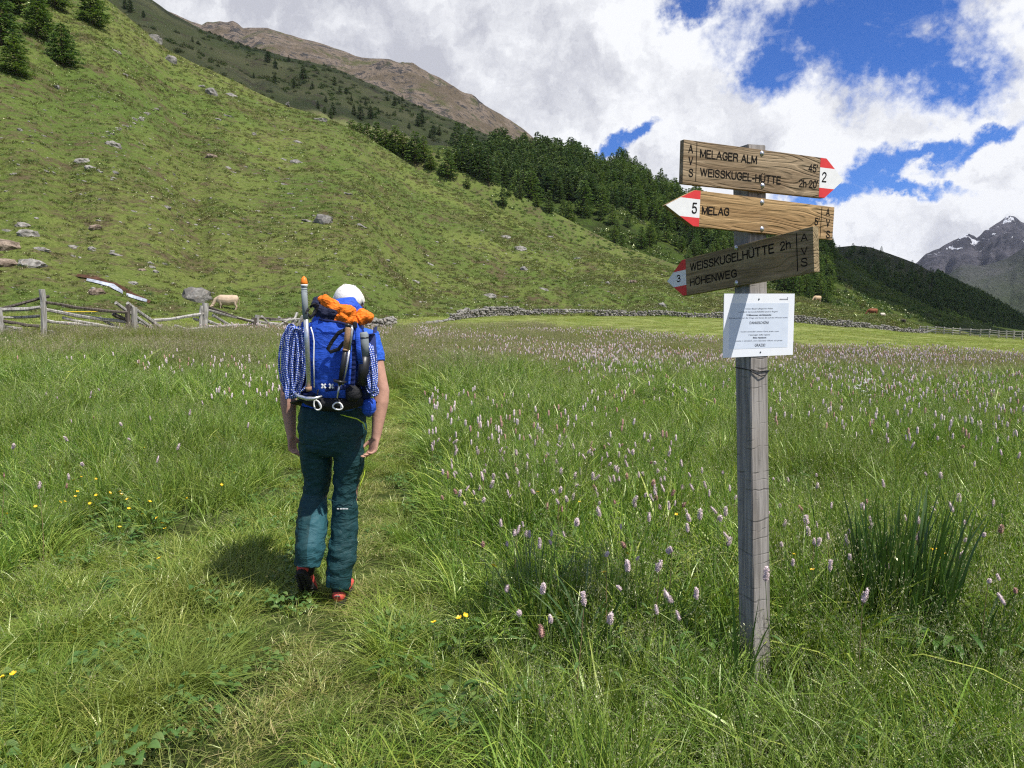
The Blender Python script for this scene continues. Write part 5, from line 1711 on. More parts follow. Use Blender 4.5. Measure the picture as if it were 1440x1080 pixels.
z1 = [(385, 630), (390, 690), (233, 738), (322, 737), (85, 540), (888, 545), (788, 612), (388, 493), (648, 500), (768, 398), (5, 683), (350, 410), (465, 385), (620, 425), (240, 270), (285, 290), (440, 285), (467, 268), (955, 370), (1035, 320), (1247, 437), (950, 375), (495, 250)]
npl = 0
for lst, ox, oy, k_, lab, grp in [(z4, 660, 680, 3.6, 'pink bistort spike in the tall grass between the path and the signpost', 'bistort flowers between path and signpost'),
                                  (z5, 1000, 700, 2.843, 'pink bistort spike in the tall grass beyond the signpost near the dark sedge tuft', 'bistort flowers beyond the signpost'),
                                  (z1, 0, 480, 3.6, 'pink bistort spike in the grass on the far side of the path from the signpost', 'bistort flowers across the path')]:
    for zx_, zy_ in lst:
        px, py = ox + zx_ / k_, oy + zy_ / k_
        hh = rnd.uniform(.42, .52)
        x, y = place_head(px, py, hh)
        bistort(x, y, hh, lab, grp, brown=rnd.random() < .12, sc_=rnd.uniform(.65, 1.25)); npl += 1
# further individuals, then the mass behind
g_ = R_(820)
cand = []
x, y = wedge(42000, 4.4, 36, g_, .8, .55)
d_ = path_d(x, y); a = x / y
edge = np.interp(a, [-0.3, -0.02, 0.1, 0.22, 0.36, 0.75], [38, 45, 40, 33, 29.5, 28])
fl = np.interp(a, [-1, -0.66, -0.43, -0.36, -0.3, -.19], [18, 18.6, 24.5, 29, 34, 38])
right = x > np.interp(y, PATH[:, 1], PATH[:, 0])
pr = .85 * np.where(right, .20 + 1.1 * fbm(x, y, .22, 3, seed=71) + .22 * (a > .1), np.where(y > 7, .08 + 1.0 * fbm(x, y, .3, 3, seed=72), 0.0))
pr = pr * np.interp(y, [4.4, 7, 12, 36], [.50, .70, .75, .72])
k_ = (d_ > .5) & (y < edge) & ((y < fl) | (a > -.17)) & (g_.random(len(x)) < pr)
x, y = x[k_], y[k_]; o_ = np.argsort(y); x, y = x[o_], y[o_]
nnear = 300 - npl
for i in range(nnear):
    bistort(float(x[i]), float(y[i]), rnd.uniform(.40, .52), 'pink bistort spike standing in the flower meadow behind the nearest ones' if x[i] > 0 else 'pink bistort spike in the middle of the meadow near the walker',
            'bistort flowers of the middle meadow', brown=rnd.random() < .15, sc_=rnd.uniform(.65, 1.25))
x, y = x[nnear:], y[nnear:]; n = len(x)
print('far flowers', n)


def far_flower(seed, mat):
    mb = MB(); mb.tube([Vector((0, 0, .05)), Vector((.01, 0, .46))], .0022, 3, cap=False)
    mb.cur = 1
    mb.tube([Vector((.01, 0, .44)), Vector((.01, 0, .455)), Vector((.01, 0, .49)), Vector((.01, 0, .505))], [.005, .0125, .012, .003], 5)
    return mb.mesh('far_bistort', [M['stem'], mat])


s_ = .85 + .35 * g_.random(n); s2 = s_ * np.interp(y, [5, 15, 36], [.8, .9, 1.1])
scatter('bistort_flowers', [far_flower(1, M['bistort']), far_flower(2, M['bistort_brown']), far_flower(3, M['bistort'])], np.stack([x, y, ground_z(x, y)], 1), np.stack([g_.normal(0, .08, n), g_.normal(0, .08, n), g_.random(n) * 6.28], 1),
        np.stack([s2, s2, s_], 1), g_.choice([0, 1, 2], n, p=[.5, .25, .25]), 'thousands of pale pink bistort spikes colouring the meadow towards the wall')


def buttercup_mesh():
    mb = MB()
    for k_ in range(5):
        az = k_ * 2 * math.pi / 5
        d = Vector((math.cos(az), math.sin(az), 0)); s = Vector((-d.y, d.x, 0))
        mb.add([Vector((0, 0, 0)), d * .007 - s * .006 + Vector((0, 0, .003)), d * .0125 - s * .004 + Vector((0, 0, .008)), d * .0125 + s * .004 + Vector((0, 0, .008)), d * .007 + s * .006 + Vector((0, 0, .003))], [(0, 1, 2, 3, 4)])
    mb.ball((0, 0, .003), .003, 6, 4)
    return mb.mesh('petals', M['butter'])


bc = buttercup_mesh(); bst = [stem_mesh(.28, 30 + i, M['stem']) for i in range(3)]
zb = [(372, 705), (410, 688), (485, 698), (418, 730), (392, 762), (380, 787), (487, 780), (303, 815), (328, 813), (180, 837), (455, 822), (556, 768), (611, 760), (613, 775), (645, 800), (605, 942), (795, 895), (820, 922), (835, 950), (722, 875), (652, 848), (947, 797),
      (1122, 727), (1143, 672), (1187, 667), (555, 358), (758, 812), (35, 875), (95, 468), (322, 415), (733, 540)]
pts_b = [(0 + a / 3.6, 480 + b / 3.6) for a, b in zb] + [(2.5, 953), (19, 948), (224, 785.5)] + [(1000 + a / 2.843, 700 + b / 2.843) for a, b in [(880, 208), (903, 208), (928, 222), (918, 246), (330, 228), (405, 290)]] + \
        [(400 + a / 3.6, 780 + b / 3.6) for a, b in [(758, 345), (885, 322), (915, 310), (1060, 60)]] + [(660 + a / 3.6, 680 + b / 3.6) for a, b in [(345, 45), (560, 95), (120, 415), (680, 452), (800, 358), (1048, 158)]]
for px, py in pts_b:
    hh = rnd.uniform(.20, .28) if px < 600 else rnd.uniform(.38, .45)
    x_, y_ = place_head(px, py, hh)
    r = empty('buttercup', (x_, y_, gz(x_, y_)))
    st = link('stem', bst[rnd.randrange(3)], r); st.scale = (1, 1, hh / .28)
    h_ = link('petals', bc, r); h_.location = (0, 0, hh); h_.rotation_euler = (rnd.gauss(.3, .2), rnd.gauss(0, .3), rnd.random() * 6); h_.scale = (.92,) * 3
    lab = 'yellow buttercup in the grass on the walker\'s side of the meadow' if px < 560 else 'yellow buttercup among the tall grass around the signpost'
    if px < 25 and py > 900: lab = 'bright buttercup low at the picture edge, the %s of two' % ('outer' if px < 10 else 'inner')
    tag(r, lab, 'flower', 'buttercups in the meadow')

# white umbel plant seen past the signpost
x_, y_ = place_head(1215, 540, .62)
r = empty('white_umbel_plant', (x_, y_, gz(x_, y_)))
for i in range(6):
    az = i * 1.1; h = .45 + .05 * i; d = Vector((math.cos(az), math.sin(az), 0)) * .09
    base = Vector(r.location)
    mb = MB(); mb.tube([base, base + d * .4 + Vector((0, 0, h * .6)), base + d + Vector((0, 0, h))], [.004, .003, .002], 5); mb.build('stem', M['stem'], r)
    mb = MB()
    for k_ in range(12):
        q = base + d + Vector((rnd.gauss(0, .022), rnd.gauss(0, .022), h + rnd.gauss(0, .006))); mb.ball(q, (.010, .010, .005), 6, 3)
    mb.build('umbel', M['white_fl'], r)
tag(r, 'tall plant with white flower umbels rising from the meadow past the signpost', 'plant')

# dark sedge tufts: each a plant of its own
def sedge(px, py_base_Y, rad, h, n, label, w=.011, seed=1, mat='sedge', lean=.06, bend=.10):
    a = ae(px, 800)[0]; Y = py_base_Y; x_ = a * Y
    v, f, t = blades(n, rad, h, .28, w, lean, bend, R_(seed), 4, 0, center_out=.85)
    me = mesh_np('blades', v, f, M[mat]); set_tint(me, t)
    r = empty('sedge_tuft', (x_, Y, gz(x_, Y)))
    link('blades', me, r)
    return tag(r, label, 'plant')


sedge(1272, 3.35, .21, .68, 270, 'dense dark green tuft of upright blades in the tall grass past the signpost', .016, 901)
sedge(1385, 3.1, .16, .42, 60, 'grey green tuft of wide blades near the picture edge past the sedge', .016, 902, bend=.5)
sedge(826, 3.15, .10, .45, 34, 'small tuft of broad blades standing in the shaded hollow before the signpost', .013, 903, bend=.25)
sedge(752, 3.5, .12, .50, 60, 'tuft of tall upright grass at the edge of the shaded hollow', .008, 904, 'sedge', .08, .2)
sedge(1042, 2.85, .035, .46, 12, 'few long dark blades rising against the foot of the sign post', .014, 905, bend=.15)
# ================================================================ signpost
TH = math.radians(24)
D1 = Vector((math.cos(TH), math.sin(TH), 0)); D2 = Vector((-math.sin(TH), math.cos(TH), 0))
cb = at(1061, 962, 3.05); ct = at(1052.0, 204, 3.05)
AX = (ct - cb).normalized()
SIDE = 0.0955
sp_root = tag(empty('signpost', (cb.x + .03, cb.y + .06, gz(cb.x, cb.y))), 'weathered square wooden signpost with three hiking arrow boards and a white notice', 'signpost')


def place(o, parent, Mw):
    o.parent = parent
    off = Vector((0, 0, 0)); p = parent
    while p is not None:
        off += Vector(p.location); p = p.parent
    o.matrix_local = Matrix.Translation(-off) @ Mw
    return o


M['post'] = wood('post_wood', (0.17, 0.155, 0.14), (0.335, 0.31, 0.285), (0.26, 0.225, 0.19), .9, saw=.55)
M['board1'] = wood('board_wood_brown', (0.19, 0.130, 0.072), (0.36, 0.27, 0.165), (0.28, 0.205, 0.125), .55, axis=0, flame=.30)
M['board2'] = wood('board_wood_orange', (0.27, 0.165, 0.070), (0.44, 0.29, 0.135), (0.33, 0.235, 0.14), .55, axis=0, flame=.10)
M['board3'] = wood('board_wood_olive', (0.20, 0.145, 0.072), (0.36, 0.275, 0.150), (0.27, 0.205, 0.115), .6, axis=0, flame=.18)
M['ink'] = simple('routed_black_paint', (0.012, 0.010, 0.009), .85, spec=.1)
M['sign_red'] = simple('sign_red', (0.66, 0.045, 0.045), .5, var=.08)
M['sign_white'] = simple('sign_white', (0.78, 0.78, 0.76), .5, var=.05)
M['steel'] = simple('galvanised_steel', (0.62, 0.62, 0.62), .35, metallic=.85, scale=200)
M['paper'] = simple('laminated_sheet', (0.80, 0.82, 0.86), .22, var=.02, spec=.5)
M['paper_blue'] = simple('pale_blue_print', (0.62, 0.68, 0.78), .3, var=.05, scale=12, spec=.5)
M['print_grey'] = simple('dark_grey_print', (0.10, 0.11, 0.13), .5)
M['black_rubber'] = simple('black_cable', (0.015, 0.015, 0.017), .4)

# post in its own frame: z along the axis
Rm = Matrix((D1, D2, AX)).transposed().to_4x4()
# orthonormalise
zx_ = AX.normalized(); xx_ = (D1 - zx_ * D1.dot(zx_)).normalized(); yy_ = zx_.cross(xx_)
Rm = Matrix((xx_, yy_, zx_)).transposed().to_4x4()
Lp = (ct - cb).length
bm = bmesh.new()
bmesh.ops.create_cube(bm, size=1.0)
for v in bm.verts:
    v.co = Vector(((v.co.x + .5) * SIDE, (v.co.y + .5) * SIDE, -0.45 if v.co.z < 0 else Lp + .005))
bmesh.ops.bevel(bm, geom=list(bm.edges), offset=.003, segments=2, affect='EDGES')
me = bpy.data.meshes.new('post'); bm.to_mesh(me); bm.free(); me.materials.append(M['post'])
po = bpy.data.objects.new('post', me); C.objects.link(po)
place(po, sp_root, Matrix.Translation(cb) @ Rm)

_tc = {}


def text_mesh(s, bold=0.0):
    cu = bpy.data.curves.new('lettering', 'FONT')
    cu.body = s; cu.size = 1.0; cu.offset = bold; cu.extrude = 0.0; cu.resolution_u = 3
    ob = bpy.data.objects.new('lettering', cu)
    C.objects.link(ob)
    bpy.context.view_layer.update()
    dg = bpy.context.evaluated_depsgraph_get()
    me = bpy.data.meshes.new_from_object(ob.evaluated_get(dg))
    bpy.data.objects.remove(ob, do_unlink=True)
    me.materials.clear()
    return me


CAP = None


def cap_h():
    global CAP
    if CAP is None:
        m_ = text_mesh('H'); CAP = max(v.co.y for v in m_.vertices)
    return CAP


GL = {
    'A': (.64, [[(0, 0), (.32, 1), (.64, 0)], [(.12, .33), (.52, .33)]]), 'V': (.60, [[(0, 1), (.30, 0), (.60, 1)]]),
    'S': (.55, [[(.53, .76), (.49, .92), (.28, 1), (.08, .92), (.03, .75), (.10, .60), (.28, .52), (.46, .44), (.55, .27), (.48, .08), (.28, 0), (.06, .08), (0, .26)]]),
    'M': (.66, [[(0, 0), (0, 1), (.33, .10), (.66, 1), (.66, 0)]]), 'E': (.50, [[(.50, 1), (0, 1), (0, 0), (.51, 0)], [(0, .53), (.45, .53)]]), 'L': (.44, [[(0, 1), (0, 0), (.45, 0)]]),
    'G': (.58, [[(.57, .74), (.5, .93), (.3, 1), (.1, .9), (.01, .66), (0, .5), (.02, .3), (.11, .08), (.3, 0), (.5, .06), (.58, .2), (.58, .47), (.33, .47)]]),
    'R': (.56, [[(0, 0), (0, 1), (.35, 1), (.51, .93), (.55, .76), (.50, .58), (.34, .51), (0, .51)], [(.34, .51), (.49, .42), (.55, 0)]]),
    'W': (.84, [[(0, 1), (.21, 0), (.42, .97), (.63, 0), (.84, 1)]]), 'I': (.0, [[(0, 0), (0, 1)]]), 'K': (.56, [[(0, 0), (0, 1)], [(.54, 1), (0, .38)], [(.18, .59), (.57, 0)]]),
    'U': (.54, [[(0, 1), (0, .3), (.06, .08), (.27, 0), (.48, .08), (.54, .3), (.54, 1)]]), 'H': (.54, [[(0, 0), (0, 1)], [(.54, 0), (.54, 1)], [(0, .53), (.54, .53)]]),
    'T': (.58, [[(0, 1), (.58, 1)], [(.29, 1), (.29, 0)]]), 'N': (.54, [[(0, 0), (0, 1), (.54, 0), (.54, 1)]]), '-': (.26, [[(0, .38), (.26, .38)]]), "'": (.0, [[(0, 1.03), (0, .78)]]),
    'h': (.42, [[(0, 0), (0, 1)], [(0, .45), (.12, .66), (.28, .70), (.40, .60), (.42, .45), (.42, 0)]]),
    '0': (.48, [[(.24, 1), (.40, .92), (.48, .68), (.48, .32), (.40, .08), (.24, 0), (.08, .08), (0, .32), (0, .68), (.08, .92), (.24, 1)]]),
    'O': (.62, [[(.31, 1), (.52, .91), (.62, .66), (.62, .34), (.52, .09), (.31, 0), (.10, .09), (0, .34), (0, .66), (.10, .91), (.31, 1)]]),
    '2': (.47, [[(.02, .74), (.07, .92), (.24, 1), (.41, .92), (.46, .74), (.38, .52), (.16, .28), (0, 0), (.47, 0)]]), '4': (.50, [[(.37, 0), (.37, 1), (0, .3), (.5, .3)]]),
    '5': (.47, [[(.44, 1), (.08, 1), (.04, .54), (.22, .64), (.40, .56), (.47, .34), (.42, .1), (.22, 0), (.05, .06), (0, .22)]]),
    '3': (.47, [[(.02, .8), (.08, .94), (.24, 1), (.41, .92), (.44, .76), (.36, .58), (.18, .53)], [(.18, .53), (.4, .46), (.47, .27), (.4, .07), (.22, 0), (.05, .07), (0, .22)]]), ' ': (.16, [])}
DOT = [[(.13, 1.18), (.13, 1.20)], [(.41, 1.18), (.41, 1.20)]]
GL['Ü'] = (.54, GL['U'][1] + DOT); GL['Ö'] = (.62, GL['O'][1] + [[(.17, 1.18), (.17, 1.20)], [(.45, 1.18), (.45, 1.20)]])


def stroke_text(st, kx_of, ky, z, wd):
    """routed lettering: round-ended strokes of even width; kx_of(total) gives the x scale"""
    tot = sum(GL[c][0] for c in st) + .19 * (len(st) - 1)
    kx = kx_of(tot)
    mb = MB(); x0 = 0; hw = wd * ky / 2; zz = z
    for c in st:
        w, ss_ = GL[c]
        for pl in ss_:
            P = [Vector(((x0 + x) * kx, y * (ky - 2 * hw) + hw)) for x, y in pl]
            for p in P:
                zz += 4e-6
                mb.add([(p.x + hw * math.cos(t), p.y + hw * math.sin(t), zz) for t in [k_ * math.pi / 4 for k_ in range(8)]], [tuple(range(8))])
            for a_, b_ in zip(P, P[1:]):
                d = (b_ - a_)
                if d.length < 1e-7: continue
                d.normalize(); nn = Vector((-d.y, d.x)) * hw; zz += 4e-6
                mb.add([(a_.x - nn.x, a_.y - nn.y, zz), (b_.x - nn.x, b_.y - nn.y, zz), (b_.x + nn.x, b_.y + nn.y, zz), (a_.x + nn.x, a_.y + nn.y, zz)], [(0, 1, 2, 3)])
        x0 += w + .19
    return mb


class Board:
    def __init__(s, c0, n, TL, TR, BL, BR, name='sign_board', parent=None):
        """plane through c0 with normal n; the corners are photo pixels of the plain rectangle"""
        s.c0 = Vector(c0); s.n = Vector(n).normalized()
        P = [s.hitp(*q) for q in (TL, TR, BL, BR)]
        s.x = ((P[1] - P[0]) + (P[3] - P[2])).normalized()
        s.y = s.n.cross(s.x).normalized()
        s.h = ((P[0] - P[2]).dot(s.y) + (P[1] - P[3]).dot(s.y)) / 2
        s.L = ((P[1] - P[0]).dot(s.x) + (P[3] - P[2]).dot(s.x)) / 2
        mid = (P[0] + P[1] + P[2] + P[3]) / 4
        s.o = mid - s.x * s.L / 2 - s.y * s.h / 2
        s.M = Matrix.Translation(s.o) @ Matrix((s.x, s.y, s.n)).transposed().to_4x4()
        s.parent = parent; s.obj = None; s.name = name

    def hitp(s, px, py):
        a, e = ae(px, py); d = Vector((a, 1, e)); o = Vector((0, 0, CAMZ))
        t = (s.c0 - o).dot(s.n) / d.dot(s.n)
        return o + d * t

    def loc(s, px, py):
        p = s.hitp(px, py) - s.o
        return p.dot(s.x), p.dot(s.y)

    def body(s, outline, th, mat, bev=.0015):
        mb = MB(); mb.poly_prism(Matrix.Identity(4), outline, -th, 0)
        me = mb.mesh(s.name, mat)
        o = bpy.data.objects.new(s.name, me); C.objects.link(o)
        place(o, s.parent, s.M)
        if bev:
            md = o.modifiers.new('bevel', 'BEVEL'); md.width = bev; md.segments = 2; md.limit_method = 'ANGLE'
        s.obj = o
        return o

    def flat(s, name, polys, z=.0006, mat=None, mats=None, fm=None):
        mb = MB()
        for i, pl in enumerate(polys):
            mb.cur = fm[i] if fm else 0
            mb.poly_prism(Matrix.Identity(4), pl, -.001, z)
        o = link(name, mb.mesh(name, mats or mat), s.obj)
        return o

    def text(s, st, p0, p1, cappx, mat=None, bold=0.012, z=.0008, name='lettering', center=False):
        x0, y0 = s.loc(*p0); x1, y1 = s.loc(*p1)
        _, yc = s.loc(p0[0], p0[1] - cappx)
        if mat is None:
            cap = yc - y0
            hw = cap * (.118 + bold * 2.4)
            mb = stroke_text(st, lambda tot: max(1e-6, (x1 - x0 - hw)) / max(tot, .01) if tot > .05 else cap, cap, z, .118 + bold * 2.4)
            me = mb.mesh(name, M['ink'])
            for v in me.vertices:
                xx = v.co.x
                v.co = Vector((x0 + hw / 2 + xx, y0 + v.co.y + (y1 - y0) * (xx / max(1e-6, x1 - x0)), v.co.z))
            return link(name, me, s.obj)
        me = text_mesh(st, bold)
        xs = [v.co.x for v in me.vertices]; lo, hi = min(xs), max(xs)
        kx = (x1 - x0) / (hi - lo); ky = (yc - y0) / cap_h()
        for v in me.vertices:
            x = (v.co.x - lo) * kx; y = v.co.y * ky
            v.co = Vector((x0 + x, y0 + y + (y1 - y0) * (x / max(1e-6, x1 - x0)), z))
        me.materials.append(mat or M['ink'])
        return link(name, me, s.obj)

    def bolt(s, px, py, r=.0085):
        x, y = s.loc(px, py)
        mb = MB(); mb.ball((x, y, .001), (r, r, r * .62), 16, 8); mb.tube([Vector((x, y, -.001)), Vector((x, y, .0012))], r * 1.25, 16)
        return link('bolt', mb.mesh('bolt', M['steel'], True), s.obj)


TB = .024
corner_mid = cb.lerp(ct, .80)
z1 = lambda x, y: (920 + x / 4.9103, 180 + y / 4.9103)
z2 = lambda x, y: (920 + x / 4.9103, 300 + y / 4.9103)
cA = cb.lerp(ct, .93); cB = cb.lerp(ct, .87); cC = cb.lerp(ct, .78); cP = cb.lerp(ct, .66)


def vbar(b, x, y0, y1, ox=z1, w=.0028):
    p0 = b.loc(*ox(x, y0)); p1 = b.loc(*ox(x, y1))
    b.flat('groove_line', [[(p0[0] - w / 2, p1[1]), (p0[0] + w / 2, p1[1]), (p0[0] + w / 2, p0[1]), (p0[0] - w / 2, p0[1])]], .0008, M['ink'])


# upper board, points right
b1 = Board(cA - D2 * TB, -D2, z1(200, 75), z1(1142, 205), z1(200, 385), z1(1142, 478), parent=sp_root)
xs_, _ = b1.loc(*z1(1185, 300)); xt, yt = b1.loc(*z1(1308, 336))
o = b1.body([(0, 0), (xs_, 0), (xt, b1.h * .50), (xs_, b1.h), (0, b1.h)], TB, M['board1'])
o['label'] = 'brown upper board with two destinations pointing past the meadow'
L, h = b1.L, b1.h
fr = .245
xa = xs_ + (xt - xs_) * (fr / .5)
b1.flat('arrow_tip', [[(L, h * fr), (xa, h * fr), (xt - .001, h * .5), (xa, h * (1 - fr)), (L, h * (1 - fr))], [(L, .001), (xs_, .001), (xa, h * fr), (L, h * fr)], [(L, h * (1 - fr)), (xa, h * (1 - fr)), (xs_, h - .001), (L, h - .001)]],
        .0007, mats=[M['sign_white'], M['sign_red']], fm=[0, 1, 1])
vbar(b1, 295, 97, 370)
b1.text('A', z1(235, 172), z1(267, 175), 62 / 4.91, bold=.006); b1.text('V', z1(235, 255), z1(267, 257), 60 / 4.91, bold=.006); b1.text('S', z1(236, 338), z1(268, 340), 60 / 4.91, bold=.006)
b1.text('MELAGER ALM', z1(315, 205), z1(708, 250), 61 / 4.91); b1.text('WEISSKUGEL-HÜTTE', z1(315, 332), z1(873, 390), 59 / 4.91)
b1.text("45'", z1(1063, 303), z1(1127, 309), 56 / 4.91); b1.text("2h 20'", z1(998, 408), z1(1128, 417), 56 / 4.91)
b1.text('2', z1(1155, 373), z1(1187, 376), 72 / 4.91, bold=.004, z=.0016)
b1.bolt(*z1(744, 175)); b1.bolt(*z1(748, 397))

# middle board, points left
b2 = Board(cB - D2 * TB, -D2, z1(314, 433), z1(1238, 545), z1(314, 682), z1(1238, 775), parent=sp_root)
L, h = b2.L, b2.h
xs_, _ = b2.loc(*z1(275, 550)); xt, yt = b2.loc(*z1(78, 537))
o = b2.body([(L, 0), (L, h), (xs_, h), (xt, h * .5), (xs_, 0)], TB, M['board2'])
o['label'] = 'orange brown middle board pointing back towards the hamlet'
xa = xs_ + (xt - xs_) * (fr / .5)
b2.flat('arrow_tip', [[(0, h * fr), (0, h * (1 - fr)), (xa, h * (1 - fr)), (xt + .001, h * .5), (xa, h * fr)], [(0, .001), (0, h * fr), (xa, h * fr), (xs_, .001)], [(0, h * (1 - fr)), (0, h - .001), (xs_, h - .001), (xa, h * (1 - fr))]],
        .0007, mats=[M['sign_white'], M['sign_red']], fm=[0, 1, 1])
vbar(b2, 1158, 545, 755)
b2.text('5', z1(257, 591), z1(293, 594), 78 / 4.91, bold=.004, z=.0016); b2.text('MELAG', z1(327, 598), z1(516, 608), 60 / 4.91, bold=.018)
b2.text("5'", z1(1105, 671), z1(1138, 674), 54 / 4.91)
for ch, y0 in (('A', 606), ('V', 681), ('S', 759)):
    b2.text(ch, z1(1184, y0), z1(1211, y0 + 3), 54 / 4.91, bold=.006)
b2.bolt(*z1(745, 512)); b2.bolt(*z1(744, 697))

# lower board on the other face
b3 = Board(cC - D1 * TB, -D1, z2(220, 315), z2(1100, 87), z2(220, 566), z2(1100, 406), parent=sp_root)
L, h = b3.L, b3.h
xs_, _ = b3.loc(*z2(196, 440)); xt, yt = b3.loc(*z2(90, 466))
o = b3.body([(L, 0), (L, h), (xs_, h), (xt, h * .5), (xs_, 0)], TB + .004, M['board3'])
o['label'] = 'olive brown lowest board on the shaded face, pointing along the valley'
xa = xs_ + (xt - xs_) * (.29 / .5)
fr = .29
b3.flat('arrow_tip', [[(0, h * fr), (0, h * (1 - fr)), (xa, h * (1 - fr)), (xt + .001, h * .5), (xa, h * fr)], [(0, .001), (0, h * fr), (xa, h * fr), (xs_, .001)], [(0, h * (1 - fr)), (0, h - .001), (xs_, h - .001), (xa, h * (1 - fr))]],
        .0007, mats=[M['sign_white'], M['sign_red']], fm=[0, 1, 1])
vbar(b3, 982, 138, 402, z2, .004)
b3.text('WEISSKUGELHÜTTE', z2(249, 403), z2(830, 274), 58 / 4.91); b3.text('2h', z2(870, 262), z2(943, 242), 64 / 4.91, bold=.006)
b3.text('HÖHENWEG', z2(248, 505), z2(571, 441), 54 / 4.91)
b3.text('3', z2(157, 477), z2(184, 472), 50 / 4.91, bold=.008, z=.0016)
for ch, y0, hh in (('A', 196, 56), ('V', 290, 56), ('S', 372, 62)):
    b3.text(ch, z2(1014, y0), z2(1060, y0 - 6), hh / 4.91, bold=.004)
b3.bolt(*z2(565, 237)); b3.bolt(*z2(567, 480))

# white notice sheet
bp = Board(cP - D2 * .004, -D2, (1015.7, 413.4), (1114.9, 412.4), (1019.4, 502.6), (1117.6, 499.2), name='notice_sheet', parent=sp_root)
L, h = bp.L, bp.h
bp.body([(0, 0), (L, 0), (L, h), (0, h)], .0025, M['paper'], 0)
bp.obj['label'] = 'white laminated notice with pale blue panel and printed lines'
zp = lambda x, y: (1010 + x / 10.8, 408 + y / 10.8)
q0 = bp.loc(*zp(165, 900)); q1 = bp.loc(*zp(1070, 195))
bp.flat('blue_panel', [[(q0[0], q0[1]), (q1[0], q0[1]), (q1[0], q1[1]), (q0[0], q1[1])]], .0005, M['paper_blue'])
for st, x0, x1, y, cpx, bo in [('Unsere Bauern pflegen ihre Felder', 415, 830, 292, 20, 0), ('und damit das Landschaftsbild unserer Region.', 310, 905, 340, 20, 0), ('Willkommen mit Rücksicht:', 425, 805, 390, 22, .03),
                               ('Benutzen Sie nur die Wege und lassen Sie auf den Wiesen nichts', 165, 1050, 434, 20, 0), ('DANKESCHÖN!', 475, 765, 515, 38, .01), ('I nostri contadini curano i loro prati e così', 330, 915, 640, 20, 0),
                               ('il paesaggio della regione.', 460, 790, 688, 20, 0), ('Siate rispettosi:', 525, 730, 732, 22, .03), ('usate i sentieri, non lasciate rifiuti sui prati', 262, 970, 780, 20, 0), ('GRAZIE!', 552, 712, 855, 40, .01)]:
    bp.text(st, zp(x0, y), zp(x1, y - (x1 - x0) * .012), cpx / 10.8, M['print_grey'], bold=bo, z=.0011)
bp.flat('logo_line', [[(bp.loc(*zp(930, 148))[0], bp.loc(*zp(930, 148))[1]), (bp.loc(*zp(1050, 145))[0], bp.loc(*zp(930, 148))[1]), (bp.loc(*zp(1050, 145))[0], bp.loc(*zp(930, 142))[1]), (bp.loc(*zp(930, 148))[0], bp.loc(*zp(930, 142))[1])],
                      [(bp.loc(*zp(1050, 150))[0], bp.loc(*zp(930, 150))[1]), (bp.loc(*zp(1057, 150))[0], bp.loc(*zp(930, 150))[1]), (bp.loc(*zp(1057, 150))[0], bp.loc(*zp(930, 105))[1]), (bp.loc(*zp(1050, 150))[0], bp.loc(*zp(930, 105))[1])]], .0005, M['print_grey'])
bp.text('Gemeinde', zp(932, 140), zp(1045, 139), 14 / 10.8, M['print_grey'], bold=0, z=.0011)
for q in ((617, 137), (640, 942)):
    x, y = bp.loc(*zp(*q)); mb = MB(); mb.ball((x, y, .001), (.004, .004, .002), 10, 5)
    link('screw', mb.mesh('screw', M['print_grey'], True), bp.obj)

# black cable tied round the post under the sheet
pts = []
cw = cb.lerp(ct, .595)
for u, v, dz in [(0, 0, .012), (-.002, SIDE * .5, .016), (-.002, SIDE, .018), (SIDE * .5, SIDE + .004, .012), (SIDE + .003, SIDE, .01), (SIDE + .003, 0, .006), (SIDE * .8, -.006, -.010), (SIDE * .5, -.010, -.014), (SIDE * .2, -.006, -.002), (-.004, -.004, .012)]:
    pts.append(cw + D1 * u + D2 * v + Vector((0, 0, dz)))
mb = MB(); mb.tube(pts, .0024, 6, closed=True); mb.build('cable', M['black_rubber'], sp_root, True)
mb = MB(); mb.tube([cw - D1 * .003 - D2 * .003 + Vector((0, 0, .016)), cw + D1 * SIDE * .5 - D2 * .004 + Vector((0, 0, .006)), cw + D1 * (SIDE + .003) - D2 * .003 + Vector((0, 0, .008))], .0022, 6); mb.build('cable', M['black_rubber'], sp_root, True)
# ================================================================ the walker
M['skin'] = simple('skin', (0.46, 0.255, 0.185), .55, var=.10, scale=25, bump=.002, spec=.35)


def cloth(name, col, var=.12, fold=.010, scale=9.0, sheen=.0, panel=None, rough=.8, weave=True):
    m, g = new_mat(name)
    P = g.n('ShaderNodeTexCoord').outputs['Object']
    n1 = g.noise(g.scalev(P, (.8, .8, 2.0)), scale, 5, .6, 1.2)
    n2 = g.noise(P, 60, 4)
    c = g.mix(g.ss(n2, .35, .65), tuple(q * (1 - var) for q in col), tuple(min(1, q * (1 + var)) for q in col))
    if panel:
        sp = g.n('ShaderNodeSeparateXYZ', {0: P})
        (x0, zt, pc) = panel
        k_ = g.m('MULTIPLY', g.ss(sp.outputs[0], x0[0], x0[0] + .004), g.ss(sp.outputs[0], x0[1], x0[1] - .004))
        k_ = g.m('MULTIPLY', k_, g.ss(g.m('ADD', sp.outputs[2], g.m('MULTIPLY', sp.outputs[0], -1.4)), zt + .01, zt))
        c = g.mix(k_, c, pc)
    b = g.n('ShaderNodeBump', {'Height': g.m('ADD', n1, g.m('MULTIPLY', n2, .05)), 'Strength': .9, 'Distance': fold * 1.7}).outputs[0]
    pbsdf(g, c, rough, b, spec=.25, **{'Sheen Weight': sheen})
    return m


WX = at(468, 848, 4.0)
person = tag(empty('person', (WX.x, 4.0, 0.0)), 'walker seen from behind in white cap, blue shirt and dark teal trousers on the path', 'person')
PL = Vector(person.location)

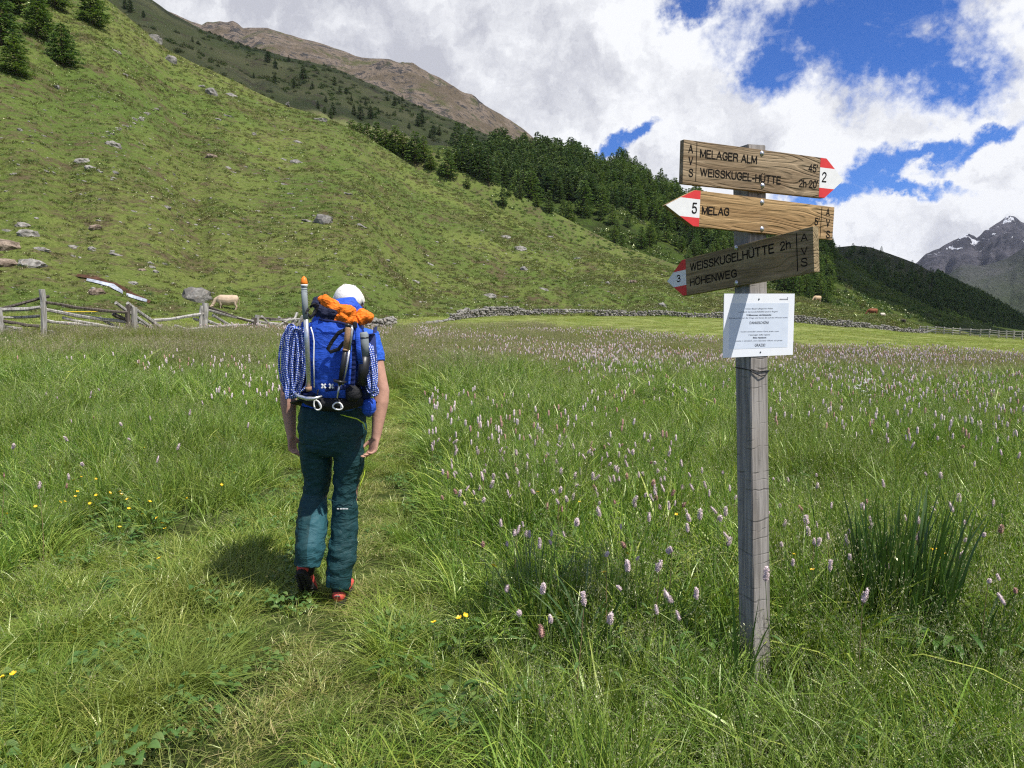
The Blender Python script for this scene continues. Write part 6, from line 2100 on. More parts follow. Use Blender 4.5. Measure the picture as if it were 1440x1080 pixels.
M['shirt'] = cloth('blue_shirt', (0.030, 0.115, 0.56), fold=.012)
pz = lambda py, Y: at(468, py, Y).z
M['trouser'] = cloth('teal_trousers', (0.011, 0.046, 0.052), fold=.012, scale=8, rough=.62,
                     panel=((at(440, 740, 3.98).x - PL.x, at(466, 740, 3.98).x - PL.x), pz(706, 3.98) - 1.4 * (at(452, 706, 3.98).x - PL.x) * 1.0, (0.023, 0.088, 0.108)))  # teal left calf panel, with the sunlight on it painted in as lighter colour
M['cap'] = simple('white_cap_cloth', (0.74, 0.72, 0.67), .85, var=.05, scale=40, bump=.003)
M['cap_dark'] = simple('cap_closure', (0.30, 0.30, 0.30), .6)
M['pack_blue'] = cloth('pack_blue', (0.022, 0.085, 0.50), fold=.008, scale=12, rough=.6)
M['pack_navy'] = cloth('pack_navy', (0.015, 0.025, 0.11), fold=.006, scale=14, rough=.65)
M['pack_black'] = cloth('pack_black', (0.014, 0.014, 0.016), fold=.006, scale=20, rough=.6)
M['orange'] = cloth('orange_jacket', (0.90, 0.20, 0.012), fold=.016, scale=14, rough=.6)
M['navy'] = cloth('navy_jacket', (0.020, 0.024, 0.055), fold=.016, scale=14)
M['silver'] = simple('brushed_aluminium', (0.62, 0.63, 0.65), .32, metallic=.8, scale=120)
M['cork'] = simple('cork_grip', (0.33, 0.20, 0.12), .85, var=.3, scale=160)
M['black_pl'] = simple('black_plastic', (0.016, 0.016, 0.018), .4, spec=.5)
M['grey_foam'] = simple('grey_foam', (0.23, 0.26, 0.27), .8)
M['orange_pl'] = simple('orange_rubber', (0.85, 0.22, 0.02), .45)
M['lime'] = simple('lime_zip', (0.55, 0.70, 0.05), .5)
M['coral'] = simple('coral_shoe', (0.62, 0.085, 0.07), .6, var=.2, scale=60, bump=.002)
M['sole'] = simple('black_sole', (0.018, 0.017, 0.017), .7)
M['shoe_black'] = simple('shoe_black', (0.022, 0.022, 0.025), .75)
M['white_pl'] = simple('white_plastic', (0.80, 0.80, 0.78), .4)
M['hair'] = simple('grey_brown_hair', (0.16, 0.13, 0.10), .8, var=.3, scale=200)
M['eye'] = simple('eye', (0.12, 0.09, 0.07), .2, spec=.6)


def rope_mat():
    m, g = new_mat('blue_white_rope')
    uv = g.n('ShaderNodeTexCoord').outputs['UV']
    sp = g.n('ShaderNodeSeparateXYZ', {0: uv})
    a = g.m('SINE', g.m('ADD', g.m('MULTIPLY', sp.outputs[1], 210.0), g.m('MULTIPLY', sp.outputs[0], 12.566)))
    b = g.m('SINE', g.m('SUBTRACT', g.m('MULTIPLY', sp.outputs[1], 330.0), g.m('MULTIPLY', sp.outputs[0], 12.566)))
    k_ = g.ss(g.m('MULTIPLY', a, b), .12, .55)
    c = g.mix(k_, (0.030, 0.085, 0.46), (0.75, 0.79, 0.88))
    bmp = g.n('ShaderNodeBump', {'Height': g.m('MULTIPLY', a, b), 'Strength': .5, 'Distance': .002}).outputs[0]
    pbsdf(g, c, .75, bmp)
    return m


M['rope'] = rope_mat()

# ---- body: one continuous figure
B = MB()
T_ = lambda lst: [at(*q) for q in lst]
B.tube(T_([(468, 622, 4.03), (468, 600, 4.03), (468, 575, 4.04), (469, 545, 4.07), (470, 510, 4.11), (470, 482, 4.13), (471, 466, 4.14), (475, 452, 4.15), (481, 442, 4.17)]),
       [(.13, .09), (.165, .115), (.155, .105), (.15, .10), (.175, .112), (.185, .108), (.165, .095), (.085, .07), (.058, .060)], 20, up=(0, 1, 0))
hc = at(490, 427, 4.27)
B.tube([at(478, 448, 4.16), at(484, 438, 4.20), hc + Vector((0, 0, -.03))], [(.062, .062), (.056, .058), (.06, .07)], 14, up=(0, 1, 0))
RH = Matrix.Rotation(math.radians(-32), 3, 'X') @ Matrix.Rotation(math.radians(0), 3, 'Z')
hd = lambda x, y, z: hc + RH @ Vector((x, y, z))
B.ball(hc, (.075, .096, .100), 20, 14, RH)
B.ball(hd(0, .035, -.065), (.052, .055, .058), 14, 10, RH)
B.ball(hd(0, .075, -.105), (.026, .022, .02), 10, 8, RH)
B.tube([hd(0, .090, .005), hd(0, .112, -.035), hd(0, .098, -.045)], [.010, .015, .012], 8)
B.ball(hd(0, .088, .022), (.045, .014, .012), 10, 6, RH)
B.ball(hd(0, .088, -.070), (.024, .012, .009), 10, 6, RH)
for s_ in (-1, 1):
    B.tube([hd(s_ * .073, -.006, .018), hd(s_ * .086, -.014, .006), hd(s_ * .083, -.008, -.022), hd(s_ * .074, -.002, -.038)], [.009, .013, .011, .006], 8)


def arm(sh, el, wr, rs, hand_dir, palm_n, side):
    pts = [sh, sh.lerp(el, .35), sh.lerp(el, .75), el, el.lerp(wr, .25), el.lerp(wr, .6), wr, wr + hand_dir * .02]
    B.tube(pts, [(.056, .058), (.050, .052), (.043, .045), (.041, .043), (.045, .046), (.037, .038), (.026, .031), (.024, .033)], 16, up=tuple(palm_n.cross(hand_dir)))
    hand(wr, hand_dir, palm_n, side)


def hand(wr, d, n, side):
    """d: direction to the knuckles, n: the way the palm faces; relaxed, slightly curled"""
    d = d.normalized(); n = (n - d * n.dot(d)).normalized(); w = d.cross(n) * side   # w points to the thumb side
    kn = wr + d * .092
    B.tube([wr, wr + d * .03, wr + d * .065, kn], [(.018, .030), (.0165, .038), (.0155, .043), (.013, .041)], 14, up=tuple(w))
    for i, (ln, off) in enumerate([(.074, .031), (.082, .0105), (.076, -.0100), (.060, -.0300)]):
        base = kn + w * off - d * (.006 + .004 * abs(i - 1))
        c1 = .40 + .10 * i; c2 = c1 + .55 + .08 * i; c3 = c2 + .45
        q = [base - d * .015, base]
        for seg, an in ((.45, c1), (.32, c2), (.23, c3)):
            q.append(q[-1] + (d * math.cos(an) + n * math.sin(an) + w * off * .8) * (ln * seg))
        B.tube(q, [.0085, .0092, .0085, .0078, .0062], 8)
    tb_ = wr + d * .030 + w * .030 + n * .006
    q = [tb_ - w * .012, tb_, tb_ + (d * .75 + w * .45 + n * .45).normalized() * .036, tb_ + (d * .75 + w * .45 + n * .45).normalized() * .036 + (d * .9 + w * .02 + n * .5).normalized() * .030]
    B.tube(q, [.012, .0125, .0100, .0080], 8)


shR, elR, wrR = at(520, 477, 4.12), at(537.5, 550, 4.07), at(529, 613, 4.02)
shL, elL, wrL = at(417, 477, 4.12), at(404, 553, 4.13), at(409.5, 611, 4.13)
hR = (at(522, 641, 4.00) - wrR).normalized(); hL = (at(412, 640, 4.14) - wrL).normalized()
arm(shR, elR, wrR, 1, hR, Vector((-.75, -.65, 0)), 1)
arm(shL, elL, wrL, 1, hL, Vector((.9, -.2, 0)), -1)
legs = [([(490, 600, 4.03), (490, 650, 4.04), (489, 695, 4.06), (484, 745, 4.03), (479, 800, 4.0), (478, 826, 3.99)], (.085, .075, .056, .056, .042, .042)),
        ([(443, 600, 4.03), (444, 650, 4.08), (446, 692, 4.10), (440, 740, 4.02), (434, 772, 3.95), (433, 785, 3.95)], (.085, .075, .058, .058, .042, .035))]
for pts, rr in legs: B.tube(T_(pts), list(rr), 14, up=(0, 1, 0))
B.build('body', M['skin'], person, True, remesh=.0055, smooth_it=3)
for s_ in (-1, 1):
    mb = MB(); mb.ball(hd(s_ * .030, .088, .004), (.011, .008, .007), 10, 6, RH); mb.build('eye', M['eye'], person, True)
mb = MB(); mb.ball(hc + RH @ Vector((0, -.012, -.002)), (.079, .092, .098), 20, 14, RH)
mb.v = [p for p in mb.v]
ho = mb.build('hair', M['hair'], person, True)
bm = bmesh.new(); bm.from_mesh(ho.data)
RI = RH.inverted(); hl = hc - PL
dele = [v for v in bm.verts if (RI @ (v.co - hl)).y > .02 or (RI @ (v.co - hl)).z < -.075]
bmesh.ops.delete(bm, geom=dele, context='VERTS'); bm.to_mesh(ho.data); bm.free()

# ---- cap
mb = MB()
cc = at(490.5, 424, 4.25)
mb.ball(cc, (.089, .108, .097), 28, 18, RH)
co = mb.build('cap', M['cap'], person, True)
bm = bmesh.new(); bm.from_mesh(co.data); cl = cc - PL
dele = []
for v in bm.verts:
    q = RI @ (v.co - cl)
    lim = -.030 if q.y > -.02 else -.052
    if q.z < lim: dele.append(v)
bmesh.ops.delete(bm, geom=dele, context='VERTS'); bm.to_mesh(co.data); bm.free()
md = co.modifiers.new('solid', 'SOLIDIFY'); md.thickness = .003
folds_cap = co
mb = MB()
for k_ in range(6):   # stitched seams
    az = k_ * math.pi / 3 + .2
    pts = []
    for j in range(9):
        ph = j / 8 * 1.45
        pts.append(cc + RH @ Vector((.0915 * math.sin(ph) * math.cos(az), .1095 * math.sin(ph) * math.sin(az), .1015 * math.cos(ph))))
    mb.tube(pts, .0014, 4)
mb.build('seam', M['cap'], co)
mb = MB(); mb.tube([cc + RH @ Vector((x, -.1 + abs(x) * .35, -.045)) for x in (-.045, -.02, 0, .02, .045)], [(.011, .002)] * 5, 8, up=(0, 0, 1)); mb.build('strap', M['cap_dark'], co, True)
mb = MB()
mb.ball(cc + RH @ Vector((0, .125, -.022)), (.070, .075, .008), 20, 8, RH); mb.build('brim', M['cap'], co, True)

# ---- shirt and trousers
mb = MB()
mb.tube(T_([(468, 581, 4.03), (468, 568, 4.035), (469, 545, 4.06), (470, 510, 4.10), (470, 482, 4.13), (471, 466, 4.145), (474, 455, 4.15), (477, 449, 4.16)]),
        [(.178, .128), (.175, .125), (.168, .118), (.192, .128), (.202, .122), (.180, .108), (.105, .085), (.075, .075)], 24, up=(0, 1, 0))
for sh, el, sg in ((shR, elR, 1), (shL, elL, -1)):
    mb.tube([sh - Vector((sg * .05, 0, -.005)), sh, sh.lerp(el, .25), sh.lerp(el, .46)], [(.062, .066), (.068, .070), (.062, .064), (.058, .060)], 16, up=(0, 1, 0))
so = mb.build('shirt', M['shirt'], person, True, remesh=.008, smooth_it=3)
tx = bpy.data.textures.new('folds', 'CLOUDS'); tx.noise_scale = .11; tx.noise_depth = 3
tx2 = bpy.data.textures.new('fine_folds', 'CLOUDS'); tx2.noise_scale = .035; tx2.noise_depth = 2


def folds(o, s1, s2=0, tex=tx):
    md = o.modifiers.new('folds', 'DISPLACE'); md.texture = tex; md.strength = s1; md.mid_level = .5; md.texture_coords = 'LOCAL'
    if s2:
        md = o.modifiers.new('folds', 'DISPLACE'); md.texture = tx2; md.strength = s2; md.mid_level = .5; md.texture_coords = 'LOCAL'


folds(so, .020)
mb = MB()
mb.tube(T_([(467, 571, 4.03), (467, 585, 4.03), (467, 605, 4.03), (466, 628, 4.04), (466, 640, 4.04)]), [(.180, .132), (.190, .142), (.193, .142), (.175, .125), (.12, .09)], 24, up=(0, 1, 0))


def trouser_leg(pts, rad):
    P = T_(pts); q = []; rr = []
    for i in range(len(P) - 1):
        for j in range(5):
            f = j / 5; q.append(P[i].lerp(P[i + 1], f)); rr.append(rad[i] + (rad[i + 1] - rad[i]) * f)
    q.append(P[-1]); rr.append(rad[-1])
    n = len(q); r2 = []
    for i, r in enumerate(rr):
        f = i / n
        k_ = 1 + .022 * math.sin(i * 2.1 + rad[0] * 100) * (f > .30) + .02 * math.sin(i * 1.7 + 1)
        r2.append((r * k_, r * 1.05 * (2 - k_)))
    mb.tube(q, r2, 20, up=(0, 1, 0))


trouser_leg([(490, 598, 4.03), (490, 640, 4.03), (487, 671, 4.045), (485.5, 702, 4.05), (484, 740, 4.03), (480.5, 780, 4.0), (476.5, 812, 3.985), (475.5, 826, 3.98)], [.097, .091, .075, .070, .074, .078, .075, .068])
trouser_leg([(443, 598, 4.03), (444, 640, 4.06), (447, 668, 4.09), (443.5, 695, 4.10), (440, 720, 4.05), (437.5, 745, 3.99), (435, 772, 3.93), (432, 797, 3.91)], [.100, .093, .078, .072, .084, .091, .084, .073])
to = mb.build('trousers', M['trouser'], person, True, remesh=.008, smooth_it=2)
folds(to, .032, .010)
tx3 = bpy.data.textures.new('creases', 'VORONOI'); tx3.noise_scale = .055; tx3.distance_metric = 'DISTANCE'
# zip, seams and tags on the trousers
mb = MB(); mb.tube([at(479, 583, 3.868), at(490, 586, 3.868), (at(502, 589, 3.885)), at(511, 595, 3.93), at(514, 604, 3.97)], [.0035] * 5, 6); mb.build('zip', M['lime'], to, True)
mb = MB(); mb.tube([at(516, 640, 3.99), at(512, 668, 4.0), at(507, 680, 3.97), at(506, 690, 3.98)], [(.004, .0015)] * 4, 6); mb.build('cord', M['lime'], to, True)
mb = MB()
for i, (x0, x1) in enumerate([(474, 476.5), (478, 481), (481.6, 485), (485.6, 489.5)]):
    p = at((x0 + x1) / 2, 715.5, 3.958); mb.box(Matrix.Translation(p), ((x1 - x0) * .0039, .003, .0055))
mb.build('logo', M['white_pl'], to)
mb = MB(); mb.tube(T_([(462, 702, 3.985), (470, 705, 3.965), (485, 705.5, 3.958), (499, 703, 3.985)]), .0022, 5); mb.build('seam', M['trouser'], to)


def shoe(Mx, parent, ank):
    sk = MB(); sk.tube([ank, ank.lerp(Mx @ Vector((0, -.135, .08)), .6), Mx @ Vector((0, -.13, .05))], [.050, .052, .050], 16); sk.build('sock', M['shoe_black'], parent, True)
    up = MB()
    up.tube([Mx @ Vector(q) for q in [(0, -.205, .045), (0, -.185, .052), (0, -.14, .056), (0, -.07, .052), (0, 0, .045), (0, .06, .036), (0, .098, .026)]],
            [(.022, .022), (.036, .038), (.038, .042), (.040, .038), (.045, .032), (.040, .024), (.020, .012)], 18, up=tuple((Mx.to_3x3() @ Vector((0, 0, 1)))))
    o = up.build('shoe', M['coral'], parent, True, remesh=.006, smooth_it=2)
    o['label'] = 'coral red trail shoe with black sole and collar'
    c_ = MB(); c_.tube([Mx @ Vector(q) for q in [(0, -.150, .062), (0, -.150, .085), (0, -.146, .118), (0, -.135, .165)]], [(.042, .052), (.044, .055), (.046, .056), (.046, .054)], 18, up=tuple((Mx.to_3x3() @ Vector((0, 1, 0)))))
    c_.build('collar', M['shoe_black'], o, True)
    prof = []
    for k_ in range(28):
        t = 2 * math.pi * k_ / 28; y = -.055 + .158 * math.sin(t); w = .036 + .010 * math.exp(-((y - .02) / .06) ** 2) - .004 * math.exp(-((y + .09) / .04) ** 2)
        prof.append((w * math.copysign(abs(math.cos(t)) ** .6, math.cos(t)), y))
    s_ = MB(); s_.poly_prism(Mx, prof, .004, .028); so_ = s_.build('sole', M['sole'], o, bevel=.004)
    l_ = MB()
    for iy in range(11):
        for ix in (-1, 0, 1):
            y = -.19 + iy * .026; l_.box(Mx @ Matrix.Translation((ix * .024 * (1 if y > -.1 else .85), y, .002)) @ Matrix.Rotation(.5 * ix, 4, 'Z'), (.016, .014, .008))
    l_.build('lug', M['sole'], so_)
    h_ = MB(); h_.tube([Mx @ Vector(q) for q in [(.012, -.207, .060), (.0, -.212, .064), (-.012, -.207, .060)]], [(.006, .003)] * 3, 6); h_.build('heel_mark', M['grey_foam'], o)
    p_ = MB(); p_.ball((0, 0, 0), .001, 4, 3); p_.v = []; p_.f = []; p_.uv = []; p_.fm = []
    p_.box(Mx @ Matrix.Translation((.014, .03, -.0025)) @ Matrix.Rotation(.4, 4, 'Z'), (.016, .028, .003)); p_.build('sole_patch', simple('yellow_sole_patch', (.55, .42, .10), .6), so_)
    return o


rb = at(474.5, 846, 3.95)
shoe(Matrix.Translation((rb.x, rb.y + .205, -.014)) @ Matrix.Rotation(math.radians(2), 4, 'Z') @ Matrix.Scale(1.12, 4), person, at(478, 815, 3.99))
lb = at(433, 836, 4.06)
shoe(Matrix.Translation((lb.x + .004, 4.05, .015)) @ Matrix.Rotation(math.radians(3), 4, 'Z') @ Matrix.Rotation(math.radians(-47), 4, 'X') @ Matrix.Scale(1.18, 4), person, at(434, 778, 3.94))

# ================================================================ backpack and what hangs on it
bp0 = at(472, 560, 3.86)
pack = tag(empty('backpack', bp0), 'blue climbing backpack with gear lashed on all sides, worn by the walker', 'backpack')
mb = MB()
mb.tube(T_([(475, 566, 3.90), (475, 560, 3.88), (475, 545, 3.86), (475, 505, 3.85), (474, 470, 3.86), (473, 452, 3.88), (474, 443, 3.90)]), [(.10, .06), (.135, .10), (.146, .125), (.148, .135), (.142, .128), (.125, .11), (.085, .07)], 28, up=(0, 1, 0), expo=.72)
mo = mb.build('main_bag', M['pack_blue'], pack, True, remesh=.008, smooth_it=3); folds(mo, .014)
mb = MB()
mb.tube(T_([(470, 450, 3.90), (482, 441, 3.92), (494, 438, 3.94), (503, 445, 3.95)]), [(.075, .05), (.085, .065), (.08, .062), (.05, .045)], 18, up=(0, 1, 0))
lo_ = mb.build('lid', M['pack_blue'], pack, True, remesh=.007, smooth_it=3); folds(lo_, .018)
# side pockets and base
mb = MB(); mb.tube(T_([(424, 470, 3.90), (423, 510, 3.88), (426, 550, 3.88), (430, 560, 3.89)]), [(.05, .08), (.06, .09), (.055, .09), (.03, .05)], 14, up=(0, 1, 0)); mb.build('side_pocket', M['pack_navy'], pack, True)
mb = MB(); mb.tube(T_([(517, 470, 3.90), (519, 510, 3.89), (516, 550, 3.88), (510, 560, 3.89)]), [(.04, .07), (.045, .08), (.045, .08), (.03, .05)], 14, up=(0, 1, 0)); mb.build('side_pocket', M['pack_navy'], pack, True)
mb = MB(); mb.tube(T_([(434, 561, 3.84), (455, 567, 3.79), (480, 567, 3.79), (507, 563, 3.84)]), [(.034, .05), (.044, .06), (.044, .06), (.034, .05)], 14, up=(0, 1, 0)); bo_ = mb.build('base_panel', M['pack_black'], pack, True, remesh=.007, smooth_it=2); folds(bo_, .012)
mb = MB(); mb.tube(T_([(497, 541, 3.76), (497, 546, 3.76), (498, 558, 3.76), (498, 563, 3.765)]), [(.025, .025), (.042, .045), (.043, .045), (.028, .03)], 18, up=(0, 1, 0), expo=.75); po_ = mb.build('belt_pocket', M['pack_black'], pack, True); folds(po_, .012)
mb = MB(); mb.tube(T_([(518, 561, 3.88), (518, 565, 3.88), (519, 577, 3.88), (519, 582, 3.89)]), [(.022, .04), (.034, .055), (.035, .055), (.02, .03)], 18, up=(0, 1, 0), expo=.8); po_ = mb.build('belt_pocket', M['pack_blue'], pack, True); folds(po_, .012)
mb = MB(); mb.tube(T_([(398, 549, 3.93), (410, 551, 3.84), (430, 556, 3.78), (462, 547, 3.735), (490, 544, 3.735), (515, 540, 3.80), (531, 537, 3.90)]), [(.012, .004)] * 7, 8, up=(0, 1, 0)); mb.build('compression_strap', M['pack_navy'], pack, True)
for pts, w, mt in [([(498, 452, 3.80), (502, 462, 3.70), (504, 490, 3.695), (507, 512, 3.70)], .013, 'pack_blue'), ([(497, 448, 3.80), (499, 458, 3.71), (500, 464, 3.70)], .008, 'pack_black'),
                   ([(521, 470, 3.80), (527, 468, 3.92), (528, 460, 4.02)], .012, 'pack_navy'), ([(422, 478, 3.80), (418, 495, 3.79), (414, 515, 3.79), (410, 535, 3.80)], .011, 'pack_black'),
                   ([(424, 456, 3.72), (430, 457, 3.685), (437, 458, 3.72)], .014, 'pack_blue'), ([(481, 483, 3.70), (487, 484, 3.66), (494, 485, 3.70)], .012, 'pack_blue'),
                   ([(449, 449, 3.74), (460, 451, 3.715), (476, 453, 3.71), (490, 457, 3.715)], .006, 'pack_navy')]:
    mb = MB(); mb.tube(T_(pts), [(w, .002)] * len(pts), 8, up=(0, -1, .05)); mb.build('strap', M[mt], pack, True)
for s_ in (-1, 1):
    mb = MB(); x0 = 474 + s_ * 28
    mb.tube(T_([(x0, 468, 3.98), (x0 + s_ * 4, 457, 4.06), (x0 + s_ * 5, 457, 4.14), (x0 + s_ * 3, 470, 4.24), (x0 + s_ * 10, 510, 4.24), (x0 + s_ * 16, 545, 4.10), (x0 + s_ * 6, 552, 3.98)]), [(.028, .008)] * 7, 10); mb.build('shoulder_strap', M['pack_navy'], pack, True)
mb = MB(); mb.tube(T_([(430, 562, 3.90), (415, 566, 4.02), (428, 570, 4.17), (470, 572, 4.20), (512, 570, 4.17), (524, 566, 4.02), (508, 562, 3.90)]), [(.030, .010)] * 7, 10, up=(0, 0, 1)); mb.build('hip_belt', M['pack_black'], pack, True)
mb = MB(); mb.tube(T_([(437, 460, 3.70), (440, 470, 3.695), (441.5, 480, 3.69), (441, 510, 3.69), (442, 545, 3.70)]), .0035, 6); mb.build('elastic_cord', M['white_pl'], pack, True)
mb = MB()
for i in range(9): mb.box(Matrix.Translation(at(498.5 - i * .3, 482 + i * 7, 3.706)), (.022, .006, .010))
mb.tube(T_([(498.5, 478, 3.712), (497, 510, 3.708), (496, 542, 3.712)]), [(.012, .002)] * 3, 6, up=(0, -1, 0)); mb.build('daisy_chain', M['pack_navy'], pack)
mb = MB(); mb.tube(T_([(493.5, 486, 3.703), (493, 510, 3.700), (491, 540, 3.705)]), [(.006, .002)] * 3, 6, up=(0, -1, 0)); mb.build('zip', M['pack_blue'], pack)
for cx_, cy_ in ((455, 543), (466, 543)):
    mb = MB()
    for an in (45, 135): mb.box(Matrix.Translation(at(cx_, cy_, 3.715)) @ Matrix.Rotation(math.radians(an), 4, 'Y'), (.032, .006, .009))
    mb.build('buckle', M['white_pl'], pack, bevel=.002)
mb = MB(); mb.box(Matrix.Translation(at(499.5, 457, 3.69)), (.020, .010, .030)); mb.build('buckle', M['black_pl'], pack, bevel=.003)

# jacket stuffed under the lid
jr = tag(empty('rolled_jacket', at(480, 440, 3.80)), 'orange and navy jacket bundled on top of the backpack', 'jacket')
mb = MB()
mb.tube(T_([(453, 420, 3.84), (458, 425, 3.80), (468, 430, 3.78), (480, 434, 3.77), (491, 437, 3.77), (497, 440, 3.79)]), [.020, .030, .030, .032, .040, .025], 12)
mb.ball(at(484, 446, 3.765), (.050, .035, .034), 14, 10); mb.ball(at(494, 449, 3.77), (.030, .030, .030), 12, 8)
mb.tube(T_([(502, 450, 3.82), (511, 445, 3.85), (519, 449, 3.88), (520, 454, 3.88)]), [.030, .044, .038, .022], 12); mb.tube(T_([(470, 449, 3.76), (485, 452, 3.75), (495, 457, 3.76)]), [.010, .013, .008], 10)
o = mb.build('outer_shell', M['orange'], jr, True, remesh=.0045, smooth_it=2); folds(o, .016, .014); folds(o, -.026, 0, tx3)
mb = MB()
mb.tube(T_([(446, 418, 3.87), (447, 428, 3.83), (452, 436, 3.80), (462, 441, 3.78), (474, 440, 3.77), (480, 441, 3.77)]), [.020, .028, .032, .034, .028, .014], 12)
mb.tube(T_([(445, 436, 3.84), (450, 446, 3.81), (462, 448, 3.77), (472, 446, 3.77)]), [.022, .028, .022, .018], 12); mb.tube(T_([(452, 418, 3.84), (461, 422, 3.80), (472, 427, 3.80)]), [.010, .011, .008], 8)
o = mb.build('lining', M['navy'], jr, True, remesh=.0045, smooth_it=2); folds(o, .016, .014); folds(o, -.022, 0, tx3)


def coil(name, cpx, cpy, hw, hh, n, Y0, Y1, label, seed, tilt=0.0):
    r = random.Random(seed)
    rt = tag(empty(name, at(cpx, cpy, (Y0 + Y1) / 2)), label, 'rope', 'climbing ropes on the backpack')
    for i in range(n):
        Yc = Y0 + (Y1 - Y0) * (i % 5) / 4 + r.uniform(-.01, .01)
        c = at(cpx + r.uniform(-2, 2) + (i - n / 2) * .8, cpy + r.uniform(-4, 4), Yc)
        w = hw * (.18 + .95 * ((i * 7) % n) / n); h_ = hh * r.uniform(.86, 1.05)
        pts = []
        for k_ in range(26):
            t = 2 * math.pi * k_ / 26
            cx_ = math.copysign(abs(math.cos(t)) ** .8, math.cos(t))
            pts.append(c + Vector((w * cx_ + tilt * math.sin(t), r.uniform(-.003, .003) + .016 * math.sin(t + i), h_ * math.sin(t))))
        mb = MB(); mb.tube(pts, .0056, 7, closed=True); mb.build('rope_loop', M['rope'], rt, True)
    return rt


rL = coil('climbing_rope', 414, 508, .050, .180, 22, 3.72, 3.90, 'thick blue and white rope coil on the pack beside the ice axe', 5, .012)
for i in range(5):
    mb = MB(); c = at(409 + i * 2, 551, 3.76 + .02 * i); mb.tube([c + Vector((.030 * math.cos(t), .01 * i, .033 * math.sin(t))) for t in [2 * math.pi * k_ / 18 for k_ in range(18)]], .0056, 7, closed=True); mb.build('rope_loop', M['rope'], rL, True)
rR = coil('climbing_rope', 521, 516, .028, .128, 14, 3.76, 3.90, 'narrow blue and white rope coil beside the grey bottle on the sleeve side', 8, -.010)
for i in range(3):
    mb = MB(); c = at(526 - i * 2, 550, 3.80 + .02 * i); mb.tube([c + Vector((.022 * math.cos(t), .01 * i, .026 * math.sin(t))) for t in [2 * math.pi * k_ / 18 for k_ in range(18)]], .0056, 7, closed=True); mb.build('rope_loop', M['rope'], rR, True)

# ice axe, spike up
ia = tag(empty('ice_axe', at(435, 550, 3.69)), 'silver ice axe strapped upright to the pack with an orange spike cap', 'ice axe')
mb = MB(); mb.tube(T_([(430, 448, 3.685), (431.5, 475, 3.682), (434.5, 547, 3.685)]), [(.0135, .010)] * 3, 12, up=(0, 1, 0)); mb.build('shaft', M['silver'], ia, True)
mb = MB(); mb.tube(T_([(427.5, 400, 3.70), (428.5, 425, 3.69), (430, 449, 3.685)]), [(.0150, .012), (.0155, .012), (.0140, .011)], 12, up=(0, 1, 0))
for i in range(12): mb.tube([at(427.6 + i * .18, 403 + i * 3.4, 3.698 - .0004 * i), at(427.7 + i * .18, 404.2 + i * 3.4, 3.698 - .0004 * i)], [(.0168, .0135)] * 2, 12, up=(0, 1, 0))
mb.build('grip', M['grey_foam'], ia, True)
mb = MB(); mb.tube(T_([(427.8, 401, 3.70), (427.5, 397, 3.70), (427.3, 392, 3.70), (427.2, 388.5, 3.70)]), [.017, .018, .014, .003], 12); mb.build('spike_cap', M['orange_pl'], ia, True)
mb = MB(); mb.tube(T_([(427.8, 402.5, 3.70), (427.7, 400, 3.70)]), [.0175, .0175], 12); mb.build('collar', M['white_pl'], ia, True)
mb = MB(); mb.tube(T_([(414, 553, 3.70), (420, 557.5, 3.69), (432, 560.5, 3.685), (442, 560.5, 3.69), (453, 557, 3.70)]), [(.006, .003), (.009, .004), (.012, .006), (.009, .004), (.004, .003)], 8, up=(0, 1, 0)); mb.build('head', M['silver'], ia, True)
mb = MB(); mb.tube(T_([(433.7, 544, 3.685), (434.8, 550, 3.685)]), [.0165, .015], 12); mb.build('ferrule', M['cork'], ia, True)
mb = MB(); mb.tube(T_([(436, 432, 3.70), (441, 428, 3.71), (447, 430, 3.74), (443, 440, 3.73), (437, 446, 3.70), (431, 440, 3.68), (434, 434, 3.69)]), [(.010, .003)] * 7, 8); mb.build('leash', M['pack_black'], ia, True)

# trekking poles
for i, (dx, dY, lab) in enumerate([(0, 0, 'folded trekking pole with brown cork grip in the middle of the pack'), (5.5, .012, 'second folded pole half hidden beside the cork-gripped one')]):
    tp_ = tag(empty('trekking_pole', at(478 + dx, 545, 3.67 + dY)), lab, 'trekking pole', 'trekking poles on the backpack')
    mb = MB(); mb.tube(T_([(489 + dx, 458, 3.665 + dY), (489.5 + dx, 463, 3.655 + dY), (488 + dx, 475, 3.66 + dY), (486 + dx, 492, 3.665 + dY)]), [.012, .0165, .0145, .0135] if i == 0 else [.006, .008, .007, .007], 12)
    mb.build('grip', M['cork'] if i == 0 else M['silver'], tp_, True)
    mb = MB(); mb.tube(T_([(486 + dx, 491, 3.665 + dY), (482 + dx, 515, 3.667 + dY), (477.5 + dx * .8, 541, 3.675 + dY)]), [.0125, .0125, .010] if i == 0 else [.006, .006, .006], 12); mb.build('shaft', M['black_pl'] if i == 0 else M['silver'], tp_, True)
    if i == 0:
        mb = MB(); mb.tube(T_([(490, 456, 3.665), (489, 460, 3.66)]), [.016, .018], 12); mb.build('grip_top', M['black_pl'], tp_, True)
        mb = MB(); mb.tube(T_([(485.9, 490.5, 3.665), (485.6, 493.5, 3.665)]), [.0145, .0145], 12); mb.build('collar', M['cork'], tp_, True)
        mb = MB(); mb.tube(T_([(486, 463, 3.66), (476, 468, 3.675), (467, 480, 3.685), (461, 491, 3.69), (465, 495, 3.69), (476, 491, 3.68), (484, 481, 3.665)]), [(.010, .0022)] * 7, 8, up=(0, -1, .2)); mb.build('wrist_strap', M['pack_black'], tp_, True)
        mb = MB(); mb.tube(T_([(478, 535, 3.675), (477.5, 538, 3.675)]), [.036, .030], 16); mb.build('basket', M['black_pl'], tp_, True)
        mb = MB(); mb.tube(T_([(477.5, 541, 3.68), (474, 560, 3.685)]), [.007, .003], 8); mb.build('tip', M['silver'], tp_, True)
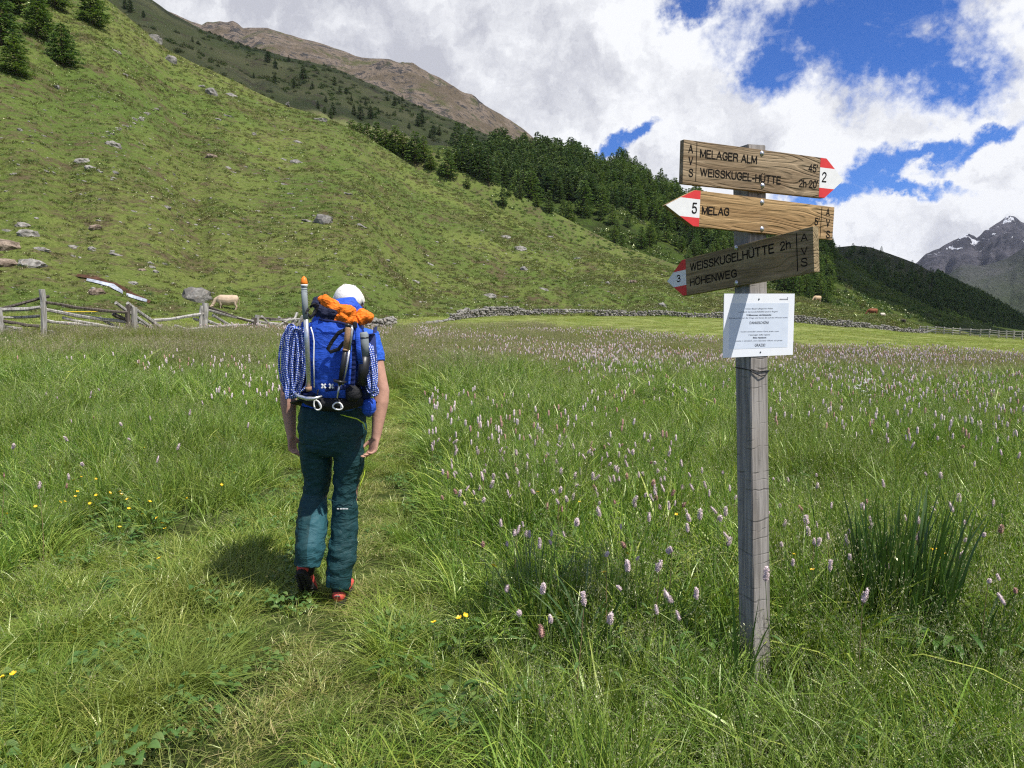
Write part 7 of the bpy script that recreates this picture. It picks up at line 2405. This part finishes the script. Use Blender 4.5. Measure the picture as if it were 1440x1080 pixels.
wb = tag(empty('water_bottle', at(512, 540, 3.76)), 'slim bottle with grey top and black lower half in the side pocket', 'bottle')
mb = MB(); mb.tube(T_([(511, 467, 3.75), (511.5, 470, 3.75), (512, 482, 3.75), (512.5, 501, 3.75)]), [.018, .024, .025, .025], 16); mb.build('grey_top', M['grey_foam'], wb, True)
mb = MB(); mb.tube(T_([(512.5, 501, 3.75), (511, 520, 3.75), (508, 540, 3.76)]), [.028, .030, .032], 16); mb.build('bottle_body', M['black_pl'], wb, True)
mb = MB(); mb.tube(T_([(511.7, 474, 3.75), (511.8, 475.5, 3.75)]), [.0262, .0262], 16); mb.build('ring', M['black_pl'], wb, True)

for cx_, cy_, w, h_, an, lab in [(446, 569.5, .017, .027, .35, 'pale carabiner hanging at the pack base under the ice axe head'), (475, 571, .025, .019, -.15, 'pale carabiner hanging at the pack base under the trekking pole')]:
    c = at(cx_, cy_, 3.72)
    pts = []
    for k_ in range(20):
        t = 2 * math.pi * k_ / 20
        x, z = w * math.cos(t) * (1 - .25 * math.sin(t)), h_ * math.sin(t)
        pts.append(c + Vector((x * math.cos(an) - z * math.sin(an), 0, x * math.sin(an) + z * math.cos(an))))
    cr_ = tag(empty('carabiner', c), lab, 'carabiner', 'carabiners on the backpack')
    mb = MB(); mb.tube(pts, .0042, 8, closed=True); mb.build('frame', M['white_pl'], cr_, True)
    mb = MB(); mb.tube([pts[2], pts[17]], .0036, 6); mb.build('gate', M['silver'], cr_, True)
    mb = MB(); mb.tube([c + Vector((0, 0, h_)), c + Vector((0, .01, h_ + .035)), c + Vector((0, .03, h_ + .06))], [(.007, .002)] * 3, 6); mb.build('sling', M['pack_black'], cr_, True)

# ================================================================ air
hz = bpy.data.meshes.new('haze')
ZT = max(max(v.co.z for v in bpy.data.objects[n_].data.vertices) for n_ in ('rocky_snow_peaks', 'scree_mountain', 'lower_rock_spur', 'heath_mountainside')) + 12
print('air top', ZT)
bm = bmesh.new(); bmesh.ops.create_cube(bm, size=1.0)
for v in bm.verts:
    v.co = Vector(((v.co.x) * 13800, v.co.y * 8600 + 3500, ZT if v.co.z > 0 else -80))
bm.to_mesh(hz); bm.free()
m_, g_m = new_mat('haze_air')
pv = g_m.n('ShaderNodeVolumePrincipled', {'Color': (0.80, 0.86, 1.0, 1), 'Density': 2.6e-5, 'Anisotropy': 0.0})
g_m.n('ShaderNodeOutputMaterial', {'Volume': pv.outputs[0]})
hz.materials.append(m_)
tag(link('haze', hz), 'thin bluish mountain air', kind='stuff')
